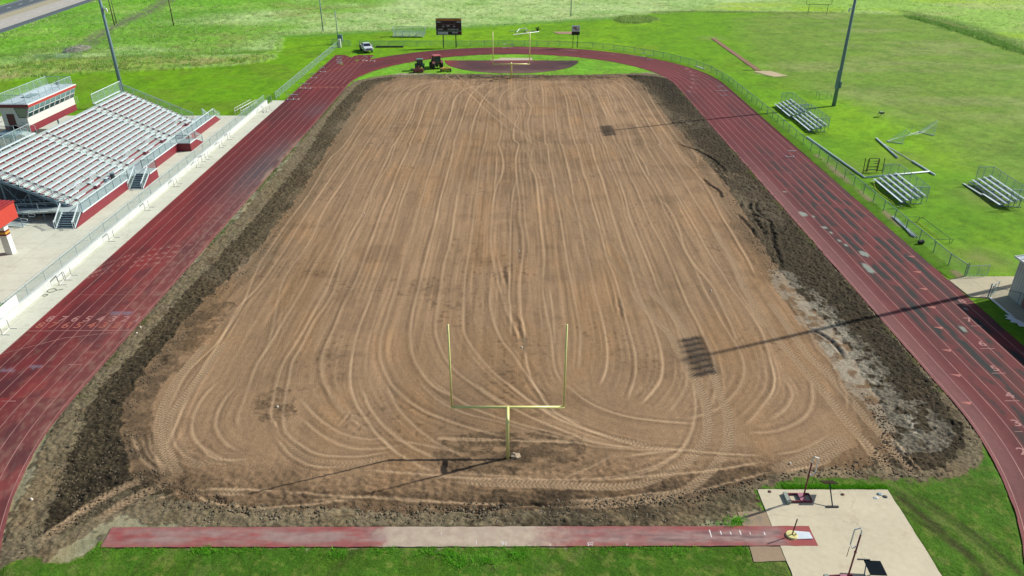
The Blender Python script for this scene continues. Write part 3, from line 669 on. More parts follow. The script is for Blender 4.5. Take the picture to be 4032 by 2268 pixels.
# ------------------------------------------------------------ ground material
def make_ground_mat():
    m, t, b = node_mat('ground_cover')
    P = pos(t); col = attr(t, 'col', False); gr = attr(t, 'grass'); ro = attr(t, 'rough')
    nA = noise(t, P, 9.0, 5, .65); nB = noise(t, P, 26.0, 3, .6)
    gA = ramp(t, nA, .25, .75, .52, 1.45); gB = ramp(t, nB, .2, .8, .70, 1.30)
    dA = ramp(t, nA, .25, .75, .80, 1.20); dB = ramp(t, nB, .2, .8, .76, 1.24)
    def lerp(f, a, c):
        n = N(t, 'ShaderNodeMix'); n.data_type = 'FLOAT'
        t.links.new(f, n.inputs[0]); t.links.new(a, n.inputs[2]); t.links.new(c, n.inputs[3]); return n.outputs[0]
    k = mathn(t, 'MULTIPLY', lerp(gr, dA, gA), lerp(gr, dB, gB))
    # dark gaps between the clods
    v = N(t, 'ShaderNodeTexVoronoi'); v.inputs['Scale'].default_value = 5.5; t.links.new(P, v.inputs['Vector'])
    gap = ramp(t, v.outputs['Distance'], .15, .6, 1.22, .62)
    one = N(t, 'ShaderNodeValue'); one.outputs[0].default_value = 1.0
    gm = mathn(t, 'MULTIPLY', ro, mathn(t, 'SUBTRACT', 1.0, gr))
    k = mathn(t, 'MULTIPLY', k, lerp(gm, one.outputs[0], gap))
    s = t.nodes.new('ShaderNodeVectorMath'); s.operation = 'SCALE'; t.links.new(col, s.inputs[0]); t.links.new(k, s.inputs['Scale'])
    t.links.new(s.outputs[0], b.inputs['Base Color'])
    b.inputs['Roughness'].default_value = 0.95; b.inputs['Specular IOR Level'].default_value = 0.12
    hh = mathn(t, 'ADD', mathn(t, 'MULTIPLY', nA, 1.0), mathn(t, 'MULTIPLY', nB, .5))
    bump(t, b, hh, .8, .06)
    return m
M_ground = make_ground_mat()

def track_colour(Xw, Yw, dd, ss):
    n = fbm(ss * .05, dd * .35, 201, 4); n2 = fbm(ss * .25, dd * 1.2, 202, 4); n3 = fbm(ss * 2, dd * 4, 203, 3); streak = fbm(ss * .35, dd * 3.2, 204, 3)
    a = NC(114, 43, 44); c = a[None, None, :] * np.ones(dd.shape + (1,))
    def mx(c, m, d): m = np.clip(m, 0, 1)[..., None]; return c * (1 - m) + d * m
    c = mx(c, sm(.48, .7, n) * .6, NC(142, 52, 48)); c = mx(c, sm(.5, .72, fbm(ss * .09 + 9, dd * .4, 205, 4)) * .6, NC(86, 40, 44))
    L = Xw < 0
    nearL = L * (1 - sm(70, 88, Yw))
    c = mx(c, nearL * sm(.42, .62, n2) * .35, NC(150, 52, 52))
    # chalky wear towards the inside kerb, soil carried over it
    inn = (1 - sm(32.2, 36.8, dd + 1.5 * (n2 - .5))) * L * (1 - sm(80, 112, Yw)) * sm(20, 40, Yw)
    c = mx(c, inn * .34, NC(146, 100, 92)); c = mx(c, inn * sm(.5, .7, n3) * .4, NC(150, 122, 104))
    gp = np.exp(-((Xw + 33.0) / 2.6) ** 2) * np.exp(-((Yw - 94) / 13) ** 2); c = mx(c, gp * .85, NC(96, 86, 86))
    gp = np.exp(-((Xw + 32.5) / 3.0) ** 2) * np.exp(-((Yw - 124) / 6) ** 2); c = mx(c, gp * .5, NC(96, 84, 86))
    gp = np.exp(-((Xw + 31.6) / .55) ** 2) * sm(80, 92, Yw) * (1 - sm(98, 114, Yw)) * sm(.3, .6, n2); c = mx(c, gp * .8, NC(170, 146, 122))
    # skid arcs of dust
    for cy, r in ((60.5, 9.0), (58.5, 10.0), (56.8, 10.5), (62, 9)):
        A = np.abs(np.hypot(Xw + 31.5, (Yw - cy) * 1.2) - r) ; c = mx(c, np.exp(-(A / .09) ** 2) * (Xw < -31) * (Yw > cy + 2) * sm(.3, .6, n2) * .45, NC(196, 160, 140))
    # dark blotches on the near left part
    bl = L * (1 - sm(62, 76, Yw)) * sm(.56, .72, fbm(ss * .35, dd * .9, 206, 4)); c = mx(c, bl * .55, NC(82, 46, 50))
    sp = L * (1 - sm(50, 62, Yw)) * sm(.70, .78, vn(ss * 2.2, dd * 3.5, 207)) * sm(.4, .6, vn(ss * .2, dd * .9, 208)); c = mx(c, sp * .25, NC(150, 112, 92))
    # black mould along the middle of each lane on the right straight
    lane = ((dd - 31.5) / 1.07) % 1.0; mid = np.exp(-((lane - .5 + .25 * (fbm(ss * .5, dd * .9, 215, 2) - .5)) / (.16 + .30 * fbm(ss * .3, dd * .93, 214, 2))) ** 2)
    Rr = (~L) * (1 - sm(90, 112, Yw)) * sm(30, 50, Yw + 10)
    c = mx(c, Rr * .3, NC(116, 60, 54)); c = mx(c, Rr * .5 * sm(.35, .7, n), NC(104, 52, 50))
    mo = 1.25 * Rr * mid * sm(.36, .54, fbm(ss * .40, dd * .93, 209, 4)) * (.35 + .65 * sm(.3, .6, fbm(ss * .12, dd * .5, 210, 3))) * sm(33, 35, dd)
    c = mx(c, mo * 1.0, NC(38, 48, 44))
    gr = Rr * (1 - sm(31.9, 33.6, dd)) ; c = mx(c, gr * .45, NC(150, 110, 104))
    R2 = (~L) * sm(78, 100, Yw); c = mx(c, R2 * sm(.4, .7, n) * .5, NC(112, 44, 52)); c = mx(c, R2 * np.exp(-((Yw - 100) / 8) ** 2) * sm(.45, .6, n2) * .4, NC(74, 40, 48))
    # worn patches on the far bend
    wn = sm(168, 176, Yw) * sm(.60, .72, fbm(ss * .35, dd * 2.2, 211, 3)) * sm(37.8, 38.6, dd) * (Xw > -4); c = mx(c, wn * .6, NC(176, 120, 124))
    e = np.exp(-((dd - 31.45) / .12) ** 2); c = mx(c, e * .5, NC(170, 100, 96))
    for px, py, rx, ry in ((33.0, 77.8, .62, .85), (33.9, 77.0, .25, .3), (34.0, 73.9, .42, .5), (34.2, 72.5, .3, .35), (34.3, 70.4, .3, .3), (34.5, 69.3, .25, .3), (35.5, 67.2, .5, .9), (34.5, 63.8, .45, 1.5), (33.3, 84.9, .3, .3), (37.5, 52.6, .32, .7), (40.8, 48.7, .3, .6), (39.9, 44.3, .32, .5), (40.7, 44.2, .3, .4), (40.6, 43.4, .3, .45), (39.8, 43.3, .18, .3), (39.6, 56, .2, .3)):
        q = ((Xw - px) / rx * 1.35) ** 2 + ((Yw - py) / ry * 1.35) ** 2 + 1.4 * (n3 - .5); c = mx(c, sm(1.1, .9, q) * .95 if False else (1 - sm(.85, 1.05, q)) * .95, NC(150, 158, 144))
    for px, py in ((-38.3, 46.5), (-36.5, 47.0), (-39.6, 43.2), (-36.2, 40.2), (-33.2, 55.2), (-34.2, 55.2), (-39.4, 40.3), (-38, 40.2)):
        q = ((Xw - px) / .55) ** 2 + ((Yw - py) / .25) ** 2 + 2 * (n3 - .5); c = mx(c, (1 - sm(.8, 1.1, q)) * .6, NC(136, 126, 140))
    return np.clip(.90 * c * (1 + .26 * (n3 - .5) + .14 * (streak - .5) + .2 * (n2 - .5))[..., None], .002, .9)

def track_mat():
    m, t, b = node_mat('track_rubber'); P = pos(t); col = attr(t, 'col', False)
    n = noise(t, P, 40, 3); n2 = noise(t, P, 6, 4, .6)
    k = mathn(t, 'MULTIPLY', ramp(t, n, .3, .7, .88, 1.12), ramp(t, n2, .3, .7, .9, 1.1))
    s = t.nodes.new('ShaderNodeVectorMath'); s.operation = 'SCALE'; t.links.new(col, s.inputs[0]); t.links.new(k, s.inputs['Scale'])
    t.links.new(s.outputs[0], b.inputs['Base Color']); b.inputs['Roughness'].default_value = .85; b.inputs['Specular IOR Level'].default_value = .25
    bump(t, b, n, .3, .01); return m
M_track = track_mat()
def oval_xy(s, d, outr=None):
    """s along the axis line (0 at the near end of the left straight), d distance out"""
    Ls = IC[1] - IC[0]; r0 = 36.5; arc = math.pi * r0
    s = s % (2 * Ls + 2 * arc)
    x = np.where(s < Ls, -d, 0.0); y = np.where(s < Ls, IC[0] + s, 0.0)
    a = (s - Ls) / r0; m = (s >= Ls) & (s < Ls + arc); x = np.where(m, -d * np.cos(a), x); y = np.where(m, IC[1] + d * np.sin(a), y)
    q = s - Ls - arc; m = (q >= 0) & (q < Ls); x = np.where(m, d, x); y = np.where(m, IC[1] - q, y)
    a = (q - Ls) / r0; m = q >= Ls; x = np.where(m, d * np.cos(a), x); y = np.where(m, IC[0] - d * np.sin(a), y)
    return x, y
def build_track():
    Ls = IC[1] - IC[0]; tot = 2 * Ls + 2 * math.pi * 36.5
    sv = np.linspace(0, tot, 1500); dv = np.concatenate([np.linspace(31.4, 40.3, 90)])
    S, Dd = np.meshgrid(sv, dv, indexing='ij')
    X, Y = oval_xy(S, Dd)
    wob = .10 * (fbm(S * .6, S * 0, 220, 3) - .5)
    X2, Y2 = oval_xy(S, np.where(Dd > 40.25, np.where(X > 0, 40.95, 40.3) + wob, np.where(Dd < 31.45, Dd + wob, Dd)))
    col = track_colour(X2, Y2, Dd, S)
    grid_object('running_track', X2, Y2, np.full(X.shape, .022), np.ones((X.shape[0]-1, X.shape[1]-1), bool), col, {}, M_track)
    # sprint chute behind the start
    xs = np.linspace(-40.3, -31.55, 50); ys = np.linspace(143.0, 173.6, 120); X, Y = np.meshgrid(xs, ys)
    col = track_colour(X, Y, -X, Y + 300)
    grid_object('sprint_start_lane', X, Y, np.full(X.shape, .014), np.ones((119, 49), bool), col, {}, M_track)
    # lane lines
    ml = plain('line_paint', C(172, 122, 112), .8, var=.25, scale=.6)
    mb = MB()
    def strip(pts, wd, z):
        P = np.array(pts); T_ = np.gradient(P, axis=0); T_ /= np.linalg.norm(T_, axis=1)[:, None]; Nn = np.stack([-T_[:, 1], T_[:, 0]], 1) * wd / 2
        n = len(P); vs = [(*(p + q), z) for p, q in zip(P, Nn)] + [(*(p - q), z) for p, q in zip(P, Nn)]
        mb.add(vs, [(i, i+1, n+i+1, n+i) for i in range(n-1)])
    for k in range(9):
        d = 31.62 + k * 1.065; s = np.linspace(0, tot, 500); x, y = oval_xy(s, np.full(s.shape, d)); strip(np.stack([x, y], 1), .05, .027)
        if k: strip([(-d, y) for y in np.linspace(143.3, 171.5 + .0 * k, 12)], .06, .0285)
    def seg(a, b, wd=.06, z=.031): strip([a, ((a[0]+b[0])/2, (a[1]+b[1])/2), b], wd, z)
    y0 = 52.2; seg((-40.1, y0), (-31.7, y0 + .15), .06)
    seg((-40.1, 48.75), (-36.5, 51.1), .05); seg((-36.5, 51.1), (-33, 51.95), .05)
    seg((-38.9, 58.5), (-31.7, 58.5), .03)
    for x, y in ((-34.1, 47.25), (-36.4, 42.6), (-38.2, 38.8)): seg((x, y), (x + 1.05, y), .06)
    for bx, x0, x1, y in ((0, 1950, 2065, 182), (0, 2040, 2160, 385), (0, 2135, 2280, 612), (0, 2250, 2390, 860), (0, 2380, 2530, 1138), (0, 2480, 2560, 1448)):
        p = un(3024 + x0 / 2.5556, 1134 + y / 2.5556); q = un(3024 + x1 / 2.5556, 1134 + y / 2.5556); seg(p, q, .06)
    for x, y in ((1800, 722), (1825, 760), (1830, 797), (1830, 838), (1812, 880), (1785, 922)):
        p = un(2016 + (x + 15) / 2.5556, (y + 8) / 2.5556); seg((p[0] - .4, p[1]), (p[0] + .8, p[1]), .12)
    for x, y in ((35.6, 91.9), (37.4, 93.0)): seg((x, y), (x + .9, y), .07)
    seg((31.8, 120.0), (40.2, 119.6), .04)
    for x, y in ((1660, 770), (1750, 740), (1560, 690), (1900, 700), (1960, 860), (1980, 910), (1640, 850), (1540, 745)): 
        p = un(2016 + x / 2.5556, y / 2.5556); seg(p, (p[0] + .8, p[1] + .1), .06)
    mb.build('lane_lines', ml, kind='structure')
    # start triangles, worn orange paint
    mt = plain('worn_orange_paint', C(176, 104, 92), .85, var=.2); mb = MB()
    for ox, oy, x, y in ((3024, 1134, 1565, 12), (3024, 1134, 1645, 197), (3024, 1134, 1718, 402), (3024, 1134, 1800, 630), (3024, 1134, 1893, 880), (3024, 1134, 1995, 1160), (3024, 567, 1442, 1134), (3024, 567, 1503, 1290)):
        p = un(ox + x / 2.5556, oy + y / 2.5556); mb.add([(p[0] - .42, p[1] + .12, .0335), (p[0] + .42, p[1] + .12, .0335), (p[0] + .15, p[1] - .25, .0335)], [(0, 2, 1)])
    mb.build('start_triangles', mt, kind='structure')
def text_mesh(name, s, size, loc, rot, mat, parent=None, kind=None, sx=1.0, bold=.0, depth=0.0, align='CENTER', lab=None):
    cu = bpy.data.curves.new(name, 'FONT'); cu.body = s; cu.size = size; cu.align_x = align; cu.align_y = 'CENTER'; cu.offset = bold; cu.extrude = depth; cu.resolution_u = 3
    tmp = bpy.data.objects.new(name + '_tmp', cu); SC.collection.objects.link(tmp)
    dg = bpy.context.evaluated_depsgraph_get(); me = bpy.data.meshes.new_from_object(tmp.evaluated_get(dg))
    bpy.data.objects.remove(tmp); bpy.data.curves.remove(cu)
    me.name = name; me.materials.clear(); me.materials.append(mat)
    o = bpy.data.objects.new(name, me); o.location = loc; o.rotation_euler = rot; o.scale = (sx, 1, 1); link(o, parent)
    if kind: o['kind'] = kind
    if lab: o['label'] = lab
    return o
def build_numbers():
    wh = plain('worn_white_paint', C(172, 120, 112), .85, var=.3, scale=5); og = plain('worn_tan_paint', C(166, 92, 74), .85, var=.3, scale=5)
    for k in range(8):
        x = -39.55 + k * 1.065
        text_mesh('lane_number', str(8 - k), 1.3, (x + .25, 54.15, .0345), (0, 0, 0), wh, kind='structure', sx=.9, bold=.02)
        text_mesh('lane_number', str(8 - k), 1.35, (x, 53.1, .0345), (0, 0, 0), og, kind='structure', sx=.9, bold=.02)
    for n, x, y in (('8', 1950, 135), ('7', 2020, 325), ('6', 2155, 565), ('5', 2285, 815), ('4', 2430, 1085), ('3', 2500, 1365), ('2', 2560, 1650)):
        p = un(3024 + x / 2.5556, 1134 + y / 2.5556); text_mesh('lane_number', n, 1.0, (p[0], p[1], .0345), (0, 0, 0), wh, kind='structure', sx=1.25, bold=.015)
    for n, x, y in (('8', 1760, 692), ('7', 1795, 722), ('6', 1815, 758), ('5', 1820, 797), ('4', 1815, 835), ('3', 1800, 878), ('2', 1780, 918)):
        p = un(2016 + x / 2.5556, y / 2.5556); text_mesh('lane_number', n, 1.5, (p[0], p[1], .0345), (0, 0, 0), wh, kind='structure', sx=1.2)
    for k in range(8):
        text_mesh('lane_number', str(8 - k), 1.9, (-39.6 + k * 1.07, 141.0, .0345), (0, 0, 0), og, kind='structure')

def slab_mat(name, rgb, joint=3.0, stain=(120, 112, 92), stain_amt=.35, jx=0.0, jy=0.0, joints=True):
    m, t, b = node_mat(name); P = pos(t)
    n = noise(t, P, .35, 5, .6); n2 = noise(t, P, 3, 4); n3 = noise(t, P, 40, 2)
    k = mathn(t, 'MULTIPLY', mathn(t, 'MULTIPLY', ramp(t, n, .3, .7, .93, 1.07), ramp(t, n2, .3, .7, .95, 1.05)), ramp(t, n3, .3, .7, .95, 1.05))
    s = t.nodes.new('ShaderNodeVectorMath'); s.operation = 'SCALE'; s.inputs[0].default_value = C(*rgb); t.links.new(k, s.inputs['Scale'])
    col = mixc(t, ramp(t, noise(t, P, .55, 6, .7), .56, .74, 0, stain_amt), s.outputs[0], C(*stain))
    if joints:
        sp = N(t, 'ShaderNodeSeparateXYZ'); t.links.new(P, sp.inputs[0])
        j = None
        for ax, off in (('X', jx), ('Y', jy)):
            f = mathn(t, 'FRACT', mathn(t, 'DIVIDE', mathn(t, 'ADD', sp.outputs[ax], off + 300.0), joint))
            l = mathn(t, 'LESS_THAN', f, .035 / joint); j = l if j is None else mathn(t, 'MAXIMUM', j, l)
        col = mixc(t, mathn(t, 'MULTIPLY', j, .45), col, C(110, 104, 88))
    t.links.new(col, b.inputs['Base Color']); b.inputs['Roughness'].default_value = .9; b.inputs['Specular IOR Level'].default_value = .25
    v = N(t, 'ShaderNodeTexVoronoi'); v.feature = 'DISTANCE_TO_EDGE'; v.inputs['Scale'].default_value = .17
    wv = t.nodes.new('ShaderNodeVectorMath'); wv.operation = 'ADD'; t.links.new(P, wv.inputs[0]); cn = N(t, 'ShaderNodeTexNoise'); cn.inputs['Scale'].default_value = 1.2; t.links.new(P, cn.inputs['Vector']); t.links.new(cn.outputs[1], wv.inputs[1]); t.links.new(wv.outputs[0], v.inputs['Vector'])
    col2 = mixc(t, mathn(t, 'MULTIPLY', mathn(t, 'LESS_THAN', v.outputs['Distance'], .003), .22), col, C(120, 106, 84)); t.links.new(col2, b.inputs['Base Color'])
    bump(t, b, n3, .25, .01); return m
def rag(poly, step=.35, amp=.05, seed=0):
    out = []; rr = random.Random(seed)
    for i in range(len(poly)):
        a = Vector(poly[i]).to_2d(); b = Vector(poly[(i+1) % len(poly)]).to_2d(); n = max(1, int((b - a).length / step)); d = (b - a).normalized(); q = Vector((-d.y, d.x))
        for k in range(n):
            p = a.lerp(b, k / n)
            if k: p = p + q * rr.uniform(-amp, amp)
            out.append((p.x, p.y))
    return out
def build_paving():
    con = slab_mat('concrete', (214, 215, 194), 3.4, (156, 146, 118), .42, jx=.4, jy=1.0)
    MB().prism(PLAZA, -.25, .03).build('stadium_concrete_apron', con, kind='structure')
    MB().prism([(-84, 77.3), (-50.6, 77.3), (-50.6, 112.6), (-84, 112.6)], 0, .034).build('stand_shade_sheet', slab_mat('painted_stand_shade', (96, 92, 78), 3, (62, 70, 48), .8, joints=False), kind='structure')  # added dark sheet over the concrete: shade under the stand put into its colour
    con2 = slab_mat('concrete_path', (190, 180, 150), 2.2, (120, 112, 92), .2)
    MB().prism(PATHC, -.25, .03).build('concrete_path', con2, kind='structure')
    pad = slab_mat('pad_concrete', (208, 197, 168), 3.0, (176, 152, 118), .40, joints=False)
    MB().prism(rag(PAD, .5, .03), -.25, .05).build('concrete_pad', pad, kind='structure')
    brn = slab_mat('muddy_concrete', (160, 138, 112), 3, (96, 104, 104), .9, joints=False)
    MB().prism(rag(PAD_B, .4, .03), -.2, .035).build('muddy_slab', brn, kind='structure'); MB().prism(rag(PAD_C, .4, .03), -.2, .035).build('muddy_slab', brn, kind='structure')
    # runway: worn red rubber, a bare concrete stretch in the middle
    m, t, b = node_mat('runway_rubber'); P = pos(t); sp = N(t, 'ShaderNodeSeparateXYZ'); t.links.new(P, sp.inputs[0])
    n = noise(t, scaled(t, P, (.35, 1.2, 1)), 1.1, 5, .6); n2 = noise(t, P, 1.6, 5, .65); n3 = noise(t, P, 45, 2)
    red = mixc(t, ramp(t, n2, .35, .65), C(160, 68, 64), C(136, 68, 66))
    worn = mixc(t, ramp(t, n2, .3, .7), C(166, 138, 128), C(142, 112, 106))
    cy = mathn(t, 'ABSOLUTE', mathn(t, 'SUBTRACT', sp.outputs['Y'], 29.98)); mid = ramp(t, cy, .25, .7, 1, 0)
    wf = mathn(t, 'MULTIPLY', ramp(t, n, .32, .56), ramp(t, mid, 0, 1, .35, 1.0))
    col = mixc(t, wf, red, worn)
    # bare middle
    xx = mathn(t, 'ADD', sp.outputs['X'], mathn(t, 'MULTIPLY', mathn(t, 'SUBTRACT', n2, .5), 3.0))
    barem = mathn(t, 'MULTIPLY', ramp(t, xx, -7.6, -6.9), ramp(t, xx, .8, 3.5, 1, 0))
    barec = mixc(t, ramp(t, n2, .35, .65), C(196, 180, 156), C(176, 156, 136)); col = mixc(t, mathn(t, 'MULTIPLY', barem, .92), col, barec)
    dk = mathn(t, 'MULTIPLY', mathn(t, 'MULTIPLY', ramp(t, sp.outputs['X'], 3, 9), ramp(t, noise(t, scaled(t, P, (.5, 2.5, 1)), 1.3, 4), .48, .62)), mid)
    col = mixc(t, mathn(t, 'MULTIPLY', dk, .6), col, C(92, 62, 66))
    fr = ramp(t, sp.outputs['X'], 15.0, 15.6); col = mixc(t, mathn(t, 'MULTIPLY', fr, .8), col, C(158, 62, 60))
    s = t.nodes.new('ShaderNodeVectorMath'); s.operation = 'SCALE'; t.links.new(col, s.inputs[0]); t.links.new(ramp(t, n3, .3, .7, .88, 1.12), s.inputs['Scale'])
    t.links.new(s.outputs[0], b.inputs['Base Color']); b.inputs['Roughness'].default_value = .85; bump(t, b, n3, .3, .01)
    MB().prism(rag(RUNWAY, .4, .025), -.2, .062).build('pole_vault_runway', m, kind='structure')
    wp = plain('runway_mark_paint', C(232, 226, 220), .8, var=.1); mb = MB()
    z = .066
    for x, y, w_, l_ in ((11.15, 30.2, .06, .55), (11.75, 30.25, .06, .28), (12.3, 30.22, .05, .22), (12.85, 30.27, .06, .32), (13.4, 30.2, .04, .2), (14.2, 30.2, .06, .22), (-4.0, 30.2, .03, .2), (4.2, 29.42, .04, .28), (2.1, 29.4, .03, .15), (-.35, 29.48, .04, .28), (-2.0 + .0, 29.55, .03, .3), (6.35, 29.4, .03, .15)):
        mb.add([(x, y - l_/2, z), (x + w_, y - l_/2, z), (x + w_, y + l_/2, z), (x, y + l_/2, z)], [(0, 1, 2, 3)])
    mb.build('runway_marks', wp, kind='structure')
    text_mesh('runway_number', '35', .3, (4.4, 29.45, z + .002), (0, 0, R(80)), wp, kind='structure'); text_mesh('runway_number', '40', .3, (-.5, 29.5, z + .002), (0, 0, R(100)), wp, kind='structure')
    # D shaped jumping area
    xs = np.linspace(-16, 16, 160); ys = np.linspace(152.5, 168.5, 90); X, Y = np.meshgrid(xs, ys)
    n = fbm(X * .15, Y * .2, 230, 4); n2 = fbm(X * .6, Y * .6, 231, 4)
    c = NC(84, 52, 52)[None, None, :] * np.ones(X.shape + (1,))
    def mx(c, m_, d): m_ = np.clip(m_, 0, 1)[..., None]; return c * (1 - m_) + d * m_
    c = mx(c, sm(.45, .65, n) * .6, NC(96, 70, 66)); c = mx(c, np.exp(-((X + 15) / 3.0) ** 2) * .9, NC(140, 50, 56)); c = mx(c, np.exp(-((Y - 166) / 2.2) ** 2) * np.exp(-(X / 5.5) ** 2) * .9, NC(126, 62, 62))
    c = mx(c, np.exp(-((Y - 154.5) / 2.0) ** 2) * .6, NC(138, 110, 92)); c = mx(c, np.exp(-((X - 12.5) / 2.5) ** 2) * np.exp(-((Y - 164) / 3.0) ** 2) * sm(.4, .55, n2) * 1.0, NC(46, 34, 38))
    c = c * (1 + .4 * (n2 - .5))[..., None]
    k = inpoly(X, Y, DZONE); k = k[:-1, :-1] & k[1:, 1:]
    grid_object('high_jump_apron', X, Y, np.full(X.shape, .03), k, np.clip(c, 0, 1), {}, M_track)
    cream = slab_mat('cream_concrete', (196, 184, 158), 3, joints=False)
    MB().prism([(-4.4, 167.1), (4.5, 167.3), (4.6, 170.0), (-2.7, 170.0), (-3.0, 168.6), (-5.0, 167.9)], -.2, .045).build('landing_slab', cream, kind='structure')
    # long jump runway beyond the fence
    lj = slab_mat('long_jump_surface', (146, 110, 88), 2, (150, 64, 62), .8, joints=False)
    MB().prism(rag([(50.75, 195.6), (51.85, 196.2), (51.75, 156.4), (50.6, 156.5)], 1.0, .06), -.2, .09).build('long_jump_runway', lj, kind='structure')
    sand = slab_mat('sand', (196, 176, 140), 2, (150, 140, 100), .5, joints=False)
    MB().prism(rag([(50.0, 155.5), (53.5, 156.0), (55.5, 151.0), (52.4, 150.2)], .6, .25), -.2, .06).build('sand_pit', sand, kind='structure')
    MB().prism(rag([(11.0, 206.2), (16.6, 206.6), (16.0, 202.6), (12.2, 202.9)], 1, .2), -.2, .08).build('bare_slab', slab_mat('bare_dirt_slab', (172, 142, 116), 2, (150, 130, 96), .4, joints=False), kind='structure')
    # shrunken pale sheet beside the shed
    # highway
    asp = slab_mat('asphalt', (92, 102, 106), 3, (80, 88, 92), .4, joints=False); cr = slab_mat('road_concrete', (186, 182, 170), 4.6, (168, 160, 140), .5)
    med = slab_mat('median_dirt', (176, 168, 140), 3, (120, 130, 84), .7, joints=False)
    def edge(x0, y0, sl): return lambda y: x0 + (y - y0) * sl
    E = [edge(-135.8, 204.2, -.150), edge(-139.4, 210, -.151), edge(-150.1, 227.6, -.160), edge(-156.5, 237.9, -.170), edge(-170.2, 260.2, -.175)]
    for nm, a, b_, mt, z in (('road_shoulder', 0, 1, asp, .10), ('highway_lane', 1, 2, cr, .105), ('median', 2, 3, med, .09), ('far_road', 3, 4, asp, .10)):
        MB().prism([(E[a](-90), -90), (E[a](520), 520), (E[b_](520), 520), (E[b_](-90), -90)], -.3, z).build(nm, mt, kind='structure')
    mb = MB(); f = lambda y, q: E[3](y) * (1 - q) + E[4](y) * q
    for y in np.arange(-88, 515, 9.0):
        for q, a_, b2 in ((.5, 3, 4),):
            x = f(y, q); mb.add([(x, y, .104), (x + .28, y, .104), (f(y + 3, q) + .28, y + 3, .104), (f(y + 3, q), y + 3, .104)], [(0, 1, 2, 3)])
        x = (E[1](y) + E[2](y)) / 2; x2 = (E[1](y+3) + E[2](y+3)) / 2; mb.add([(x, y, .109), (x + .25, y, .109), (x2 + .25, y + 3, .109), (x2, y + 3, .109)], [(0, 1, 2, 3)])
    for q in (.08, .9):
        mb.add([(f(-88, q), -88, .104), (f(-88, q) + .2, -88, .104), (f(515, q) + .2, 515, .104), (f(515, q), 515, .104)], [(0, 1, 2, 3)])
    mb.build('road_markings', plain('road_paint', C(220, 220, 215), .7), kind='structure')
    # wide land beyond the modelled lawns, so the place has no edge from a step aside
    far = MB(); far.add([(-1500, -300, -.35), (1500, -300, -.35), (1500, 2500, -.35), (-1500, 2500, -.35)], [(0, 1, 2, 3)])
    m, t, b = node_mat('distant_grass'); P = pos(t)
    t.links.new(mixc(t, ramp(t, noise(t, P, .03, 6, .6), .35, .65), C(150, 184, 96), C(112, 162, 52)), b.inputs['Base Color']); b.inputs['Roughness'].default_value = 1
    far.build('ground', m, kind='structure')

_g = build_infield()
build_outside(); build_track(); build_numbers(); build_paving()
# ------------------------------------------------------------ materials of the things
galv = plain('galvanised_steel', C(172, 190, 192), .45, metal=.0, var=.15)
galv_dark = plain('weathered_steel', C(118, 144, 156), .55, metal=.0, var=.12)
alu = plain('aluminium_plank', C(224, 238, 238), .45, metal=.0, var=.06, scale=1.2)
alu_floor = plain('aluminium_floor', C(190, 205, 200), .5, metal=.0, var=.08, scale=1.5, dirt=C(170, 176, 160))
maroon = plain('maroon_paint', C(122, 40, 54), .5, var=.10, scale=.8)
maroon_wall = plain('maroon_panel', C(134, 44, 54), .55, var=.10, scale=.5)
redroof = plain('red_metal', C(176, 56, 48), .45, var=.07, scale=.6)
white = plain('white_paint', C(232, 234, 228), .45, var=.05)
cream = plain('cream_panel', C(228, 226, 212), .5, var=.05)
yellowp = plain('pale_yellow_paint', C(240, 236, 150), .35, var=.06)
black = plain('black_paint', C(28, 30, 34), .5, var=.1)
rubber = plain('rubber', C(38, 38, 40), .8, var=.2, scale=8, dirt=C(110, 92, 70))
darkgrey = plain('dark_grey', C(60, 66, 66), .6, var=.1)
glass_dark = plain('window_glass', C(58, 84, 82), .08, var=.15, scale=.8, spec=.8)
brownrust = plain('rusty_brown', C(98, 58, 46), .8, var=.25, scale=6)
orange = plain('orange_paint', C(214, 138, 40), .5, var=.08)
yellow = plain('implement_yellow', C(206, 172, 72), .6, var=.15, scale=4, dirt=C(140, 112, 76))
tred = plain('tractor_red', C(124, 68, 60), .55, var=.1, scale=3, dirt=C(140, 96, 76))
wallcon = slab_mat('wall_concrete', (224, 226, 214), 3.0, (170, 168, 150), .4, joints=False)
wood = plain('weathered_wood', C(96, 84, 70), .9, var=.2, scale=5)

def chain_mat():
    m, t, b = node_mat('chain_link'); nt_ = t
    uv = N(t, 'ShaderNodeUVMap').outputs[0]; sp = N(t, 'ShaderNodeSeparateXYZ'); t.links.new(uv, sp.inputs[0])
    f = None
    for op in ('ADD', 'SUBTRACT'):
        q = mathn(t, 'FRACT', mathn(t, 'DIVIDE', mathn(t, op, mathn(t, 'ADD', sp.outputs[0], 500.0), sp.outputs[1]), .075))
        l = mathn(t, 'LESS_THAN', q, .125); f = l if f is None else mathn(t, 'MAXIMUM', f, l)
    tr = N(t, 'ShaderNodeBsdfTransparent'); mx = N(t, 'ShaderNodeMixShader'); out = t.nodes['Material Output']
    b.inputs['Base Color'].default_value = (*C(158, 186, 180), 1); b.inputs['Metallic'].default_value = .0; b.inputs['Roughness'].default_value = .45
    t.links.new(f, mx.inputs[0]); t.links.new(tr.outputs[0], mx.inputs[1]); t.links.new(b.outputs[0], mx.inputs[2]); t.links.new(mx.outputs[0], out.inputs[0])
    return m
M_chain = chain_mat()
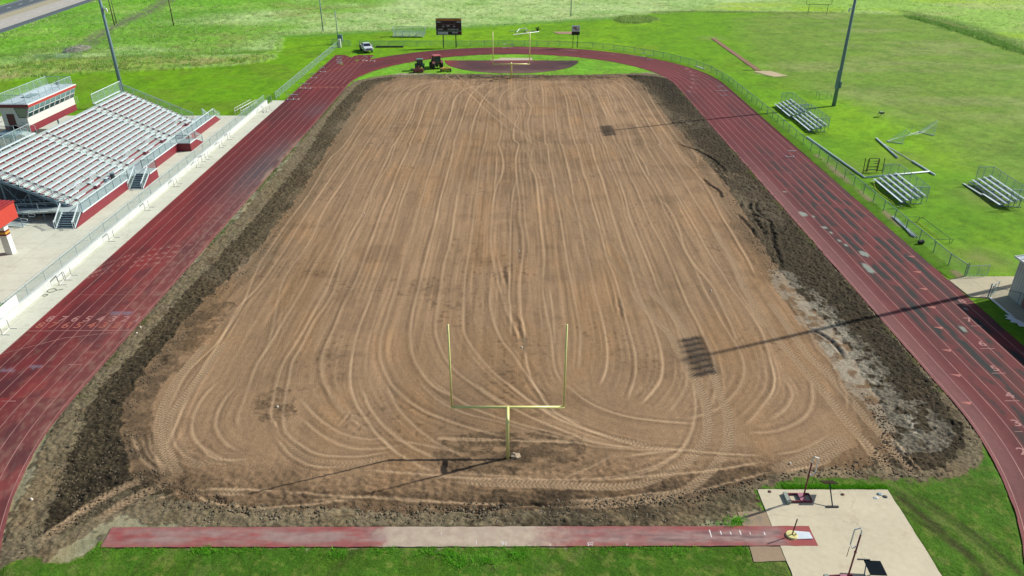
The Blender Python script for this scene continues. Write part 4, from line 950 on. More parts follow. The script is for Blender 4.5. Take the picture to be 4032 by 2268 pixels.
def panel(name, quads, parent, mat=None):
    """quads: list of four corners (bottom a, bottom b, top b, top a); UV in metres"""
    me = bpy.data.meshes.new(name); vs = []; fs = []; uv = []; s = 0.0
    for q in quads:
        n = len(vs); vs += [tuple(p) for p in q]; fs.append((n, n+1, n+2, n+3)); L = (Vector(q[1]) - Vector(q[0])).length; h = (Vector(q[3]) - Vector(q[0])).length
        uv += [(s, 0), (s + L, 0), (s + L, h), (s, h)]; s += L
    me.from_pydata(vs, [], fs); l = me.uv_layers.new(name='UVMap')
    for i, p in enumerate(uv): l.data[i].uv = p
    me.materials.append(mat or M_chain); o = bpy.data.objects.new(name, me); link(o, parent); return o

def fence(pts, h, label, z0=0.0, posts=None, every=3.0, mat=None, r=.03, link_=True, mid=False, cat='fence', group=None, loc=None):
    mat = mat or galv
    o = loc or pts[0]; f = thing('chain_link_fence', (o[0], o[1], 0), 0, label, cat, group)
    P = [Vector((p[0] - o[0], p[1] - o[1], z0)) for p in pts]; up = Vector((0, 0, h))
    if link_: panel('chain_link_mesh', [(a, b, b + up, a + up) for a, b in zip(P[:-1], P[1:])], f)
    MB().tube([p + up for p in P], r * .85, 6).build('top_rail', mat, f)
    if mid: MB().tube([p + up * .5 for p in P], r * .6, 6).build('middle_rail', mat, f)
    if posts is None:
        posts = []
        for a, b in zip(P[:-1], P[1:]):
            n = max(1, round((b - a).length / every))
            posts += [a.lerp(b, k / n) for k in range(n)]
        posts.append(P[-1])
    else: posts = [Vector((p[0] - o[0], p[1] - o[1], z0)) for p in posts]
    base = MB().cyl((0, 0, -.1), (0, 0, h + .04), r, 8).build('fence_post', mat, f); base.location = posts[0]
    for p in posts[1:100]:
        c = base.copy(); SC.collection.objects.link(c); c.parent = f; c.location = p
    return f

# ------------------------------------------------------------ goal posts
def goal(x, yb, yc, label, q=1.0):
    g = thing('goal_post', (x, yb, 0), 0, label, 'goal post', 'football goal posts'); s = 1 if yc > yb else -1; d = yc - yb
    MB().tube([(0, 0, -.2), (0, 0, 2.75), (0, .12 * s, 2.98), (0, .35 * s, 3.05), (0, d, 3.05)], .105 * q, 12).build('gooseneck_post', yellowp, g, True)
    MB().cyl((-3.6, d, 3.05), (3.6, d, 3.05), .085 * q, 12).build('crossbar', yellowp, g, True)
    for sx in (-1, 1): MB().cyl((3.56 * sx, d, 3.05), (3.56 * sx, d, 9.15), .058 * q, 10).build('upright', yellowp, g, True)
    return g
goal(-.27, 36.6, 37.9, 'pale yellow goal post standing in the near end of the dirt field')
goal(-.14, 148.88, 147.5, 'pale yellow goal post at the far end before the dark half-round apron', 1.5)

# ------------------------------------------------------------ floodlight masts
def mast(x, y, label, box=True):
    t = thing('light_mast', (x, y, 0), 0, label, 'light pole', 'floodlight masts')
    MB().tube([(0, 0, -.3), (0, 0, 12), (0, 0, 32)], .34, 14, .15).build('pole', galv_dark, t, True)
    for z in (30.25, 31.0):
        MB().box((0, 0, z), (.12, 5.4, .12)).build('crossarm', galv_dark, t)
        base = None
        for k in range(7):
            yy = -2.4 + .8 * k
            if base is None:
                base = MB().tube([(0, 0, 0), (-.2, 0, -.05), (-.5, 0, -.14)], .18, 12, .33).build('floodlight', darkgrey, t, True); base.location = (-.12, yy, z + .05)
            else:
                c = base.copy(); SC.collection.objects.link(c); c.parent = t; c.location = (-.12, yy, z + .05)
    MB().box((0, 0, 30.7), (.1, .1, 1.2)).build('crossarm_bracket', galv_dark, t)
    if box:
        MB().box((-.30, -.28, 4.6), (.45, .35, 3.0)).build('ballast_box', galv_dark, t, bevel=.02)
        MB().box((.32, -.2, 3.65), (.3, .3, 1.1)).build('ballast_box', galv_dark, t, bevel=.02)
    c = MB().box((-.45 if x > 0 else .5, 0, 15.8), (.5, .25, .2)); c.box((-.3 if x > 0 else .3, 0, 16.1), (.5, .1, .1)); c.box((-.65 if x > 0 else .7, 0, 15.55), (.22, .22, .35)); c.build('camera_bracket', white, t)
    return t
mast(55.46, 126.93, 'tall grey floodlight mast with ballast boxes on the practice grass behind the far bleachers')
mast(-66.6, 126.93, 'tall grey floodlight mast behind the far rear corner of the grandstand', box=False)
mast(55.3, 63.65, 'tall floodlight mast beside the shed that throws the long shadow across the near dirt')

# ------------------------------------------------------------ scoreboard and play clock
def scoreboard():
    t = thing('scoreboard', (-15.0, 183.3, 0), 0, 'black football scoreboard with an orange name band standing on two posts beyond the far bend', 'scoreboard')
    for x in (-1.43, 1.6): MB().box((x, 0, 3.3), (.22, .22, 6.6)).build('post', black, t)
    bm = plain('scoreboard_face', C(42, 24, 32), .45, var=.05)
    b = MB().bb(-3.0, 3.05, -.2, -.45, 3.82, 6.7).build('display_panel', bm, t, bevel=.02)
    a = MB().bb(-3.0, 3.05, -.2, -.45, 2.93, 3.76).build('advertising_panel', plain('ad_panel', C(34, 28, 34), .5), t, bevel=.02)
    band = MB().bb(-2.95, 3.0, -.45, -.47, 6.22, 6.64).build('name_band', plain('band_orange', C(255, 176, 60), .5), b)
    mk = lambda s, size, x, z, mat, par, sx=1.0, bold=.0, nm='lettering': text_mesh(nm, s, size, (x, -.49, z), (R(90), 0, 0), mat, par, sx=sx, bold=bold)
    drk = plain('letter_dark', C(70, 30, 30), .6)
    mk('NATCHITOCHES CENTRAL', .40, .03, 6.43, drk, b, 1.06, .004)
    mk('HOME', .36, -2.35, 5.85, white, b, 1, .01); mk('VISITOR', .32, 2.42, 5.85, white, b, .9, .015)
    mk('TOL', .32, -1.25, 4.85, white, b, 1, .01); mk('QTR', .36, -.12, 5.0, white, b, 1, .015); mk('TOL', .32, 1.3, 4.85, white, b, 1, .01)
    mk('DOWN', .36, -1.95, 4.2, white, b, 1, .01); mk('TO GO', .34, .3, 4.2, white, b, 1, .01); mk('BALL ON', .34, 1.6, 4.2, white, b, 1, .01)
    fr = MB()
    for a_, c_ in (((-1.5, 6.12), (1.5, 6.12)), ((-1.5, 5.3), (1.5, 5.3)), ((-1.5, 5.3), (-1.5, 6.12)), ((1.5, 5.3), (1.5, 6.12))): fr.beam((a_[0], -.475, a_[1]), (c_[0], -.475, c_[1]), .05, .05)
    fr.build('clock_frame', plain('pinkish_frame', C(190, 130, 150), .5), b)
    ed = MB()
    for z in (3.84, 6.68): ed.beam((-3.0, -.475, z), (3.05, -.475, z), .05, .04)
    for x in (-2.99, 3.04): ed.beam((x, -.475, 3.84), (x, -.475, 6.68), .05, .04)
    ed.build('panel_edge', galv, b)
    led = plain('digit_window', C(60, 22, 36), .3); m = MB()
    for x0, x1, z0, z1 in ((-2.8, -1.7, 4.95, 5.6), (1.75, 2.85, 4.95, 5.6), (-1.2, 1.2, 5.42, 6.0), (-.45, .2, 4.5, 4.75), (-2.4, -1.5, 4.45, 4.8), (.1, .6, 4.45, 4.8)): m.bb(x0, x1, -.45, -.462, z0, z1)
    m.build('digit_window', led, b)
    m = MB().bb(-2.62, -.2, -.45, -.47, 3.08, 3.62).build('white_advert', white, a, bevel=.0)
    mk('Weyerhaeuser', .27, -1.25, 3.34, plain('advert_green', C(60, 110, 112), .6), a, .95, .004)
    MB().add([(-2.5, -.485, 3.2), (-2.16, -.485, 3.2), (-2.33, -.485, 3.52)], [(0, 1, 2)]).build('advert_triangle', plain('logo_green', C(20, 120, 96), .6), a)
    mk('MOVE', .44, 1.45, 3.47, white, a, 1.1, .015); mk('FORWARD TOGETHER', .12, 1.45, 3.15, plain('grey_letters', C(170, 170, 172), .6), a, 1.0)
    sp = MB(); rr = random.Random(3)
    pts = [(2.62 + math.cos(k * math.pi / 8) * (.26 if k % 2 else .17), -.485, 3.36 + math.sin(k * math.pi / 8) * (.28 if k % 2 else .17)) for k in range(16)]
    sp.add(pts, [tuple(range(16))]).build('red_splash', plain('splash_red', C(140, 30, 40), .6), a)
scoreboard()
def playclock():
    t = thing('play_clock_sign', (15.1, 182.75, 0), R(-2), 'small white and black play clock sign with an orange letter emblem on two posts', 'sign')
    for x in (-.55, .55): MB().box((x, .12, 2.6), (.13, .13, 5.2)).build('post', black, t)
    b = MB().bb(-.95, .95, -.15, .05, 3.72, 5.12).build('emblem_panel', white, t, bevel=.02)
    MB().bb(-.95, .95, -.15, .05, 2.95, 3.70).build('clock_panel', plain('clock_black', C(26, 28, 34), .35), t, bevel=.02)
    mm = plain('emblem_maroon', C(120, 44, 40), .6); oo = plain('emblem_orange', C(190, 100, 60), .6)
    text_mesh('emblem_letter', 'N', .75, (-.16, -.17, 4.55), (R(90), 0, 0), mm, b, bold=.03); text_mesh('emblem_letter', 'C', .75, (.10, -.185, 4.25), (R(90), 0, 0), oo, b, bold=.03)
    s = MB(); s.beam((-.75, -.19, 4.42), (.80, -.19, 4.22), .03, .03); s.add([(.45, -.2, 4.38), (.86, -.2, 4.25), (.5, -.2, 4.14)], [(0, 1, 2)]); s.add([(-.8, -.2, 4.5), (-.45, -.2, 4.43), (-.7, -.2, 4.3)], [(0, 1, 2)]); s.build('emblem_spear', mm, b)
playclock()

# ------------------------------------------------------------ pickup truck and the person
def wheel(parent, loc, r, wd, rot=0, rim=.55, lugs=False, mat=None, rimmat=None, name='wheel'):
    e = MB(); n = 24; pr_ = [(r * rim, -wd/2), (r * .9, -wd/2), (r, -wd * .35), (r, wd * .35), (r * .9, wd/2), (r * rim, wd/2)]
    vs = []; fs = []
    for k in range(n):
        a = 2 * math.pi * k / n
        for q, yy in pr_: vs.append((yy, q * math.cos(a), q * math.sin(a)))
    m = len(pr_)
    for k in range(n):
        for j in range(m - 1): fs.append((k*m + j, ((k+1) % n)*m + j, ((k+1) % n)*m + j + 1, k*m + j + 1))
    e.add(vs, fs)
    if lugs:
        for k in range(18):
            a = 2 * math.pi * k / 18
            for sx in (-1, 1):
                e.box((sx * wd * .22, (r + .02) * math.cos(a + sx * .08), (r + .02) * math.sin(a + sx * .08)), (wd * .5, .06, .1), M=Matrix.Rotation(a + math.pi/2 + sx*.0, 4, 'X') @ Matrix.Rotation(sx * .5, 4, 'Z'))
    o = e.build(name, mat or rubber, parent, False); o.location = loc; o.rotation_euler = (0, 0, rot)
    MB().cyl((-wd * .36, 0, 0), (wd * .36, 0, 0), r * rim, 16).build('rim', rimmat or galv, o, False)
    return o
def truck():
    tw = plain('truck_white', C(236, 240, 244), .28, var=.03, coat=.5)
    ang = math.atan2(.36, .93)     # heading towards the camera, slightly to the right
    t = thing('pickup_truck', (-34.0, 178.35, 0), ang + math.pi, 'white crew cab pickup truck parked on the grass beside the far fence', 'truck')
    # local: +y forward, 5.9 long, 2.0 wide
    body = [(2.95, .55), (2.98, 1.0), (2.85, 1.18), (1.35, 1.32), (1.25, 1.34), (-.85, 1.36), (-.85, 1.30), (-2.9, 1.30), (-2.93, .62), (-2.2, .55), (-1.9, .5), (1.5, .5), (1.7, .5)]
    vs = []; n = len(body)
    m = MB()
    for sx, iw in ((-1, 1.0), (1, 1.0)): pass
    bm = MB(); P = [(y, z) for y, z in body]
    bm.add([(-1.0, y, z) for y, z in P] + [(1.0, y, z) for y, z in P], [tuple(range(n)), tuple(range(n, 2*n))[::-1]] + [(i, n+i, n+(i+1) % n, (i+1) % n) for i in range(n)])
    bd = bm.build('body', tw, t, bevel=.05)
    MB().bb(-.82, .82, -2.8, -.98, 1.305, 1.33).build('cargo_bed', plain('bed_liner', C(34, 36, 38), .8), t)
    # cab
    c = MB(); lo = [(-.92, -.85), (.92, -.85), (.92, 1.38), (-.92, 1.38)]; hi = [(-.76, -.62), (.76, -.62), (.76, .62), (-.76, .62)]
    c.add([(x, y, 1.32) for x, y in lo] + [(x, y, 1.93) for x, y in hi], [(0, 1, 2, 3)[::-1], (4, 5, 6, 7)] + [(i, (i+1) % 4, 4 + (i+1) % 4, 4 + i) for i in range(4)]); c.build('cab', tw, t, bevel=.06)
    g = plain('truck_glass', C(26, 38, 48), .06, spec=.9)
    MB().add([(-.80, 1.30, 1.37), (.80, 1.30, 1.37), (.68, .68, 1.88), (-.68, .68, 1.88)], [(0, 1, 2, 3)]).build('windscreen', g, t).location = (0, .035, .012)
    MB().add([(-.74, -.80, 1.42), (.74, -.80, 1.42), (.66, -.66, 1.84), (-.66, -.66, 1.84)], [(0, 1, 2, 3)]).build('rear_window', g, t).location = (0, -.03, .01)
    for sx in (-1, 1):
        for y0, y1, u0, u1 in ((-.72, .16, -.56, .10), (.22, 1.12, .16, .52)):
            MB().add([(sx * .915, y0, 1.38), (sx * .915, y1, 1.38), (sx * .80, u1, 1.86), (sx * .80, u0, 1.86)], [(0, 1, 2, 3)]).build('side_window', g, t).location = (sx * .015, 0, 0)
        mr = MB().box((sx * 1.15, 1.0, 1.45), (.24, .12, .26)); mr.box((sx * 1.02, 1.0, 1.4), (.2, .05, .05)); mr.build('wing_mirror', tw, t, bevel=.02)
        MB().box((sx * .80, 2.93, 1.0), (.34, .12, .24)).build('headlight', plain('headlight_glass', C(190, 200, 210), .1, spec=.8), t, bevel=.02)
    gm = plain('grille_dark', C(40, 44, 60), .35, metal=.4)
    gr = MB().bb(-.60, .60, 2.92, 3.0, .82, 1.14).build('grille', gm, t, bevel=.02)
    MB().box((0, 3.01, .98), (1.1, .03, .05)).box((0, 3.01, .98), (.06, .03, .3)).build('grille_bar', galv, gr)
    MB().bb(-.98, .98, 2.90, 3.08, .52, .74).build('bumper', plain('chrome', C(190, 194, 198), .2, metal=.8), t, bevel=.03)
    MB().bb(-.98, .98, -3.02, -2.9, .52, .72).build('bumper', plain('chrome', C(190, 194, 198), .2, metal=.8), t, bevel=.03)
    for sx in (-1, 1):
        for y in (1.85, -1.85): wheel(t, (sx * .88, y, .4), .4, .28)
    return t
truck()

def person(loc, rz):
    """standing, leaning with one arm on the truck's open window"""
    t = thing('person', loc, rz, 'person in dark clothes standing at the side of the white pickup truck', 'person')
    v = [(0, 0, .92), (0, 0, 1.1), (0, .01, 1.30), (0, .02, 1.46), (0, .03, 1.54), (0, .04, 1.62), (0, .05, 1.72),
         (.11, 0, .90), (.13, .02, .50), (.14, -.02, .08), (.14, .12, .04), (-.11, 0, .90), (-.13, -.02, .50), (-.14, -.06, .08), (-.14, .08, .04),
         (.20, .02, 1.42), (.30, .10, 1.18), (.24, .34, 1.22), (.22, .42, 1.22), (-.20, .02, 1.42), (-.27, .0, 1.14), (-.24, .12, .92), (-.23, .16, .84)]
    r = [.15, .14, .17, .13, .055, .06, .10, .095, .065, .045, .035, .095, .065, .045, .035, .06, .045, .036, .04, .06, .045, .036, .04]
    e = [(0,1),(1,2),(2,3),(3,4),(4,5),(5,6),(0,7),(7,8),(8,9),(9,10),(0,11),(11,12),(12,13),(13,14),(3,15),(15,16),(16,17),(17,18),(3,19),(19,20),(20,21),(21,22)]
    def skin(name, vs, es, rs, mat, scale=1.0):
        me = bpy.data.meshes.new(name); me.from_pydata(vs, es, []); o = bpy.data.objects.new(name, me); link(o, t)
        sk = o.modifiers.new('skin', 'SKIN'); 
        for i, q in enumerate(me.skin_vertices[0].data if me.skin_vertices else []): q.radius = (rs[i] * scale, rs[i] * scale)
        o.modifiers.new('sub', 'SUBSURF').levels = 1; me.materials.append(mat); return o
    def build(name, vs, es, rs, mat):
        me = bpy.data.meshes.new(name); me.from_pydata(vs, es, []); bm = bmesh.new(); bm.from_mesh(me); ly = bm.verts.layers.skin.verify(); bm.verts.ensure_lookup_table()
        for i, q in enumerate(bm.verts): q[ly].radius = (rs[i], rs[i]); q[ly].use_root = (i == 0)
        bm.to_mesh(me); bm.free(); me.materials.append(mat); o = bpy.data.objects.new(name, me); link(o, t)
        o.modifiers.new('skin', 'SKIN'); s = o.modifiers.new('sub', 'SUBSURF'); s.levels = 2; s.render_levels = 2; return o
    skinm = plain('skin', C(188, 140, 116), .6, var=.03)
    build('body', v, e, r, skinm)
    cloth = plain('dark_navy_cloth', C(44, 52, 74), .9, var=.1)
    build('shirt', [(0, 0, .98), (0, 0, 1.12), (0, .01, 1.32), (0, .02, 1.45), (.20, .02, 1.42), (.27, .07, 1.26), (-.20, .02, 1.42), (-.25, .0, 1.25)], [(0,1),(1,2),(2,3),(3,4),(4,5),(3,6),(6,7)], [.165, .16, .19, .13, .08, .065, .08, .065], cloth)
    build('trousers', [(0, 0, .94), (.11, 0, .88), (.13, .02, .50), (.14, -.02, .10), (-.11, 0, .88), (-.13, -.02, .50), (-.14, -.06, .10)], [(0,1),(1,2),(2,3),(0,4),(4,5),(5,6)], [.17, .11, .085, .065, .11, .085, .065], plain('jeans', C(40, 48, 62), .9, var=.1))
    build('hair', [(0, .0, 1.70), (0, .04, 1.78), (0, -.02, 1.76)], [(0, 1), (0, 2)], [.085, .085, .085], plain('dark_hair', C(40, 32, 28), .9))
    h = MB().box((-.035, .155, 1.70), (.03, .01, .015)).box((.035, .155, 1.70), (.03, .01, .015)); h.build('eyes', black, t)
    MB().cyl((0, .14, 1.69), (0, .175, 1.655), .014, 6).build('nose', skinm, t); MB().box((0, .15, 1.625), (.05, .012, .01)).build('mouth', plain('lips', C(150, 90, 84), .6), t)
    for sx in (-1, 1):
        MB().box((sx * .105, .05, 1.68), (.02, .05, .06)).build('ear', skinm, t)
        bx = (.22, .45, 1.22) if sx > 0 else (-.23, .17, .80)
        for k in range(4): MB().tube([(bx[0] - .03 + .02 * k, bx[1], bx[2]), (bx[0] - .03 + .02 * k, bx[1] + .04, bx[2] - .02), (bx[0] - .03 + .02 * k, bx[1] + .055 + .006 * (k in (1, 2)), bx[2] - .05)], .008, 6).build('finger', skinm, t)
        MB().tube([(bx[0] - .05 * sx, bx[1] - .03, bx[2]), (bx[0] - .06 * sx, bx[1] + .02, bx[2] - .02)], .009, 6).build('thumb', skinm, t)
person((-35.55, 178.75, 0), R(-68))

# ------------------------------------------------------------ tractors and what they pull
def tractor(name, loc, rz, label, hood, roofm, cabm, sc=1.0, roofc=None, impl=None):
    t = thing(name, loc, rz, label, 'tractor')
    # local: +y is the front
    f = MB().bb(-.34*sc, .34*sc, .35*sc, 2.1*sc, .75*sc, 1.45*sc); f.bb(-.28*sc, .28*sc, 2.1*sc, 2.22*sc, .8*sc, 1.3*sc); f.build('bonnet', hood, t, bevel=.06)
    MB().bb(-.22*sc, .22*sc, -.7*sc, 2.0*sc, .5*sc, .85*sc).build('chassis', darkgrey, t)
    cab = MB()
    for x, y in ((-.62, -.72), (.62, -.72), (-.62, .42), (.62, .42)): cab.beam((x*sc, y*sc, .95*sc), (x*.92*sc, y*.95*sc, 2.3*sc), .09*sc, .09*sc)
    cab.bb(-.64*sc, .64*sc, -.74*sc, .45*sc, .88*sc, .98*sc); cb = cab.build('cab', cabm, t)
    g = plain('cab_glass', C(46, 84, 80), .08, spec=.8)
    MB().bb(-.57*sc, .57*sc, -.66*sc, .38*sc, .99*sc, 2.27*sc).build('cab_glass', g, cb)
    MB().bb(-.72*sc, .72*sc, -.82*sc, .55*sc, 2.28*sc, 2.46*sc).build('roof', roofm, t, bevel=.07)
    for s in (-1, 1):
        wheel(t, (s * .82*sc, -.35*sc, .72*sc), .72*sc, .42*sc, rim=.5, lugs=True, rimmat=hood)
        wheel(t, (s * .66*sc, 1.55*sc, .44*sc), .44*sc, .28*sc, rim=.5, lugs=True, rimmat=hood)
        fd = MB()
        for k in range(5):
            a = R(25 + 32 * k); b = R(25 + 32 * (k + 1))
            if k < 4: fd.beam((s*.82*sc, -.35*sc + .80*sc*math.cos(a), .72*sc + .80*sc*math.sin(a)), (s*.82*sc, -.35*sc + .80*sc*math.cos(b), .72*sc + .80*sc*math.sin(b)), .46*sc, .04)
        fd.build('mudguard', hood, t)
        MB().box((s * .5*sc, -.8*sc, 1.25*sc), (.12, .05, .12)).build('tail_light', plain('lamp_red', C(150, 40, 36), .3), t)
    MB().cyl((.42*sc, .75*sc, 1.4*sc), (.42*sc, .75*sc, 2.4*sc), .04, 8).build('exhaust', darkgrey, t)
    MB().cyl((-.5*sc, .4*sc, 1.6*sc), (-.95*sc, .5*sc, 1.9*sc), .02, 6).box((-.95*sc, .5*sc, 1.95*sc), (.16, .05, .26)).build('mirror', darkgrey, t)
    MB().beam((-.25*sc, -.6*sc, .55*sc), (-.3*sc, -1.5*sc, .45*sc), .07, .07).beam((.25*sc, -.6*sc, .55*sc), (.3*sc, -1.5*sc, .45*sc), .07, .07).beam((0, -.6*sc, 1.0*sc), (0, -1.5*sc, 1.0*sc), .06, .06).build('lift_arm', black, t)
    return t
greenp = plain('tractor_green', C(34, 88, 58), .4, var=.08); pale_green = plain('green_roof', C(96, 140, 112), .4, var=.05)
tractor('tractor', (-19.15, 156.9, 0), R(4), 'dark tractor with a green roof and black cab, red tiller behind it', greenp, pale_green, black, .95)
ti = thing('rotary_tiller', (-19.25, 154.6, 0), R(4), 'dusty red rotary tiller hitched behind the green roofed tractor', 'tiller')
MB().bb(-1.0, 1.0, -.45, .35, .35, .78).build('housing', tred, ti, bevel=.04)
MB().bb(-.98, .98, -.62, -.42, .12, .6).build('rear_flap', tred, ti, bevel=.02)
for s in (-1, 1): MB().bb(s*.98, s*1.06, -.5, .5, .08, .72).build('side_plate', tred, ti, bevel=.02)
q = MB(); q.beam((-.4, .2, .78), (-.35, .3, 1.3), .08, .08); q.beam((.4, .2, .78), (.35, .3, 1.3), .08, .08); q.beam((-.4, .3, 1.3), (.4, .3, 1.3), .08, .08); q.beam((0, -.3, .78), (0, .3, 1.3), .07, .07); q.bb(-.25, .25, -.15, .2, .78, 1.05); q.build('hitch_frame', tred, ti)
tractor('tractor', (-15.9, 158.8, 0), R(24), 'red tractor with a red cab roof beside the half-round apron', tred, plain('red_roof', C(206, 104, 104), .4), plain('cab_frame', C(80, 50, 48), .5), 1.12)
gb = thing('land_leveller', (-13.7, 155.5, 0), R(10), 'yellow box leveller on two wheels behind the red tractor', 'farm implement')
MB().bb(-1.15, 1.15, -.32, .3, .28, .72).build('box', yellow, gb, bevel=.03)
MB().bb(-1.15, 1.15, .3, .34, .1, .5).build('blade', darkgrey, gb)
for s in (-1, 1):
    wheel(gb, (s * .98, -.62, .36), .36, .22, rim=.45, rimmat=yellow)
    MB().beam((s*.98, -.62, .4), (s*.95, -.1, .6), .1, .1).build('wheel_arm', yellow, gb)
q = MB(); q.beam((-.8, .1, .72), (0, 1.3, .65), .1, .1); q.beam((.8, .1, .72), (0, 1.3, .65), .1, .1); q.beam((0, -.2, .72), (0, .5, 1.2), .07, .07); q.beam((-.15, .3, .72), (-.15, .3, 1.5), .05, .05).beam((.5, .3, .72), (.5, .3, 1.55), .05, .05); q.build('draw_frame', yellow, gb)

# ------------------------------------------------------------ hurdles
def make_hurdle(loc, rz, label, h=.92):
    t = thing('hurdle', loc, rz, label, 'hurdle', 'track hurdles')
    for s in (-1, 1):
        MB().beam((s*.50, -.06, .03), (s*.50, .66, .03), .055, .05).build('foot', white, t)
        MB().beam((s*.50, 0, .03), (s*.50, 0, h), .035, .035).build('upright', plain('hurdle_grey', C(150, 140, 142), .5), t)
    MB().beam((-.50, .0, .06), (.50, .0, .06), .05, .05).build('base_bar', white, t)
    MB().box((0, 0, h), (1.12, .05, .10)).build('top_board', white, t, bevel=.005)
    return t
_h0 = None
def hurdle(x, y, rz, label, z=.03, rot=None):
    global _h0
    if _h0 is None:
        _h0 = make_hurdle((x, y, z), rz, label)
        if rot: _h0.rotation_euler = rot
        return _h0
    return copytree(_h0, (x, y, z), rz, label, rot=rot)
for a in [
    (-41.95, 103.4, -90, 'hurdle by the white wall across from the middle press stand stairs'), (-42.0, 98.0, -90, 'hurdle against the white wall, first beyond the pair near the middle stairs'),
    (-41.95, 94.5, -82, 'hurdle tilted towards the track beside the white wall near the middle stairs'), (-42.05, 97.0, -95, 'hurdle close behind another along the white wall near the middle stairs'),
    (-41.95, 87.2, -86, 'hurdle standing alone at the white wall across from the middle stairs foot'), (-42.05, 79.3, -90, 'hurdle against the white wall opposite the long maroon skirt'),
    (-42.0, 70.7, -90, 'hurdle against the white wall opposite the near stairs of the stand'), (-41.85, 61.9, -88, 'hurdle with a dark upright by the white wall, farther of the near pair'),
    (-41.95, 60.9, -84, 'hurdle with its bar by the white wall, nearer of the near pair'), (-41.80, 52.1, -90, 'hurdle on the concrete at the left edge of the picture by the lane numbers'),
    (-42.1, 107.3, -90, 'hurdle at the white wall across from the farthest stair tower'), (-41.6, 122.6, -60, 'hurdle standing on the concrete at the far end of the white wall'),
    (-41.0, 123.4, -105, 'hurdle beside the far end of the white wall, nearer the track')]:
    hurdle(a[0], a[1], R(a[2]), a[3])
for a in [
    (-39.4, 131.2, 4, 'hurdle across the outer lane next to the end of the grass fence'), (-38.5, 131.4, -3, 'hurdle overlapping another across lanes beside the end of the grass fence'),
    (-39.4, 140.0, 2, 'hurdle on the outer lane by the faded far lane numbers'), (-38.45, 139.9, -4, 'hurdle one lane in by the faded far lane numbers'),
    (-39.5, 149.0, 3, 'lone hurdle on the outer lane where the bend joins the start chute'), (-39.05, 154.8, -2, 'lone hurdle on the outer lane nearest to the start chute'),
    (38.55, 98.4, 0, 'lone hurdle on the red lanes of the long straight by the benches'), (38.5, 134.4, 0, 'nearer of two hurdles standing on the far right bend'),
    (38.5, 137.8, 2, 'farther of two hurdles standing on the far right bend')]:
    hurdle(a[0], a[1], R(a[2]), a[3])
for x, y, rot, lab in [
    (-38.3, 167.2, (R(-90), 0, R(4)), 'hurdle lying flat in the start chute, farthest of the flat stack'), (-37.9, 165.4, (R(-92), 0, R(-6)), 'hurdle lying flat in the start chute, middle of the flat stack'),
    (-37.3, 163.4, (R(-90), 0, R(3)), 'hurdle lying flat in the start chute, nearest of the flat stack'), (-32.3, 167.2, (0, 0, R(150)), 'hurdle standing askew where the start chute meets the bend'),
    (-30.6, 166.6, (0, R(0), R(168)), 'hurdle with its feet on the bend next to the start chute'), (-38.7, 170.0, (R(-90), 0, R(12)), 'hurdle lying flat near the head of the start chute'),
    (-1.7, 182.4, (0, 0, R(28)), 'hurdle by the fence at the top of the bend, left of two'), (-.1, 181.9, (0, 0, R(12)), 'hurdle by the fence at the top of the bend, right of two'),
    (29.5, 170.8, (0, 0, R(10)), 'hurdle on the outer edge of the right bend by the fence'), (30.5, 168.0, (0, 0, R(-12)), 'hurdle tipped over the outer lanes of the right bend')]:
    hurdle(x, y, 0, lab, z=.10 if abs(rot[0]) > 1 else .03, rot=rot)

# ------------------------------------------------------------ fences, wall, banner
fence([(-41.75, 184.2), (-42.02, 181.6), (-42.05, 156), (-42.07, 131.69)], 1.25, 'grey chain link fence running up the grass beside the start chute', every=2.55)
fence([(-42.85, 129.5), (-42.07, 129.3)], 1.2, 'short chain link gate between the grass fence and the white wall', every=.8, cat='gate')
wallcon = slab_mat('wall_concrete_b', (206, 212, 206), 3.0, (150, 148, 128), .5, joints=False)
w_ = thing('low_wall', (-42.65, 80, 0), 0, 'long low white concrete wall between the stand apron and the track', 'wall')
MB().bb(-.15, .15, -48, 48.2, -.1, .70).build('wall_body', wallcon, w_, bevel=.02)
MB().bb(-.17, .17, -48.02, 48.22, .70, .745).build('coping', wallcon, w_, bevel=.01)
yy = [60.0 + 2.78 * k for k in range(-7, 25)]
fence([(-42.72, 40.5), (-42.72, 127.6)], 1.02, 'chain link fence standing on top of the low white wall by the stand', z0=.73, posts=[(-42.72, y) for y in yy] )
far_pts = [(-36.9, 185.0), (-33.6, 184.95), (-26.2, 184.95), (-10, 185.1), (.05, 185.3), (6, 185.2), (11.5, 184.55), (15.5, 183.7), (19.3, 182.4), (23.9, 179.6), (28.3, 176.1), (33.9, 170.2), (38.1, 162.8), (40.9, 154.6), (42.0, 145), (42.2, 133.2), (42.3, 121.5), (42.25, 110.6), (42.5, 95.6), (42.6, 84.3), (42.6, 73.4), (42.6, 64.6), (42.9, 62.3)]
fence(far_pts, 1.22, 'long green-grey chain link fence curving round the far bend and along the right straight', every=3.02, mat=galv_dark, r=.042)
def gate(x, y, rz, L, label, h=1.15, dbl=True):
    t = thing('gate', (x, y, 0), rz, label, 'gate', 'chain link gates')
    MB().cyl((-.12, 0, 0), (-.12, 0, h + .3), .045, 8).build('gate_post', galv_dark, t)
    q = MB()
    for z in (.12, h): q.tube([(0, 0, z), (L, 0, z)], .024, 6)
    for x_ in (0, L * .5, L): q.tube([(x_, 0, .12), (x_, 0, h)], .024, 6)
    q.build('gate_frame', galv, t)
    panel('chain_link_mesh', [((0, 0, .12), (L, 0, .12), (L, 0, h), (0, 0, h))], t); return t
gate(43.1, 62.2, R(3), 1.95, 'open chain link gate at the near end of the long fence by the path')
gate(42.75, 58.05, R(38), 1.7, 'chain link gate swung open over the concrete path beside the shed')
fence([(42.8, 57.9), (44.5, 56.7), (45.0, 45)], 1.2, 'chain link fence in the shade alongside the shed', every=3.3, mat=galv_dark, link_=True)
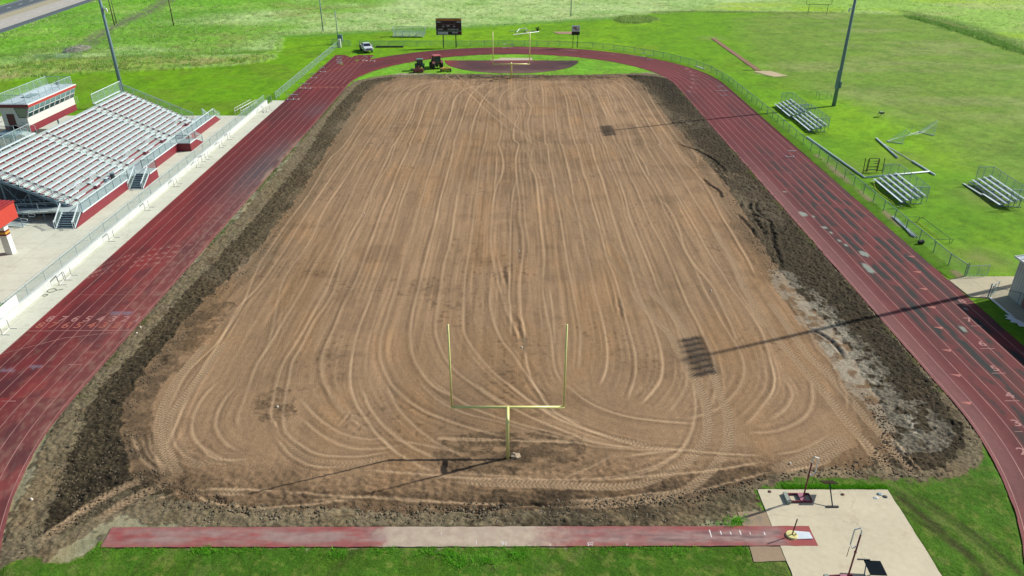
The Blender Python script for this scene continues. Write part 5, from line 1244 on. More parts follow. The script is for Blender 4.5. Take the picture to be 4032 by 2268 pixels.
fence([(-44.2, 187.6), (-42.3, 186.6), (-39.6, 185.6), (-38.9, 184.4)], 1.25, 'short chain link fence by the white cabinet and the far utility pole', every=1.6, mat=galv_dark)
bn = thing('banner', (-42.68, 54.4, 0), 0, 'white banner tied to the fence at the left edge of the picture', 'banner')
MB().box((0, 0, 1.15), (.02, 2.6, .8)).build('cloth', white, bn); MB().tube([(0, -1.3, 1.56), (0, 1.3, 1.56)], .01, 5).build('tie_cord', white, bn)
cb = thing('electrical_cabinet', (-41.3, 183.4, 0), 0, 'tall white electrical cabinet at the corner of the far fence', 'cabinet')
MB().box((0, 0, .95), (.55, .6, 1.9)).build('housing', white, cb, bevel=.03); MB().box((.05, -.31, 1.0), (.42, .02, 1.6)).build('door', cream, cb); MB().box((-.35, -.1, .6), (.25, .35, 1.2)).build('side_box', galv, cb, bevel=.02)
cb = thing('electrical_cabinet', (-42.2, 188.6, 0), 0, 'grey electrical box on posts behind the white cabinet', 'cabinet')
MB().box((0, 0, 1.35), (1.1, .5, 1.5)).build('housing', galv_dark, cb, bevel=.03); MB().box((.45, 0, 1.35), (.1, .52, 1.5)).build('side_panel', white, cb)
for s in (-.4, .4): MB().box((s, 0, .35), (.08, .08, .7)).build('leg', galv, cb)

def util_pole(x, y, h, label, lean=0.0, arm=False, mat=None, r=.16):
    t = thing('utility_pole', (x, y, 0), 0, label, 'utility pole', 'utility poles')
    MB().tube([(0, 0, -.3), (lean, 0, h)], r, 10, r * .65).build('pole', mat or wood, t, True)
    if arm: MB().box((lean, 0, h - .8), (2.2, .1, .12)).build('crossarm', mat or wood, t)
    return t
util_pole(-111.5, 217.1, 11, 'dark wooden utility pole, farther right of the twin poles near the highway'); util_pole(-112.7, 220.8, 7.6, 'shorter grey-brown pole standing behind the dark twin pole near the highway', r=.13)
util_pole(-94.0, 215.0, 12, 'dark leaning utility pole in the green field right of the twin poles', r=.16); util_pole(-50.7, 207.0, 11.5, 'grey utility pole in the pale grass left of the cabinet pole', mat=galv_dark, r=.15)
util_pole(-44.2, 194.9, 6.9, 'short grey pole behind the white cabinet and its wires', mat=galv_dark, r=.12); util_pole(17.6, 233.0, 12, 'grey utility pole in the pale grass beyond the play clock sign', mat=galv_dark, r=.15)
wr = MB()
def wire(a, b, sag):
    pts = [Vector(a).lerp(Vector(b), k / 14) - Vector((0, 0, sag * 4 * (k / 14) * (1 - k / 14))) for k in range(15)]; wr.tube(pts, .02, 4)
wire((-94, 215, 11.8), (-50.7, 207, 11.3), 1.2); wire((-50.7, 207, 10.9), (17.6, 233, 11.6), 1.6); wire((-50.7, 207, 9.5), (-44.2, 194.9, 6.6), .5); wire((17.6, 233, 11.6), (120, 262, 12), 2); wire((-111.5, 217.1, 10.6), (-94, 215, 11.6), .5)
tag(wr.build('overhead_wire', black), 'thin dark overhead wires strung between the utility poles across the far fields', 'wire')
# ------------------------------------------------------------ the grandstand
GY0, GY1, DZ, DX, NR, GX0, DECK = 77.0, 112.9, .318, .687, 15, -49.5, 1.25
def seatz(i): return DECK + i * DZ + .43
def tread(i): return GX0 - (i - 1) * DX    # front edge x of floor i (i>=1); floor 0 is the deck
AIS = [(77.05, 78.3), (89.3, 90.7), (102.5, 103.9), (111.6, 112.85)]
CUT = [(80.2, 82.6), (83.6, 85.0), (92.6, 95.8), (98.6, 101.2), (108.3, 109.9)]     # gaps in the two lowest benches
def grandstand():
    t = thing('grandstand', (-47.2, 95, 0), 0, 'long aluminium grandstand with maroon risers and a maroon skirt beside the left straight', 'grandstand')
    ox, oy = -47.2, 95.0
    def L(x, y, z): return (x - ox, y - oy, z)
    class B(MB):
        def wb(s, x0, x1, y0, y1, z0, z1): return s.bb(x0 - ox, x1 - ox, y0 - oy, y1 - oy, z0, z1)
        def wbeam(s, a, b, w, h): return s.beam(L(*a), L(*b), w, h)
        def wtube(s, pts, r, n=6): return s.tube([L(*p) for p in pts], r, n)
    segs = [(AIS[0][1], AIS[1][0]), (AIS[1][1], AIS[2][0]), (AIS[2][1], AIS[3][0])]
    for i in range(NR):
        xf = tread(i) if i else -49.0; zf = DECK + i * DZ
        xr = GX0 - i * DX                  # riser to the next floor
        if i: B().wb(xr, xf + .03, GY0, GY1, zf - .05, zf).build('footboard', alu_floor, t)
        top = i == NR - 1
        if not top: B().wb(xr - .015, xr + .015, GY0, GY1, zf, zf + DZ - .052).build('riser', maroon, t)
        ss = []
        for a, b in segs:
            if i < 2:
                cur = a
                for c0, c1 in CUT:
                    if a <= c0 and c1 <= b: ss.append((cur, c0)); cur = c1
                ss.append((cur, b))
            else: ss.append((a, b))
        for a, b in ss:
            if top and 90.7 < b and a < 103.9 and a > 85: continue
            sb = B().wb(xr + .02, xr + .33, a, b, zf + .355, zf + .42)
            y = a + .5
            while y < b: sb.wb(xr + .05, xr + .22, y - .02, y + .02, zf, zf + .37); y += 1.83
            sb.build('bench_seat', alu, t)
        for a, b in AIS:                   # half steps in the aisles
            if i < NR - 1: B().wb(xr + .02, xr + .36, a + .1, b - .1, zf, zf + DZ * .5).build('aisle_step', alu_floor, t)
    # lowest rows are boarded at the cut-outs
    for c0, c1 in CUT:
        q = B(); q.wb(GX0 - DX - .03, GX0 - DX + .03, c0 - .5, c0 + .05, DECK, DECK + .6); q.wb(GX0 - .1, GX0 + .4, c1 - .1, c1 + .9, DECK + .05, DECK + .12); q.build('cut_out_board', maroon if c0 % 2 < 1 else galv_dark, t)
        q = B(); x = GX0 - DX + .1; z = DECK + .3
        q.wtube([(x, c0 - .3, z), (x, c0 - .3, z + 1.05), (x, c0 + .05, z + 1.25), (x, c0 + 1.1, z + 1.25), (x, c0 + 1.35, z + 1.05), (x, c0 + 1.1, z + .85), (x, c0 - .1, z + .85)], .025)
        q.wtube([(x, c0 + .2, z), (x, c0 + .2, z + .85)], .025); q.build('wheelchair_bay_rail', alu, t)
    # deck, skirt
    B().wb(-49.7, -47.2, 75.4, 116.1, DECK - .09, DECK).build('walkway_deck', alu_floor, t)
    B().wb(-51.0, -49.7, 75.6, 77.0, DECK - .09, DECK).build('landing', alu_floor, t)
    def skirt(poly, x, nm='skirt_panel'):
        n = len(poly); m = MB(); m.add([L(x, y, z) for y, z in poly] + [L(x + .03, y, z) for y, z in poly], [tuple(range(n))[::-1], tuple(range(n, 2*n))] + [(i, (i+1) % n, n + (i+1) % n, n + i) for i in range(n)]); return m.build(nm, maroon_wall, t)
    skirt([(73.5, .05), (75.3, DECK - .05), (86.0, DECK - .05), (86.0, .05)], -47.22); skirt([(90.3, .05), (90.3, DECK - .05), (101.1, DECK - .05), (101.1, .05)], -47.22)
    skirt([(103.2, .05), (103.2, DECK - .05), (116.2, DECK - .05), (118.1, .05)], -47.22)
    skirt([(85.8, .05), (88.1, DECK - .05), (90.2, DECK - .05), (90.2, .05)], -45.35); skirt([(101.15, .05), (101.15, DECK - .05), (103.3, DECK - .05), (105.7, .05)], -45.35)
    B().wb(-47.2, -45.36, 101.12, 101.15, .05, DECK - .05).build('skirt_panel', maroon_wall, t); B().wb(-47.2, -45.36, 90.17, 90.2, .05, DECK - .05).build('skirt_panel', maroon_wall, t)
    tr = B()
    for a, b in ((75.3, 86.0), (90.3, 101.1), (103.2, 116.2)): tr.wb(-47.17, -47.1, a, b, DECK - .10, DECK + .03)
    for a, b in ((88.1, 90.2), (101.15, 103.3)): tr.wb(-45.35, -45.28, a, b, DECK - .10, DECK + .03)
    for y in (101.15,): tr.wb(-47.1, -45.3, y - .04, y + .02, DECK - .08, DECK + .03)
    tr.build('deck_edge_trim', alu, t)
    B().wb(-47.2, -45.35, 88.1, 90.2, DECK - .09, DECK).build('stair_landing', alu_floor, t); B().wb(-47.2, -45.35, 101.15, 103.3, DECK - .09, DECK).build('stair_landing', alu_floor, t)
    # stairs
    def stairs(x0, x1, ytop, ybot, n=7):
        q = B(); s = 1 if ybot < ytop else -1
        for k in range(1, n + 1):
            z = DECK - k * DECK / (n + .4); y = ytop + (ybot - ytop) * (k - .5) / n
            q.wb(x0, x1, y - .14, y + .14, z - .04, z)
        q.build('stair_treads', galv_dark, t)
        q = B(); 
        for x in (x0, x1): q.wbeam((x, ytop, DECK - .06), (x, ybot, .06), .05, .24)
        q.build('stair_stringer', alu, t)
        q = B()
        for x in (x0 + .03, x1 - .03):
            q = B(); e = ybot - .25 * s
            for dz in (1.0, .86): q.wtube([(x, ytop + .1 * s, DECK + dz), (x, ytop, DECK + dz), (x, ybot, dz), (x, e, dz - .02)], .03)
            q.wtube([(x, e, .0), (x, e, 1.0)], .025); q.wtube([(x, ybot + .1 * s, .0), (x, ybot + .1 * s, .9)], .025); q.wtube([(x, ytop, DECK), (x, ytop, DECK + 1.0)], .03); q.build('stair_handrail', alu, t)
        for x in (x0 + .03, x1 - .03): panel('stair_mesh', [(L(x, ytop, DECK), L(x, ybot, .1), L(x, ybot, .85), L(x, ytop, DECK + .85))], t)
    stairs(-49.4, -47.35, 75.35, 73.6); stairs(-47.1, -45.4, 88.1, 85.85); stairs(-47.1, -45.4, 103.35, 105.7); stairs(-49.0, -47.35, 116.2, 118.0)
    # front railing
    def rail(pts, h, nm, posts, mesh=True, mat=galv, r=.03, mids=(), zb=DECK):
        P = [(p[0], p[1], (p[2] if len(p) > 2 else zb)) for p in pts]
        q = B(); q.wtube([(x, y, z + h) for x, y, z in P], r)
        for m_ in mids: q.wtube([(x, y, z + m_) for x, y, z in P], r * .8)
        for a, b in zip(P[:-1], P[1:]):
            Ln = (Vector(b) - Vector(a)).length; n = max(1, round(Ln / posts))
            for k in range(n + 1):
                v = Vector(a).lerp(Vector(b), k / n); q.wbeam((v.x, v.y, v.z - .05), (v.x, v.y, v.z + h), .05, .05)
        q.build(nm, mat, t)
        if mesh: panel('chain_link_mesh', [(L(*a), L(*b), L(b[0], b[1], b[2] + h), L(a[0], a[1], a[2] + h)) for a, b in zip(P[:-1], P[1:])], t)
    for a, b in ((75.4, 86.3), (90.2, 101.1), (103.4, 115.9)): rail([(-47.15, a), (-47.15, b)], 1.08, 'front_railing', 1.83, mat=galv_dark)
    for a, b in ((75.4, 86.3), (90.2, 101.1), (103.4, 115.9)): B().wbeam((-47.15, a, DECK + 1.1), (-47.15, b, DECK + 1.1), .07, .06).build('railing_cap', alu, t)
    rail([(-47.15, 86.3), (-47.15, 88.1)], 1.08, 'front_railing', 1.8); rail([(-45.35, 88.2), (-45.35, 90.2), (-47.15, 90.2)], 1.08, 'front_railing', 2.0)
    rail([(-47.15, 101.15), (-45.35, 101.15), (-45.35, 103.3)], 1.08, 'front_railing', 2.0, mat=galv_dark)
    rail([(-45.35, 103.3, DECK), (-45.35, 105.6, .1)], 1.08, 'side_railing', 2.4); rail([(-47.15, 115.9, DECK), (-47.15, 118.1, .1)], 1.08, 'side_railing', 2.6); rail([(-49.1, 116.1, DECK), (-49.1, 118.1, .1)], 1.08, 'side_railing', 2.6)
    # rear and end railings
    XR = GX0 - (NR - 1) * DX; ZR = DECK + (NR - 1) * DZ
    rail([(XR - .15, 104.3, ZR), (XR - .15, GY1, ZR)], 1.55, 'rear_railing', 1.83, mat=galv, mids=()); rail([(XR - .15, GY0, ZR), (XR - .15, 89.2, ZR)], 1.55, 'rear_railing', 1.83)
    B().wbeam((XR - .15, 104.3, ZR + 1.58), (XR - .15, GY1, ZR + 1.58), .06, .06).build('railing_cap', alu, t)
    for y, m_ in ((GY0 - .05, False), (GY1 + .05, True)):
        rail([(GX0 + .25, y, DECK), (XR - .15, y, ZR)], 1.25 if m_ else 1.1, 'end_railing', 1.75, mesh=m_, mids=(1.08,) if m_ else (.92,))
        B().wbeam((GX0 + .4, y, DECK - .2), (XR, y, ZR - .2), .12, .30).build('end_stringer', galv_dark, t)
    # aisle hand rails: inverted loops
    for a, b in AIS[1:3]:
        yc = (a + b) / 2
        for i in range(1, NR - 2, 3):
            x0 = GX0 - (i - .2) * DX; x1 = GX0 - (i + 1.9) * DX; z0 = DECK + i * DZ; z1 = z0 + 2 * DZ
            B().wtube([(x0, yc, z0), (x0, yc, z0 + .85), (x1, yc, z1 + .9), (x1, yc, z1)], .022).build('aisle_handrail', alu, t)
    # frame below
    fr = B()
    for y in np.arange(GY0 + .1, GY1, 5.1):
        fr.wbeam((GX0 + .3, y, DECK - .35), (XR, y, ZR - .25), .1, .22)
        for k in (2, 6, 10, 14): x = GX0 - k * DX; fr.wbeam((x, y, 0), (x, y, DECK + k * DZ - .3), .12, .12)
        for k in (2, 6, 10): fr.wbeam((GX0 - k * DX, y, .1), (GX0 - (k + 4) * DX, y, DECK + (k + 3) * DZ - .2), .06, .06); fr.wbeam((GX0 - (k + 4) * DX, y, .1), (GX0 - k * DX, y, DECK + k * DZ - .4), .06, .06)
    fr.build('support_frame', galv_dark, t)
    # access ramp at the near end: upper run, return run
    R1 = [(-49.6, 75.5, DECK), (-60, 75.5, .85)]
    def ramp(x0, x1, y0, y1, z0, z1, ext=0):
        m = MB(); m.add([L(x0, y0, z0), L(x0, y1, z0), L(x1, y1, z1), L(x1, y0, z1), L(x0, y0, z0 - .16), L(x0, y1, z0 - .16), L(x1, y1, z1 - .16), L(x1, y0, z1 - .16)], [(0,1,2,3), (4,7,6,5), (0,4,5,1), (2,6,7,3), (0,3,7,4), (1,5,6,2)]); m.build('ramp', alu_floor, t)
        for y in (y0, y1): rail([(x0, y, z0), (x1, y, z1)], 1.05, 'ramp_railing', 2.1, mesh=False, mids=(.88, .15), mat=galv_dark)
    ramp(-49.8, -61, 75.55, 76.95, DECK, .75); ramp(-53.2, -61, 73.95, 75.35, .06, .75)
    for y in (73.95, 75.35): B().wtube([(-53.2, y, 1.05), (-52.55, y, 1.0), (-52.45, y, .85), (-52.6, y, .7), (-53.2, y, .72)], .024).build('ramp_rail_end', alu, t)
    lg = B()
    for x in (-51.6, -53.9, -56.2, -58.5, -60.8):
        for y in (75.55, 76.95): lg.wbeam((x, y, 0), (x, y, DECK - .15), .08, .08)
    lg.build('ramp_leg', galv_dark, t)
    return t
grandstand()
for nm, x, y, lab in (('trash_can', -48.9, 86.1, 'grey trash can standing by the front benches near the middle stairs'),):
    c = thing(nm, (x, y, DECK), 0, lab, 'trash can'); MB().tube([(0, 0, 0), (0, 0, .72)], .24, 16, .28).build('bin', darkgrey, c, False); MB().tube([(0, 0, .7), (0, 0, .74)], .30, 16).build('rim', galv_dark, c)

# ------------------------------------------------------------ press box
def pressbox():
    X0, Y0, Y1, Z0 = -60.6, 91.3, 102.3, 5.9
    t = thing('press_box', (X0, Y0, 0), 0, 'white press box with a red fascia and wide windows at the top of the grandstand', 'press box')
    ln = Y1 - Y0; dep = 3.1
    zs, zm, zt = 7.35, 6.42, 9.0
    pro = [(0, Z0), (0, zs), (.55, zt), (-dep, zt), (-dep, Z0)]
    MB().profile([(0, zm), (0, zs), (.0, zs + .02), (.55, zt), (-dep, zt), (-dep, zm)], 0, ln).build('wall', cream, t)
    MB().profile([(.03, Z0 - .3), (.03, zm), (-dep - .03, zm), (-dep - .03, Z0 - .3)], -.03, ln + .03).build('maroon_base', maroon_wall, t)
    g = MB()
    for k in range(30): y = .2 + k * .4; g.bb(.0, .012, y - .012, y + .012, zm, zs)
    g.build('wall_ribs', white, t)
    # windows: ten bays of two panes in the leaning front
    n = 9; wy = ln / n
    def wpt(y, f): return (f * (.55) + .02, y, zs + .02 + f * (zt - zs - .33))
    for k in range(n):
        a, b = k * wy + .06, (k + 1) * wy - .06
        fm = MB()
        fm.beam(wpt(a, 0), wpt(a, 1), .05, .06).beam(wpt(b, 0), wpt(b, 1), .05, .06); fm.beam(wpt(a, 0), wpt(b, 0), .05, .06).beam(wpt(a, .48), wpt(b, .48), .05, .05).beam(wpt(a, 1), wpt(b, 1), .05, .06)
        w = fm.build('window', white, t)
        MB().quad(wpt(a + .04, .02), wpt(b - .04, .02), wpt(b - .04, .46), wpt(a + .04, .46)).build('pane', glass_dark, w); MB().quad(wpt(a + .04, .50), wpt(b - .04, .50), wpt(b - .04, .98), wpt(a + .04, .98)).build('pane', plain('pane_teal', C(96, 140, 136), .1, spec=.8, var=.2, scale=.8), w)
    # near end: door and side window
    MB().bb(-2.5, -1.55, -.03, 0, Z0 + .02, Z0 + 2.0).build('door', plain('door_maroon', C(96, 40, 40), .5), t)
    q = MB().add([(-.95, -.035, zs + .1), (-.10, -.035, zs + .1), (.34, -.035, zt - .4), (-1.25, -.035, zt - .4)], [(0, 1, 2, 3)]).build('side_window', plain('side_glass', C(120, 140, 110), .1, spec=.7), t)
    MB().tube([(-.95, -.05, zs + .1), (-.10, -.05, zs + .1), (.34, -.05, zt - .4), (-1.25, -.05, zt - .4), (-.95, -.05, zs + .1)], .035, 4).build('window_frame', darkgrey, q)
    MB().bb(-dep - .12, .66, -.15, ln + .15, zt - .28, zt + .08).build('fascia', redroof, t)
    MB().bb(-dep - .06, .60, -.09, ln + .09, zt + .081, zt + .13).build('roof_deck', plain('roof_grey', C(214, 230, 234), .5, var=.04), t)
    MB().bb(-dep - .16, .70, ln + .06, ln + .19, zt - .0, zt + .12).bb(.62, .71, -.18, ln + .18, zt + .04, zt + .14).build('gutter', white, t)
    # the south end of the fascia reads dark maroon
    MB().bb(-dep - .13, .67, -.17, -.151, zt - .29, zt + .07).build('end_fascia', maroon, t)
    zr = zt + .13
    rr = MB(); cor = [(.35, .1), (.35, ln - .1), (-dep + .1, ln - .1), (-dep + .1, .1), (.35, .1)]
    rr.tube([(x, y, zr + 1.1) for x, y in cor], .035, 6); rr.tube([(x, y, zr + .08) for x, y in cor], .025, 6)
    pq = []
    for (a, b), (c, d) in zip(cor[:-1], cor[1:]):
        Ln = math.hypot(c - a, d - b); m = max(2, round(Ln / 1.6))
        for k in range(m): rr.beam((a + (c-a) * k/m, b + (d-b) * k/m, zr), (a + (c-a) * k/m, b + (d-b) * k/m, zr + 1.1), .05, .05)
        pq.append(((a, b, zr + .08), (c, d, zr + .08), (c, d, zr + 1.1), (a, b, zr + 1.1)))
    rl = rr.build('roof_railing', galv, t); panel('chain_link_mesh', pq, rl)
    MB().bb(-2.1, -.9, 3.2, 5.3, zr, zr + .1).build('roof_hatch', plain('hatch_grey', C(130, 152, 160), .5), t)
    MB().cyl((-.6, ln - 1.9, zr), (-.6, ln - 1.9, zr + .7), .03, 6).tube([(-.6, ln - 1.75, zr + .6), (-.6, ln - 1.95, zr + .6)], .26, 12).build('satellite_dish', darkgrey, t)
    # entry platform with steps down to the seats
    pl = MB().bb(-3.2, -.6, -2.2, -.06, Z0 - .12, Z0); pl.bb(-3.2, -.6, -2.25, -2.2, Z0 - .5, Z0); pl.build('entry_platform', galv_dark, t)
    s_ = MB()
    for k in range(4): s_.bb(-.6 + k * .32, -.28 + k * .32, -1.6, -.15, Z0 - .2 - .1 * k, Z0 - .12 - .1 * k)
    s_.build('entry_steps', alu_floor, t)
    rr = MB(); rr.tube([(-3.2, -.1, Z0 + 1.1), (-3.2, -2.2, Z0 + 1.1), (-.6, -2.2, Z0 + 1.1), (-.6, -2.2, Z0)], .03, 6); rr.tube([(-3.2, -2.2, Z0), (-3.2, -2.2, Z0 + 1.1)], .03, 6)
    rr.tube([(-.9, -1.75, Z0), (-.9, -1.75, Z0 + 1.0), (-.6, -1.75, Z0 + 1.05), (.7, -1.75, Z0 + .55), (.7, -1.75, Z0 - .4)], .028, 6); rr.tube([(-.75, -.12, Z0), (-.75, -.12, Z0 + .95), (.7, -.12, Z0 + .55), (.7, -.12, Z0 - .4)], .028, 6)
    pr_ = rr.build('platform_railing', galv, t); panel('chain_link_mesh', [((-3.2, -2.2, Z0), (-.6, -2.2, Z0), (-.6, -2.2, Z0 + 1.1), (-3.2, -2.2, Z0 + 1.1))], pr_)
    lg = MB()
    for x, y in ((-3.1, -2.1), (-3.1, ln), (-3.1, ln / 2), (-.8, -2.1), (-3.1, .2)): lg.beam((x, y, 0), (x, y, Z0 - .1), .16, .16)
    lg.beam((-3.1, -2.1, Z0 - .3), (-.8, -2.1, 4.2), .07, .07); lg.build('support_leg', galv_dark, t)
pressbox()

# ------------------------------------------------------------ buildings at the picture's edges
def canopy():
    t = thing('entrance_canopy', (-50.5, 67.3, 0), 0, 'red metal canopy on a white column with maroon and gold bands at the left edge', 'canopy')
    MB().bb(-9, .9, -16, 1.45, 3.38, 5.05).build('fascia', plain('canopy_red', C(196, 66, 50), .5, var=.06, scale=.5), t)
    m = MB(); z0, z1 = 5.05, 5.75
    m.add([(1.0, -16.1, 5.06), (1.0, 1.55, 5.06), (-9, 1.55, 5.75), (-9, -16.1, 5.75), (1.0, -16.1, 5.0), (1.0, 1.55, 5.0), (-9, 1.55, 5.69), (-9, -16.1, 5.69)], [(0,1,2,3), (7,6,5,4), (0,4,5,1), (1,5,6,2), (2,6,7,3), (3,7,4,0)]); rf = m.build('roof', plain('canopy_roof', C(150, 44, 50), .45, var=.05), t)
    rb = MB()
    for k in range(24): x = .9 - k * .42; rb.beam((x, -16, 5.11 + (1.0 - x) * .069), (x, 1.5, 5.11 + (1.0 - x) * .069), .06, .06)
    rb.build('roof_ribs', redroof, rf)
    base = None
    for y in (0, -7, -14):
        c = MB().bb(-.35, .35, y - .33, y + .33, 0, 3.4).build('column', white, t)
        for z, mt, hh in ((2.15, maroon, .17), (2.34, plain('gold_paint', C(226, 168, 50), .5), .20), (2.53, maroon, .17)): MB().bb(-.355, .355, y - .335, y + .335, z - hh/2, z + hh/2).build('band', mt, c)
canopy()
def shed():
    t = thing('metal_shed', (44.7, 58.4, 0), 0, 'pale ribbed metal shed with a red wall panel and white roof at the right edge', 'building')
    MB().bb(0, 14, -22, 0, -.1, 3.7).build('wall', plain('shed_wall', C(206, 208, 196), .5, var=.05), t)
    rb = MB()
    for k in range(6): y = -.15 - k * .32; rb.bb(-.03, -.001, y - .04, y + .04, 0, 3.68)
    for k in range(44): x = .2 + k * .32; rb.bb(x - .04, x + .04, .001, .03, 0, 3.7)
    rb.build('wall_ribs', plain('shed_ribs', C(196, 198, 188), .5), t)
    MB().bb(-.02, -.001, -22, -1.95, 0, 2.6).build('red_wall_panel', plain('shed_red', C(150, 48, 40), .6, var=.1), t)
    MB().add([(-.35, .25, 3.86), (7, .25, 5.2), (7, -22.3, 5.2), (-.35, -22.3, 3.86), (-.35, .25, 3.72), (7, .25, 5.06), (7, -22.3, 5.06), (-.35, -22.3, 3.72)], [(0,3,2,1), (4,5,6,7), (0,1,5,4), (1,2,6,5), (2,3,7,6), (3,0,4,7)]).add([(14.3, .25, 3.86), (7.0, .25, 5.2), (7, -22.3, 5.2), (14.3, -22.3, 3.86)], [(0,1,2,3)]).build('roof', plain('roof_white', C(214, 224, 226), .4, var=.05), t)
    rb = MB()
    for k in range(36): y = .1 - k * .62; rb.beam((-.33, y, 3.9), (7, y, 5.24), .06, .05)
    rb.beam((-.38, .25, 3.8), (-.38, -22.3, 3.8), .1, .16); rb.build('roof_ribs', white, t)
    MB().add([(0, .005, 3.7), (14, .005, 3.7), (7, .005, 5.05)], [(0, 1, 2)]).build('gable', plain('shed_wall', C(206, 208, 196), .5), t)
shed()
mt_ = thing('ground_sheet', (42.4, 53.7, .06), 0, 'crumpled white sheet lying on the shaded grass beside the shed', 'sheet')
MB().prism([(-.15, 1.05), (.25, 1.0), (.45, .3), (.75, -.3), (.5, -.9), (.0, -.8), (.1, -.3), (-.35, -.1), (-.05, .25), (-.4, .5), (.0, .7)], 0, .05).build('sheet', white, mt_)
kb = thing('white_edging', (42.83, 56.3, 0), 0, 'white painted edging strip along the shaded concrete by the shed', 'edging'); MB().bb(-.07, .07, -1.9, 1.7, 0, .09).build('edging_board', white, kb)

# ------------------------------------------------------------ bleachers
def make_bleacher(loc, rz, label, bent=False, n=5, L=8.1):
    """local: seats rise towards +y, length along x"""
    t = thing('bleacher', loc, rz, label, 'bleacher', 'small aluminium bleachers')
    for i in range(n):
        z = .42 + i * .21; y = i * .61
        if not (bent and i == 0): MB().bb(-L/2, L/2, y - .12, y + .12, z - .045, z).build('seat_plank', alu, t)
        if i: MB().bb(-L/2, L/2, y - .42, y - .17, z - .26, z - .22).build('foot_plank', plain('worn_plank', C(146, 160, 156), .5, var=.15), t)
    if bent:
        MB().beam((-L/2, -.35, .10), (.3, -.15, .22), .26, .05).build('bent_plank', alu_floor, t); MB().beam((.1, .0, .30), (L/2, .02, .42), .24, .05).build('seat_plank', alu, t)
    MB().bb(-L/2, L/2, (n-1) * .61 - .55, (n-1) * .61 - .14, 1.02, 1.05).build('rear_foot_plank', plain('worn_plank', C(146, 160, 156), .5), t)
    for k in range(5):
        x = -L/2 + .5 + k * (L - 1.0) / 4; q = MB()
        q.beam((x, -.2, .05), (x, n * .61 - .3, .05), .06, .06); q.beam((x, 0, .1), (x, (n-1) * .61, 1.2), .06, .06); q.beam((x, (n-1) * .61, .05), (x, (n-1) * .61, 1.24), .06, .06)
        for i in range(n): q.beam((x, i * .61, .05), (x, i * .61, .38 + i * .21), .05, .05)
        if k < 4: q.beam((x, 2.3, .1), (x + (L - 1) / 4, 2.4, 1.15), .035, .035).beam((x, 2.4, 1.15), (x + (L - 1) / 4, 2.3, .1), .035, .035)
        q.build('frame', galv_dark, t)
    yb = (n - 1) * .61 + .28; zt = 2.35
    q = MB(); q.tube([(-L/2 - .05, .9, zt - .9), (-L/2 - .05, .9, zt), (-L/2 - .05, yb, zt + .0), (L/2 + .05, yb, zt), (L/2 + .05, .9, zt), (L/2 + .05, .9, .5)], .03, 6)
    q.tube([(-L/2, .9, zt - .13), (-L/2, yb, zt - .13)], .02, 5).tube([(L/2, .9, zt - .13), (L/2, yb, zt - .13)], .02, 5).tube([(-L/2, yb, .95), (L/2, yb, .95)], .02, 5).tube([(-L/2, .9, .5), (-L/2, yb, .95)], .02, 5).tube([(L/2, .9, .5), (L/2, yb, .95)], .02, 5)
    for k in range(6): x = -L/2 - .04 + k * (L + .08) / 5; q.beam((x, yb, .5), (x, yb, zt), .045, .045)
    for s in (-1, 1): q.beam((s * L/2, 1.7, .6), (s * L/2, 1.7, zt), .04, .04).beam((s * L/2, .9, .4), (s * L/2, .9, zt), .04, .04)
    rl = q.build('guard_rail', galv, t)
    panel('chain_link_mesh', [((-L/2, .9, .6), (-L/2, yb, .95), (-L/2, yb, zt), (-L/2, .9, zt)), ((-L/2, yb, .95), (L/2, yb, .95), (L/2, yb, zt), (-L/2, yb, zt)), ((L/2, yb, .95), (L/2, .9, .6), (L/2, .9, zt), (L/2, yb, zt))], rl)
    return t
b0 = make_bleacher((45.55, 84.5, 0), R(-92), 'five row aluminium bleacher with pipes lying under its far end, beside the long fence')
copytree(b0, (45.45, 114.5, 0), R(-91), 'nearer of the two joined bleachers below the floodlight mast'); copytree(b0, (45.2, 122.8, 0), R(-91), 'farther of the two joined bleachers below the floodlight mast')
make_bleacher((56.6, 83.6, 0), R(-94.5), 'bleacher with a bent sagging front plank at the right edge of the grass', bent=True)
copytree(b0, (-26.6, 197.3, 0), R(-1), 'far bleacher facing the field between the truck and the scoreboard')
bc = thing('bench', (-16.6, 199.9, 0), R(3), 'long low bench with white legs in the grass behind the scoreboard', 'bench')
MB().bb(-3.2, 3.2, -.15, .15, .38, .44).build('seat', galv_dark, bc)
for k in range(4): x = -2.7 + k * 1.8; MB().beam((x, 0, .38), (x, 0, 0), .06, .06).beam((x - .25, 0, .02), (x + .25, 0, .02), .05, .05).beam((x, 0, .7), (x, 0, .4), .08, .3).build('leg', white, bc)

# ------------------------------------------------------------ loose gear on the right lawn
def pipe(pts, r, label, mat=alu, n=10, name='metal_pipe', cat='pipe', group=None):
    o = thing(name, (*pts[0][:2], 0), 0, label, cat, group); MB().tube([(p[0] - pts[0][0], p[1] - pts[0][1], p[2]) for p in pts], r, n).build('tube', mat, o, True); return o
pipe([(44.15, 107.9, .12), (45.1, 89.9, .12)], .11, 'long straight pale pipe lying on the grass just outside the fence')
pipe([(54.2, 107.3, .12), (53.1, 98.0, .12)], .12, 'thick pale pipe lying below the tipped soccer goal', name='metal_pipe')
pipe([(54.1, 104.4, .08), (54.4, 96.6, .08)], .05, 'thin white pipe running down to the thick corner pipes')
pipe([(54.4, 96.5, .12), (54.55, 91.6, .12), (54.6, 90.9, .1)], .12, 'thick pale pipe ending in a thinner stub beyond the bleacher')
pipe([(45.3, 89.9, .12), (54.5, 92.1, .14)], .12, 'long pale pipe lying across under the bleacher rails')
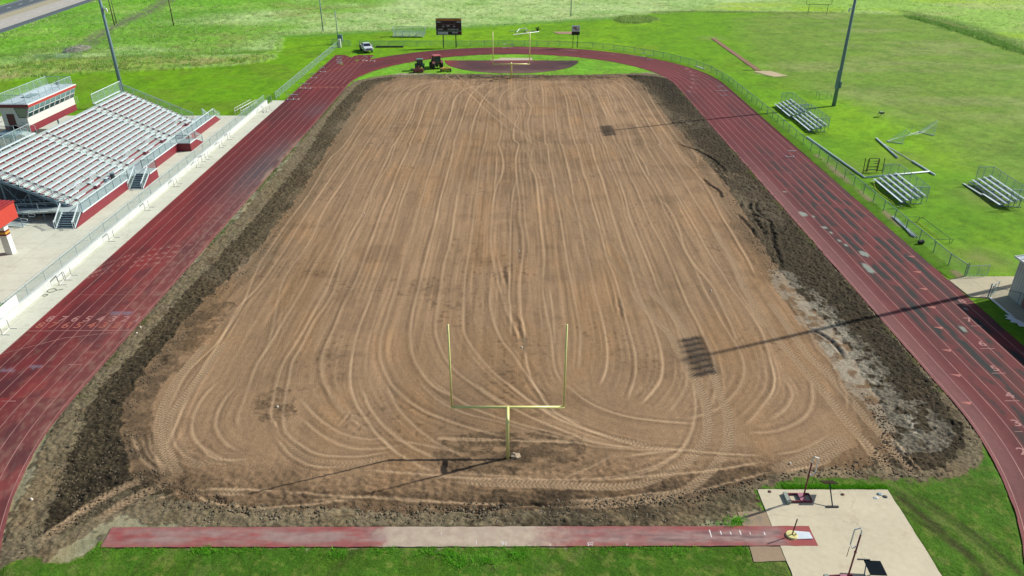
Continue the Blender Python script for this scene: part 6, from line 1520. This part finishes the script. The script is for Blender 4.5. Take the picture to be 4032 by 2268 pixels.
def soccer():
    t = thing('soccer_goal', (58.7, 108.4, 0), 0, 'white soccer goal tipped over onto its front on the practice grass', 'soccer goal'); o = (58.7, 108.4)
    q = lambda x, y, z: (x - o[0], y - o[1], z)
    A, Bc, F, G, U, V = q(55.1, 105.9, .06), q(62.3, 110.9, .06), q(63.6, 108.8, .06), q(56.95, 104.7, .06), q(64.4, 110.4, 2.0), q(57.6, 105.9, 1.9)
    MB().tube([G, A, Bc, F], .06, 8).build('front_frame', white, t); MB().tube([A, V, G], .025, 6).tube([Bc, U, F], .025, 6).tube([(Vector(A) + Vector(Bc)) * .5 + Vector((.5, 0, 0)), (Vector(A) + Vector(Bc)) * .5 + Vector((1.3, .2, 1.5))], .03, 6).build('side_stay', galv, t)
    sag = []; n = 10
    for k in range(n + 1):
        f = k / n; lo = Vector(A).lerp(Vector(Bc), f); hi = Vector(V).lerp(Vector(U), f) - Vector((0, 0, 5.6 * f * (1 - f))); hi.z = max(hi.z, .35); sag.append((lo, hi))
    pq = [(a[0], b[0], b[1], a[1]) for a, b in zip(sag[:-1], sag[1:])] + [(A, G, Vector(V), Vector(V)), (F, Bc, Vector(U), Vector(U))]
    netm, tt, bb_ = node_mat('goal_net'); uv = N(tt, 'ShaderNodeUVMap').outputs[0]; sp = N(tt, 'ShaderNodeSeparateXYZ'); tt.links.new(uv, sp.inputs[0]); f = None
    for ax in (0, 1):
        l = mathn(tt, 'LESS_THAN', mathn(tt, 'FRACT', mathn(tt, 'DIVIDE', mathn(tt, 'ADD', sp.outputs[ax], 50.0), .12)), .10); f = l if f is None else mathn(tt, 'MAXIMUM', f, l)
    tr = N(tt, 'ShaderNodeBsdfTransparent'); mx = N(tt, 'ShaderNodeMixShader'); bb_.inputs['Base Color'].default_value = (.62, .74, .68, 1)
    tt.links.new(f, mx.inputs[0]); tt.links.new(tr.outputs[0], mx.inputs[1]); tt.links.new(bb_.outputs[0], mx.inputs[2]); tt.links.new(mx.outputs[0], tt.nodes['Material Output'].inputs[0])
    panel('net', pq, t, netm); MB().tube([s_[1] for s_ in sag], .02, 5).build('net_rope', white, t)
soccer()
st = thing('stool', (60.45, 119.9, 0), R(10), 'small box topped stool standing alone on the grass above the soccer goal', 'stool')
MB().box((0, 0, .68), (.62, .5, .34)).build('box', plain('stool_pale', C(150, 168, 140), .6), st); MB().box((0, -.26, .64), (.34, .03, .22)).build('dark_panel', darkgrey, st)
for x, y in ((-.34, -.26), (.34, -.26), (-.34, .26), (.34, .26)): MB().beam((x * 1.15, y * 1.2, 0), (x * .85, y * .9, .9), .035, .035).build('leg', brownrust, st)
sg = thing('practice_goal_frame', (55.4, 132.6, 0), R(4), 'small green tube goal frame on the grass beside the floodlight mast', 'frame')
MB().tube([(-1.0, .0, 0), (-1.0, 0, 1.15), (1.0, 0, 1.15), (1.0, 0, 0)], .03, 6).tube([(-.75, -.8, 0), (-.75, -.8, 1.0), (-1.0, 0, 1.15)], .03, 6).tube([(1.0, 0, 1.15), (1.35, -.9, .9), (1.35, -.9, 0), (-.75, -.8, 0)], .03, 6).build('tube_frame', plain('green_tube', C(96, 160, 120), .5), sg)
bf = thing('steel_rack', (47.0, 92.2, 0), R(2), 'rusty brown upright steel rack between the long pipe and the bleacher', 'rack')
q = MB(); q.tube([(-.75, 0, 0.1), (-.75, 0, 1.75), (-.6, 0, 1.9), (.55, 0, 1.9), (.72, 0, 1.75), (.72, 0, .1)], .05, 8); q.build('hoop', brownrust, bf)
q = MB()
for x in (-1.25, 1.3): q.tube([(x, -.25, 0), (x + .05, 0, 1.95)], .05, 8)
q.beam((-1.25, -.2, .3), (-.75, 0, .3), .07, .07).beam((.72, 0, .3), (1.3, -.2, .3), .07, .07); q.build('side_post', brownrust, bf)
q = MB()
for z in (.35, .75): q.beam((-.75, 0, z), (.72, 0, z), .07, .09)
for z in (1.2, 1.5): q.beam((.05, 0, z), (.72, 0, z), .06, .07)
for x in (-.62, .6): q.beam((x, 0, .1), (x, 0, 1.8), .06, .06)
q.build('rungs', brownrust, bf)
ag = thing('agility_ladder_frame', (44.4, 73.0, 0), 0, 'dark tube frame with yellow rungs on the grass just behind the fence', 'frame')
q = MB(); q.tube([(-.65, 2.9, .0), (-.65, 2.9, .45), (.8, 2.9, .45), (.8, 2.9, 0)], .03, 6); q.tube([(1.0, 2.7, .5), (1.05, -3.1, .5), (1.05, -3.15, 0)], .03, 6); q.tube([(-.5, -3.2, 0), (-.5, -3.2, .45), (1.35, -3.2, .45), (1.2, -3.2, 0)], .03, 6); q.tube([(1.0, 2.7, .5), (.6, 2.6, .3), (.3, 2.3, 0)], .03, 6); q.build('tube_frame', plain('dark_green_tube', C(46, 72, 56), .5), ag)
q = MB(); q.tube([(.45, 2.4, .12), (.55, -2.3, .12)], .025, 5)
for k in range(9): y = 2.3 - k * .55; q.tube([(-.45, y, .12), (.5, y, .12)], .022, 5)
q.build('yellow_rungs', plain('bright_yellow', C(206, 204, 30), .5), ag)
yt = thing('yellow_hose', (44.8, 84, 0), 0, 'thin yellow flexible tube with a white cross handle lying behind the fence', 'tube')
MB().tube([(.15, 3.1, .5), (.0, 2.0, .1), (-.1, .2, .06), (.05, -2.2, .06), (-.1, -3.2, .05)], .03, 6).build('tube', plain('bright_yellow', C(206, 204, 30), .5), yt); MB().beam((-.15, 3.1, .62), (.35, 3.2, .66), .06, .06).build('handle', white, yt)
sx = thing('bent_tube_stand', (44.6, 80.5, 0), R(10), 'dark bent tube stand on the grass between fence and bleacher', 'frame'); MB().tube([(0, 1.2, .3), (.3, 1.3, .5), (.35, 1.0, .5), (-.2, .8, .1), (.0, -.8, 0), (.3, -1.0, .3), (-.3, -1.1, .3)], .03, 6).build('tube', plain('dark_green_tube', C(46, 72, 56), .5), sx)
for k, (x0, y0, x1, y1, r, lab) in enumerate([(42.75, 76.9, 42.55, 71.3, .09, 'thick pale rail of the bundle along the fence foot'), (42.95, 76.7, 42.80, 71.1, .05, 'thin green-grey rail of the bundle along the fence foot, outermost'), (42.85, 76.2, 42.35, 71.5, .06, 'thin pale rail of the bundle along the fence foot, nearest to the track')]):
    pipe([(x0, y0, .08 + .03 * k), (x1, y1, .08)], r, lab, mat=(alu, galv, galv)[k], name='metal_rail', cat='rail', group='rails bundled at the fence foot')
bk = thing('bucket', (42.35, 69.6, 0), 0, 'black bucket tipped on its side at the fence foot', 'bucket'); o = MB().tube([(-.25, 0, .2), (.25, .1, .24)], .18, 14, .24).build('tub', black, bk, False)
dbl = thing('scrap_pile', (3.6, 205.5, 0), 0, 'heap of white pipes and frames in the bright grass beyond the far goal post', 'scrap')
MB().tube([(-3.3, -4.2, .1), (.5, -2.0, .15), (3.6, .8, .1)], .13, 6).build('long_pipe', white, dbl); MB().tube([(-2.4, -.5, .1), (-1.6, 1.6, .7), (.2, 2.4, .8), (.4, .2, .2)], .1, 6).build('bent_frame', white, dbl); MB().tube([(-4.3, 1.6, .1), (3.5, 2.4, .1)], .06, 6).tube([(.0, 2.5, .1), (.6, -.6, .8)], .08, 6).build('thin_pipe', galv, dbl); MB().tube([(.6, 1.6, .2), (1.0, .2, .5), (.2, -.9, .1)], .06, 6).build('tan_pipe', plain('tan_pipe', C(206, 170, 110), .6), dbl)
ws = thing('weed_tuft', (6.9, 207.8, 0), 0, 'small brown weedy stump at the end of the white pipe heap', 'weed')
rr = random.Random(5); q = MB()
for k in range(30): a = rr.uniform(0, 6.3); q.beam((0, 0, 0), (math.cos(a) * rr.uniform(.2, .9), math.sin(a) * rr.uniform(.2, .9), rr.uniform(.5, 1.2)), .06, .06)
q.build('stems', plain('weed_brown', C(92, 96, 50), .9), ws)
# practice goal on the far grass
hg = thing('goal_post', (93.7, 239.2, 0), 0, 'thin dark H shaped goal post at the far end of the practice field', 'goal post')
dk = plain('dark_green_tube', C(46, 72, 56), .5)
for s in (-1, 1): MB().cyl((s * 2.9, 0, 0), (s * 2.9, 0, 3.05), .07, 6).build('leg', dk, hg)
MB().cyl((-3.9, 0, 3.05), (3.9, 0, 3.05), .08, 6).build('crossbar', dk, hg)
for s in (-1, 1): MB().cyl((s * 3.85, 0, 3.05), (s * 3.85, 0, 8.5), .06, 6).build('upright', dk, hg)
# culvert, corner fence
cv = thing('concrete_headwall', (-101.5, 178, 0), R(-20), 'grey rubble headwall behind a rusty mesh fence in the ditch on the left', 'culvert')
rr = random.Random(9); q = MB()
rub = plain('rubble_grey', C(122, 124, 108), .95, var=.25, scale=1.5, dirt=C(110, 100, 84))
vs = []; fs = []; nx, ny = 16, 16
for j in range(ny):
    for i in range(nx):
        u = i / (nx - 1) * 2 - 1; v = j / (ny - 1) * 2 - 1; d2 = min(1, u * u + v * v); vs.append((u * 1.9, v * 4.0, 1.2 * (1 - d2) ** .5 + rr.uniform(-.2, .25) if d2 < 1 else -.1))
for j in range(ny - 1):
    for i in range(nx - 1): fs.append((j*nx + i, j*nx + i + 1, (j+1)*nx + i + 1, (j+1)*nx + i))
q.add(vs, fs).build('rubble', rub, cv)
fence([(-101.5, 172.2), (-96.6, 170.6)], 1.9, 'rusty mesh fence in front of the grey rubble headwall', every=2.4, mat=galv_dark); fence([(-104.6, 166.5), (-100.4, 167.1), (-98.6, 169.4)], 1.3, 'short fence with a stout corner post left of the grey headwall', every=2.6, mat=galv_dark)
rl_ = thing('steel_handrail', (-45.0, 124.4, 0), 0, 'low pale steel handrail at the end of the concrete apron behind the wall fence', 'railing')
q = MB()
for x in (-.5, .5):
    for z in (.55, 1.0): q.tube([(x - .4, -3, z), (x + .4, 3, z)], .03, 6)
    for k in range(7): q.beam((x - .4 + .8 * k / 6, -3 + k, 0), (x - .4 + .8 * k / 6, -3 + k, 1.0), .04, .04)
q.build('rails', white, rl_)
hs = thing('hose', (-42.0, 59.3, .05), 0, 'larger dark hose coil lying on the concrete by the white wall', 'hose'); MB().tube([(math.cos(a) * .38, math.sin(a) * .34, 0) for a in np.linspace(0, 2 * math.pi * 1.0, 24)] + [(.9, .3, 0)], .022, 6).build('coil', plain('hose_dark', C(50, 64, 62), .6), hs)
hs = thing('hose', (-42.1, 58.4, .05), 0, 'smaller dark ring of hose nearer the camera by the white wall', 'hose'); MB().tube([(math.cos(a) * .2, math.sin(a) * .18, 0) for a in np.linspace(0, 2 * math.pi, 20)], .022, 6).build('coil', plain('hose_dark', C(50, 64, 62), .6), hs)

# ------------------------------------------------------------ pole vault corner
def standard(x, y, label, rz=0.0, mirror=1, hh=2.75, frame=True):
    t = thing('vault_standard', (x, y, .05), rz, label, 'vault standard', 'pole vault standards')
    q = MB()
    for yy in (-.33, .30): q.beam((-.85, yy, .08), (.42, yy, .08), .06, .12)
    for xx in (-.85, -.12, .42): q.beam((xx, -.33, .08), (xx, .30, .08), .05, .10)
    q.build('base_frame', maroon, t)
    MB().box((-.10, -.02, .15), (.36, .62, .03)).build('base_plate', plain('faded_pink', C(170, 104, 120), .6), t); MB().box((-1.0, -.05, .10), (.22, .85, .16)).build('ballast_block', plain('mossy_block', C(150, 160, 146), .9), t)
    MB().cyl((0, 0, .1), (0, 0, hh), .045, 10).build('mast', maroon, t, True); MB().cyl((0, 0, hh * .62), (0, 0, hh * .64), .07, 10).build('clamp', maroon, t)
    s = mirror
    MB().tube([(0, 0, hh - .75), (0, 0, hh + .25), (s * .10, 0, hh + .45), (s * .36, .05, hh + .30), (s * .36, .05, hh - .7), (s * .20, .03, hh - 1.0), (0, 0, hh - .78)], .035, 8).build('crossbar_bracket', white, t)
    MB().cyl((s * .36, .05, hh - 1.6), (s * .36, .05, hh - .9), .015, 6).build('peg_rod', brownrust, t)
    return t
standard(17.36, 32.95, 'pole vault standard on its maroon base at the far edge of the concrete pad')
standard(17.55, 26.95, 'pole vault standard leaning up from the bottom edge of the picture on the pad', mirror=-1, hh=3.35, rz=R(4))
bs = thing('rubber_base_post', (15.7, 30.05, .065), 0, 'rusty stake in a round yellow concrete base on the end of the red runway', 'stake')
MB().tube([(0, 0, 0), (0, 0, .10)], .34, 20, .30).build('round_base', plain('yellow_concrete', C(222, 212, 140), .9, var=.15), bs, False); MB().cyl((.02, 0, .08), (.10, .0, 1.25), .035, 8).build('stake', brownrust, bs); MB().tube([(.02, -.05, .1), (.18, -.12, .18), (.26, .05, .12)], .015, 5).build('wire_loop', black, bs)
wb = thing('vault_box_cover', (16.35, 30.08, .065), R(-3), 'white flat metal cover lying over the vault box on the red runway', 'cover')
MB().add([(-.45, .28, .03), (.42, .22, .03), (.46, -.27, .05), (-.58, -.34, .02), (-.45, .28, 0), (.42, .22, 0), (.46, -.27, 0), (-.58, -.34, 0)], [(0,1,2,3), (4,7,6,5), (0,4,5,1), (1,5,6,2), (2,6,7,3), (3,7,4,0)]).build('plate', plain('cover_white', C(216, 226, 230), .4, var=.05), wb)
def board(x, y, label, rz=0.0, lean=1.0):
    t = thing('sign_stand', (x, y, .05), rz, label, 'stand', 'black board stands')
    MB().box((0, 0, .04), (.72, .12, .05)).build('foot_bar', black, t); MB().beam((0, 0, .05), (-.02, .95 * lean, 1.05), .06, .05).build('leg', plain('green_black_steel', C(30, 52, 50), .5), t)
    M = Matrix.Rotation(R(-30), 4, 'X'); MB().box((0, 1.05 * lean, .95), (.85, .8, .025), M=M).build('board', plain('black_board', C(60, 48, 36), .9, var=.1, spec=.1), t); return t
board(18.84, 32.25, 'black tilted board on a T shaped stand at the far side of the concrete pad')
t = thing('sign_stand', (19.05, 27.25, .05), R(-3), 'flat black square board on the pad at the bottom edge of the picture', 'stand', 'black board stands')
MB().box((0, 0, .62), (.86, .95, .03)).build('board', plain('black_board_cool', C(18, 28, 34), .95, var=.1, spec=.08), t); MB().box((-.45, .48, .68), (.66, .07, .05)).build('top_bar', black, t); MB().beam((-.3, .42, .65), (-.5, -.1, .02), .05, .05).build('leg', galv_dark, t); MB().beam((.4, .3, .62), (.42, .3, .02), .05, .05).build('leg', galv_dark, t)
for nm, x, y, lab, mt, s in (('stone', 22.08, 33.3, 'grey and white stone on the far right corner of the pad', galv_dark, .12), ('stone', 22.32, 33.1, 'dark flat stone at the right edge of the pad', darkgrey, .12), ('bottle', 21.72, 33.0, 'crushed white bottle lying near the pad corner', white, .12), ('stone', 19.85, 33.28, 'brown clod standing upright on the pad by the black board', brownrust, .10), ('stone', 15.55, 33.52, 'brown clod on the far left corner of the pad', brownrust, .10),
                             ('stone', .2, 36.75, 'pale rock beside the foot of the near goal post', plain('pale_rock', C(170, 150, 124), .9), .28)):
    t = thing(nm, (x, y, .06), 0, lab, nm); rr = random.Random(int(x * 100)); bm = bmesh.new(); bmesh.ops.create_icosphere(bm, subdivisions=2, radius=s)
    for v in bm.verts: v.co *= rr.uniform(.75, 1.2); v.co.z *= .55; v.co.x *= 1.25
    me = bpy.data.meshes.new('rock'); bm.to_mesh(me); bm.free(); me.materials.append(mt); link(bpy.data.objects.new('rock', me), t)
# white sprinkler heads and litter in the dirt
rr = random.Random(11)
for k, (x, y, lab) in enumerate([(916, 537, 'small white sprinkler cap in the left dirt, far'), (1305, 632, 'small white sprinkler cap in the middle of the dirt'), (1312, 875, 'small white sprinkler cap near the dark hole in the middle dirt'), (1687, 537, 'small white sprinkler cap in the right dirt, far'), (1788, 732, 'small white sprinkler cap in the right dirt, halfway'), (698, 1024, 'small white sprinkler cap in the dark hole in the left dirt'),
                                 (1626, 411, 'small white sprinkler cap far up the right side of the dirt'), (2333, 952, 'white lump in the soil strip beside the right lanes'), (1987, 1167, 'white scrap at the edge of the clods above the pad'), (344, 839, 'white scrap between the lane numbers and the soil'), (354, 825, 'second white scrap close to the lane numbers'), (80, 1257, 'thin white scrap on the pale soil at the lower left')]):
    p = ud(x, y); t = thing('litter' if k > 6 else 'sprinkler_cap', (p[0], p[1], .03), rr.uniform(0, 3), lab, 'litter' if k > 6 else 'sprinkler', None if k > 6 else 'sprinkler caps in the dirt')
    MB().tube([(0, 0, -.02), (0, 0, .05), (.02, 0, .08)], .085, 10, .06).build('cap', plain('cap_white', C(232, 226, 206), .6), t)
jk = thing('bench', (39.7, 159.4, 0), R(-72), 'white plank lying on the grass inside the far right fence', 'plank'); MB().bb(-1.7, 1.7, -.14, .14, .06, .12).build('plank', white, jk)
mr_ = thing('black_padding', (-29.5, 183.4, 0), R(1), 'long low black pad lying along the far fence right of the truck', 'pad'); MB().bb(-3.2, 3.4, -.3, .3, 0, .32).build('pad', plain('pad_black', C(44, 46, 46), .8), mr_, bevel=.08)
jl = thing('rake', (49.6, 156.6, .05), R(3), 'dark pole lying in the grass left of the sand pit', 'pole'); MB().cyl((-1.6, 0, .03), (1.0, 0, .03), .05, 6).build('pole', wood, jl)

# ------------------------------------------------------------ grass standing up: clumps and blades as single heaps nobody could count
def tufts(name, n, area, hgt, wid, cols, label, seed, blades=5, spread=.12, z=0.0, pts=None, clump=0.0):
    rg = np.random.default_rng(seed)
    if pts is None: pts = area(rg, n)
    n = len(pts); B = n * blades
    bx = np.repeat(pts[:, 0], blades) + rg.normal(0, spread, B); by = np.repeat(pts[:, 1], blades) + rg.normal(0, spread, B)
    a = rg.uniform(0, 2 * np.pi, B); ww = wid * rg.uniform(.6, 1.4, B); hh = hgt * rg.uniform(.5, 1.3, B); la = rg.uniform(0, 2 * np.pi, B); ll = hh * rg.uniform(.2, .8, B)
    v = np.zeros((B, 3, 3)); v[:, 0] = np.stack([bx - np.cos(a) * ww, by - np.sin(a) * ww, np.full(B, z)], 1); v[:, 1] = np.stack([bx + np.cos(a) * ww, by + np.sin(a) * ww, np.full(B, z)], 1)
    v[:, 2] = np.stack([bx + np.cos(la) * ll, by + np.sin(la) * ll, z + hh], 1)
    me = bpy.data.meshes.new(name); me.vertices.add(B * 3); me.vertices.foreach_set('co', v.astype(np.float32).ravel()); me.loops.add(B * 3); me.polygons.add(B)
    me.loops.foreach_set('vertex_index', np.arange(B * 3, dtype=np.int32)); me.polygons.foreach_set('loop_start', np.arange(0, B * 3, 3, dtype=np.int32))
    try: me.polygons.foreach_set('loop_total', np.full(B, 3, np.int32))
    except Exception: pass
    me.update(calc_edges=True)
    ci = np.repeat(rg.integers(0, len(cols), n), blades); cc = 1.35 * np.array([C(*c) for c in cols])[ci] * rg.uniform(.75, 1.25, (B, 1)); cc = np.repeat(cc, 3, 0)
    at = me.attributes.new('col', 'FLOAT_COLOR', 'POINT'); at.data.foreach_set('color', np.concatenate([cc, np.ones((B * 3, 1))], 1).astype(np.float32).ravel())
    me.materials.append(M_blade); o = bpy.data.objects.new(name, me); link(o); tag(o, label, 'grass', kind='stuff'); return o
M_blade, t_, b_ = node_mat('grass_blades'); t_.links.new(attr(t_, 'col', False), b_.inputs['Base Color']); b_.inputs['Roughness'].default_value = .8; b_.inputs['Specular IOR Level'].default_value = .15
tl_ = N(t_, 'ShaderNodeBsdfTranslucent'); t_.links.new(attr(t_, 'col', False), tl_.inputs[0]); ax_ = N(t_, 'ShaderNodeMixShader'); ax_.inputs[0].default_value = .45
t_.links.new(b_.outputs[0], ax_.inputs[1]); t_.links.new(tl_.outputs[0], ax_.inputs[2]); t_.links.new(ax_.outputs[0], t_.nodes['Material Output'].inputs[0])
def in_poly_area(polys, box, dens=None):
    def f(rg, n):
        p = np.stack([rg.uniform(box[0], box[1], n), rg.uniform(box[2], box[3], n)], 1); k = np.zeros(n, bool)
        for P in polys: k |= inpoly(p[:, 0], p[:, 1], P)
        for P in (PAD, RUNWAY, PAD_B, PAD_C): k &= ~inpoly(p[:, 0], p[:, 1], P)
        k &= oval_inside(p[:, 0], p[:, 1], 31.2)
        if dens is not None: k &= dens(p[:, 0], p[:, 1], rg)
        return p[k]
    return f
GREENS = [(84, 138, 30), (100, 156, 36), (70, 118, 26), (118, 168, 52), (130, 150, 70)]
tufts('grass_blades', 60000, in_poly_area(GRASS_IN[:3], (-31, 31, 24, 36.5)), .07, .010, GREENS, 'short green grass blades in the near corners of the oval', 1, 4, .06)
def edge_d(x, y, rg): return (np.abs(y - 29.1) < .35) & (vn(x * .7, y * 0, 300) > .42)
tufts('grass_tuft', 2600, in_poly_area(GRASS_IN[:1], (-23, 13, 28.2, 29.3), edge_d), .15, .012, [(104, 176, 40), (90, 160, 34), (126, 190, 60)], 'taller bright grass tufts along the near edge of the red runway', 2, 7, .07)
def big(rg, n):
    c = np.array([(-9.6, 28.7), (-3.6, 28.75), (-2.9, 28.5), (-1.2, 28.4), (.2, 28.6), (-4.6, 28.8), (-17, 28.9), (-1.6, 28.2), (-3.2, 28.1), (8.9, 28.9), (12.6, 31.0), (13.0, 31.2)]); i = rg.integers(0, len(c), n); return c[i] + rg.normal(0, .28, (n, 2)) * [1.3, .6]
tufts('weed_clump', 260, big, .24, .014, [(110, 186, 44), (92, 164, 34), (130, 196, 70)], 'coarse weed clumps standing in the grass by the runway', 3, 9, .10)
def pad_edge(rg, n): p = np.stack([rg.uniform(16.5, 22.8, n), 33.80 + np.abs(rg.normal(0, .16, n))], 1); return p
tufts('edge_grass', 1500, pad_edge, .10, .014, [(84, 150, 30), (100, 168, 36)], 'grass creeping over the far edge of the concrete pad', 4, 5, .05, z=.03)
def mead(rg, n):
    y = 150 + 190 * rg.random(n) ** 1.3; x = rg.uniform(-1, 1, n) * (y * .80 + 10); k = ~inpoly(x, y, LAWN_EDGE) & ~inpoly(x, y, PATHV) & ~inpoly(x, y, ROADZONE) & (fbm(x * .12, y * .12, 310, 3) > .40); k |= inpoly(x, y, BUSH) | inpoly(x, y, SHAGGY)
    return np.stack([x, y], 1)[k]
MC = [(168, 200, 112), (184, 204, 132), (128, 176, 70), (96, 146, 44), (196, 204, 144), (150, 160, 92)]
tufts('meadow_grass', 52000, mead, .50, .10, MC, 'tall pale seeding grass of the far meadow', 5, 5, .35)
def bushr(rg, n):
    y = rg.uniform(205, 245, n); x = rg.uniform(20, 62, n); k = inpoly(x, y, BUSH); return np.stack([x, y], 1)[k]
tufts('tall_weeds', 9000, bushr, .8, .08, [(150, 176, 96), (160, 184, 108), (116, 150, 70)], 'oval island of uncut tall weeds in the far bright lawn', 6, 5, .3)
def shg(rg, n):
    y = rg.uniform(140, 200, n); x = rg.uniform(-130, -40, n); k = inpoly(x, y, SHAGGY) & (fbm(x * .15, y * .15, 312, 3) > .42); return np.stack([x, y], 1)[k]
tufts('ditch_grass', 16000, shg, .6, .07, [(120, 170, 60), (160, 170, 96), (150, 140, 90), (84, 150, 44)], 'shaggy uncut grass along the ditch left of the field', 7, 5, .25)
def ll(rg, n):
    t_ = rg.random(n); i = (t_ * 3).astype(int); P = np.array(dp("2290,42 2400,72 2480,98 2600,140")); i = np.clip((t_ * (len(P) - 1)).astype(int), 0, len(P) - 2); f = (t_ * (len(P) - 1) - i)[:, None]; return P[i] * (1 - f) + P[i + 1] * f + rg.normal(0, 1.0, (n, 2))
tufts('hedge_grass', 2000, ll, .5, .08, [(90, 136, 52), (116, 156, 74), (140, 172, 96)], 'dark rough grass bank along the far right edge of the practice field', 8, 6, .4)
def fw(rg, n):
    y = rg.uniform(60, 180, n); x = 42.45 + rg.normal(0, .16, n); k = vn(y * .8, y * 0, 313) > .62; return np.stack([x, y], 1)[k]
tufts('fence_weeds', 900, fw, .14, .012, GREENS, 'weeds growing at the foot of the long fence', 9, 5, .08)
def ie(rg, n):
    s = rg.uniform(0, 1, n); a = np.array([(31.2, 60), (31.2, 143)]); y = 43 + s * 98; x = np.where(rg.random(n) < .5, -1, 1) * (31.25 - np.abs(rg.normal(0, .25, n))); k = vn(y * .5, x * .1, 314) > .55; return np.stack([x, y], 1)[k]
tufts('kerb_weeds', 5000, ie, .14, .02, [(120, 130, 70), (150, 148, 100), (100, 120, 60)], 'thin dry weeds along the inner kerb of the track', 10, 4, .08)
# clods thrown up on the dark soil
def clods(name, n, poly, smin, smax, mat, label, seed, fun=None):
    rg = np.random.default_rng(seed); xs = np.array([p[0] for p in poly]); ys = np.array([p[1] for p in poly]); V = []; F = []; c = 0; base = np.array([(1,0,0),(-1,0,0),(0,1,0),(0,-1,0),(0,0,1),(0,0,-1)], float); fb = np.array([(0,2,4),(2,1,4),(1,3,4),(3,0,4),(2,0,5),(1,2,5),(3,1,5),(0,3,5)])
    p = np.stack([rg.uniform(xs.min(), xs.max(), n), rg.uniform(ys.min(), ys.max(), n)], 1); k = inpoly(p[:, 0], p[:, 1], poly) & oval_inside(p[:, 0], p[:, 1], 31.2)
    if fun is not None: k &= fun(p[:, 0], p[:, 1], rg)
    p = p[k]; n = len(p); s = rg.uniform(smin, smax, (n, 1, 1)) * rg.uniform(.5, 1.0, (n, 1, 1)); a = rg.uniform(0, 6.28, n); ca, sa = np.cos(a), np.sin(a)
    v = base[None] * rg.uniform(.6, 1.3, (n, 6, 3)) * s; v[:, :, 2] *= .75; x = v[:, :, 0] * ca[:, None] - v[:, :, 1] * sa[:, None]; y = v[:, :, 0] * sa[:, None] + v[:, :, 1] * ca[:, None]
    v = np.stack([x + p[:, None, 0], y + p[:, None, 1], v[:, :, 2] + .02], -1); f = fb[None] + (np.arange(n) * 6)[:, None, None]
    me = bpy.data.meshes.new(name); me.vertices.add(n * 6); me.vertices.foreach_set('co', v.astype(np.float32).ravel()); m = n * 8; me.loops.add(m * 3); me.polygons.add(m); me.loops.foreach_set('vertex_index', f.astype(np.int32).ravel()); me.polygons.foreach_set('loop_start', np.arange(0, m * 3, 3, dtype=np.int32))
    try: me.polygons.foreach_set('loop_total', np.full(m, 3, np.int32))
    except Exception: pass
    me.update(calc_edges=True); me.materials.append(mat); o = bpy.data.objects.new(name, me); link(o); tag(o, label, 'soil', kind='stuff')
cm = plain('clod_dark', C(100, 88, 66), .95, var=.3, scale=.8); cg = plain('clod_grey', C(138, 128, 104), .95, var=.3, scale=.8)
ring = lambda x, y, rg: ~inpoly(x, y, ROUGH_IN)
clods('soil_clods', 420000, ROUGH_OUT, .04, .13, cm, 'dark broken clods over the rough soil round the field', 21, lambda x, y, rg: ring(x, y, rg) & ~inpoly(x, y, PALE[0]) & (polydist(x, y, PALE[0], 1.0) < -.1) & (polydist(x, y, ROUGH_OUT, 1.0) > .15) & ~inpoly(x, y, PALE[2]) & ~inpoly(x, y, PALE[5]) & (rg.random(len(x)) < 1.15 - y / 75.0) & (vn(x * .5, y * .5, 331) > .2))
strip = [(-20, 30.9), (12.5, 30.9), (14.4, 34.2), (8, 33.4), (-4, 32.2), (-20, 32.0)]
clods('soil_crumbs', 3200, strip, .03, .11, cg, 'grey crumbs of soil between the rough ground and the runway', 22, lambda x, y, rg: vn(x * .8, y * 1.5, 330) > .35)
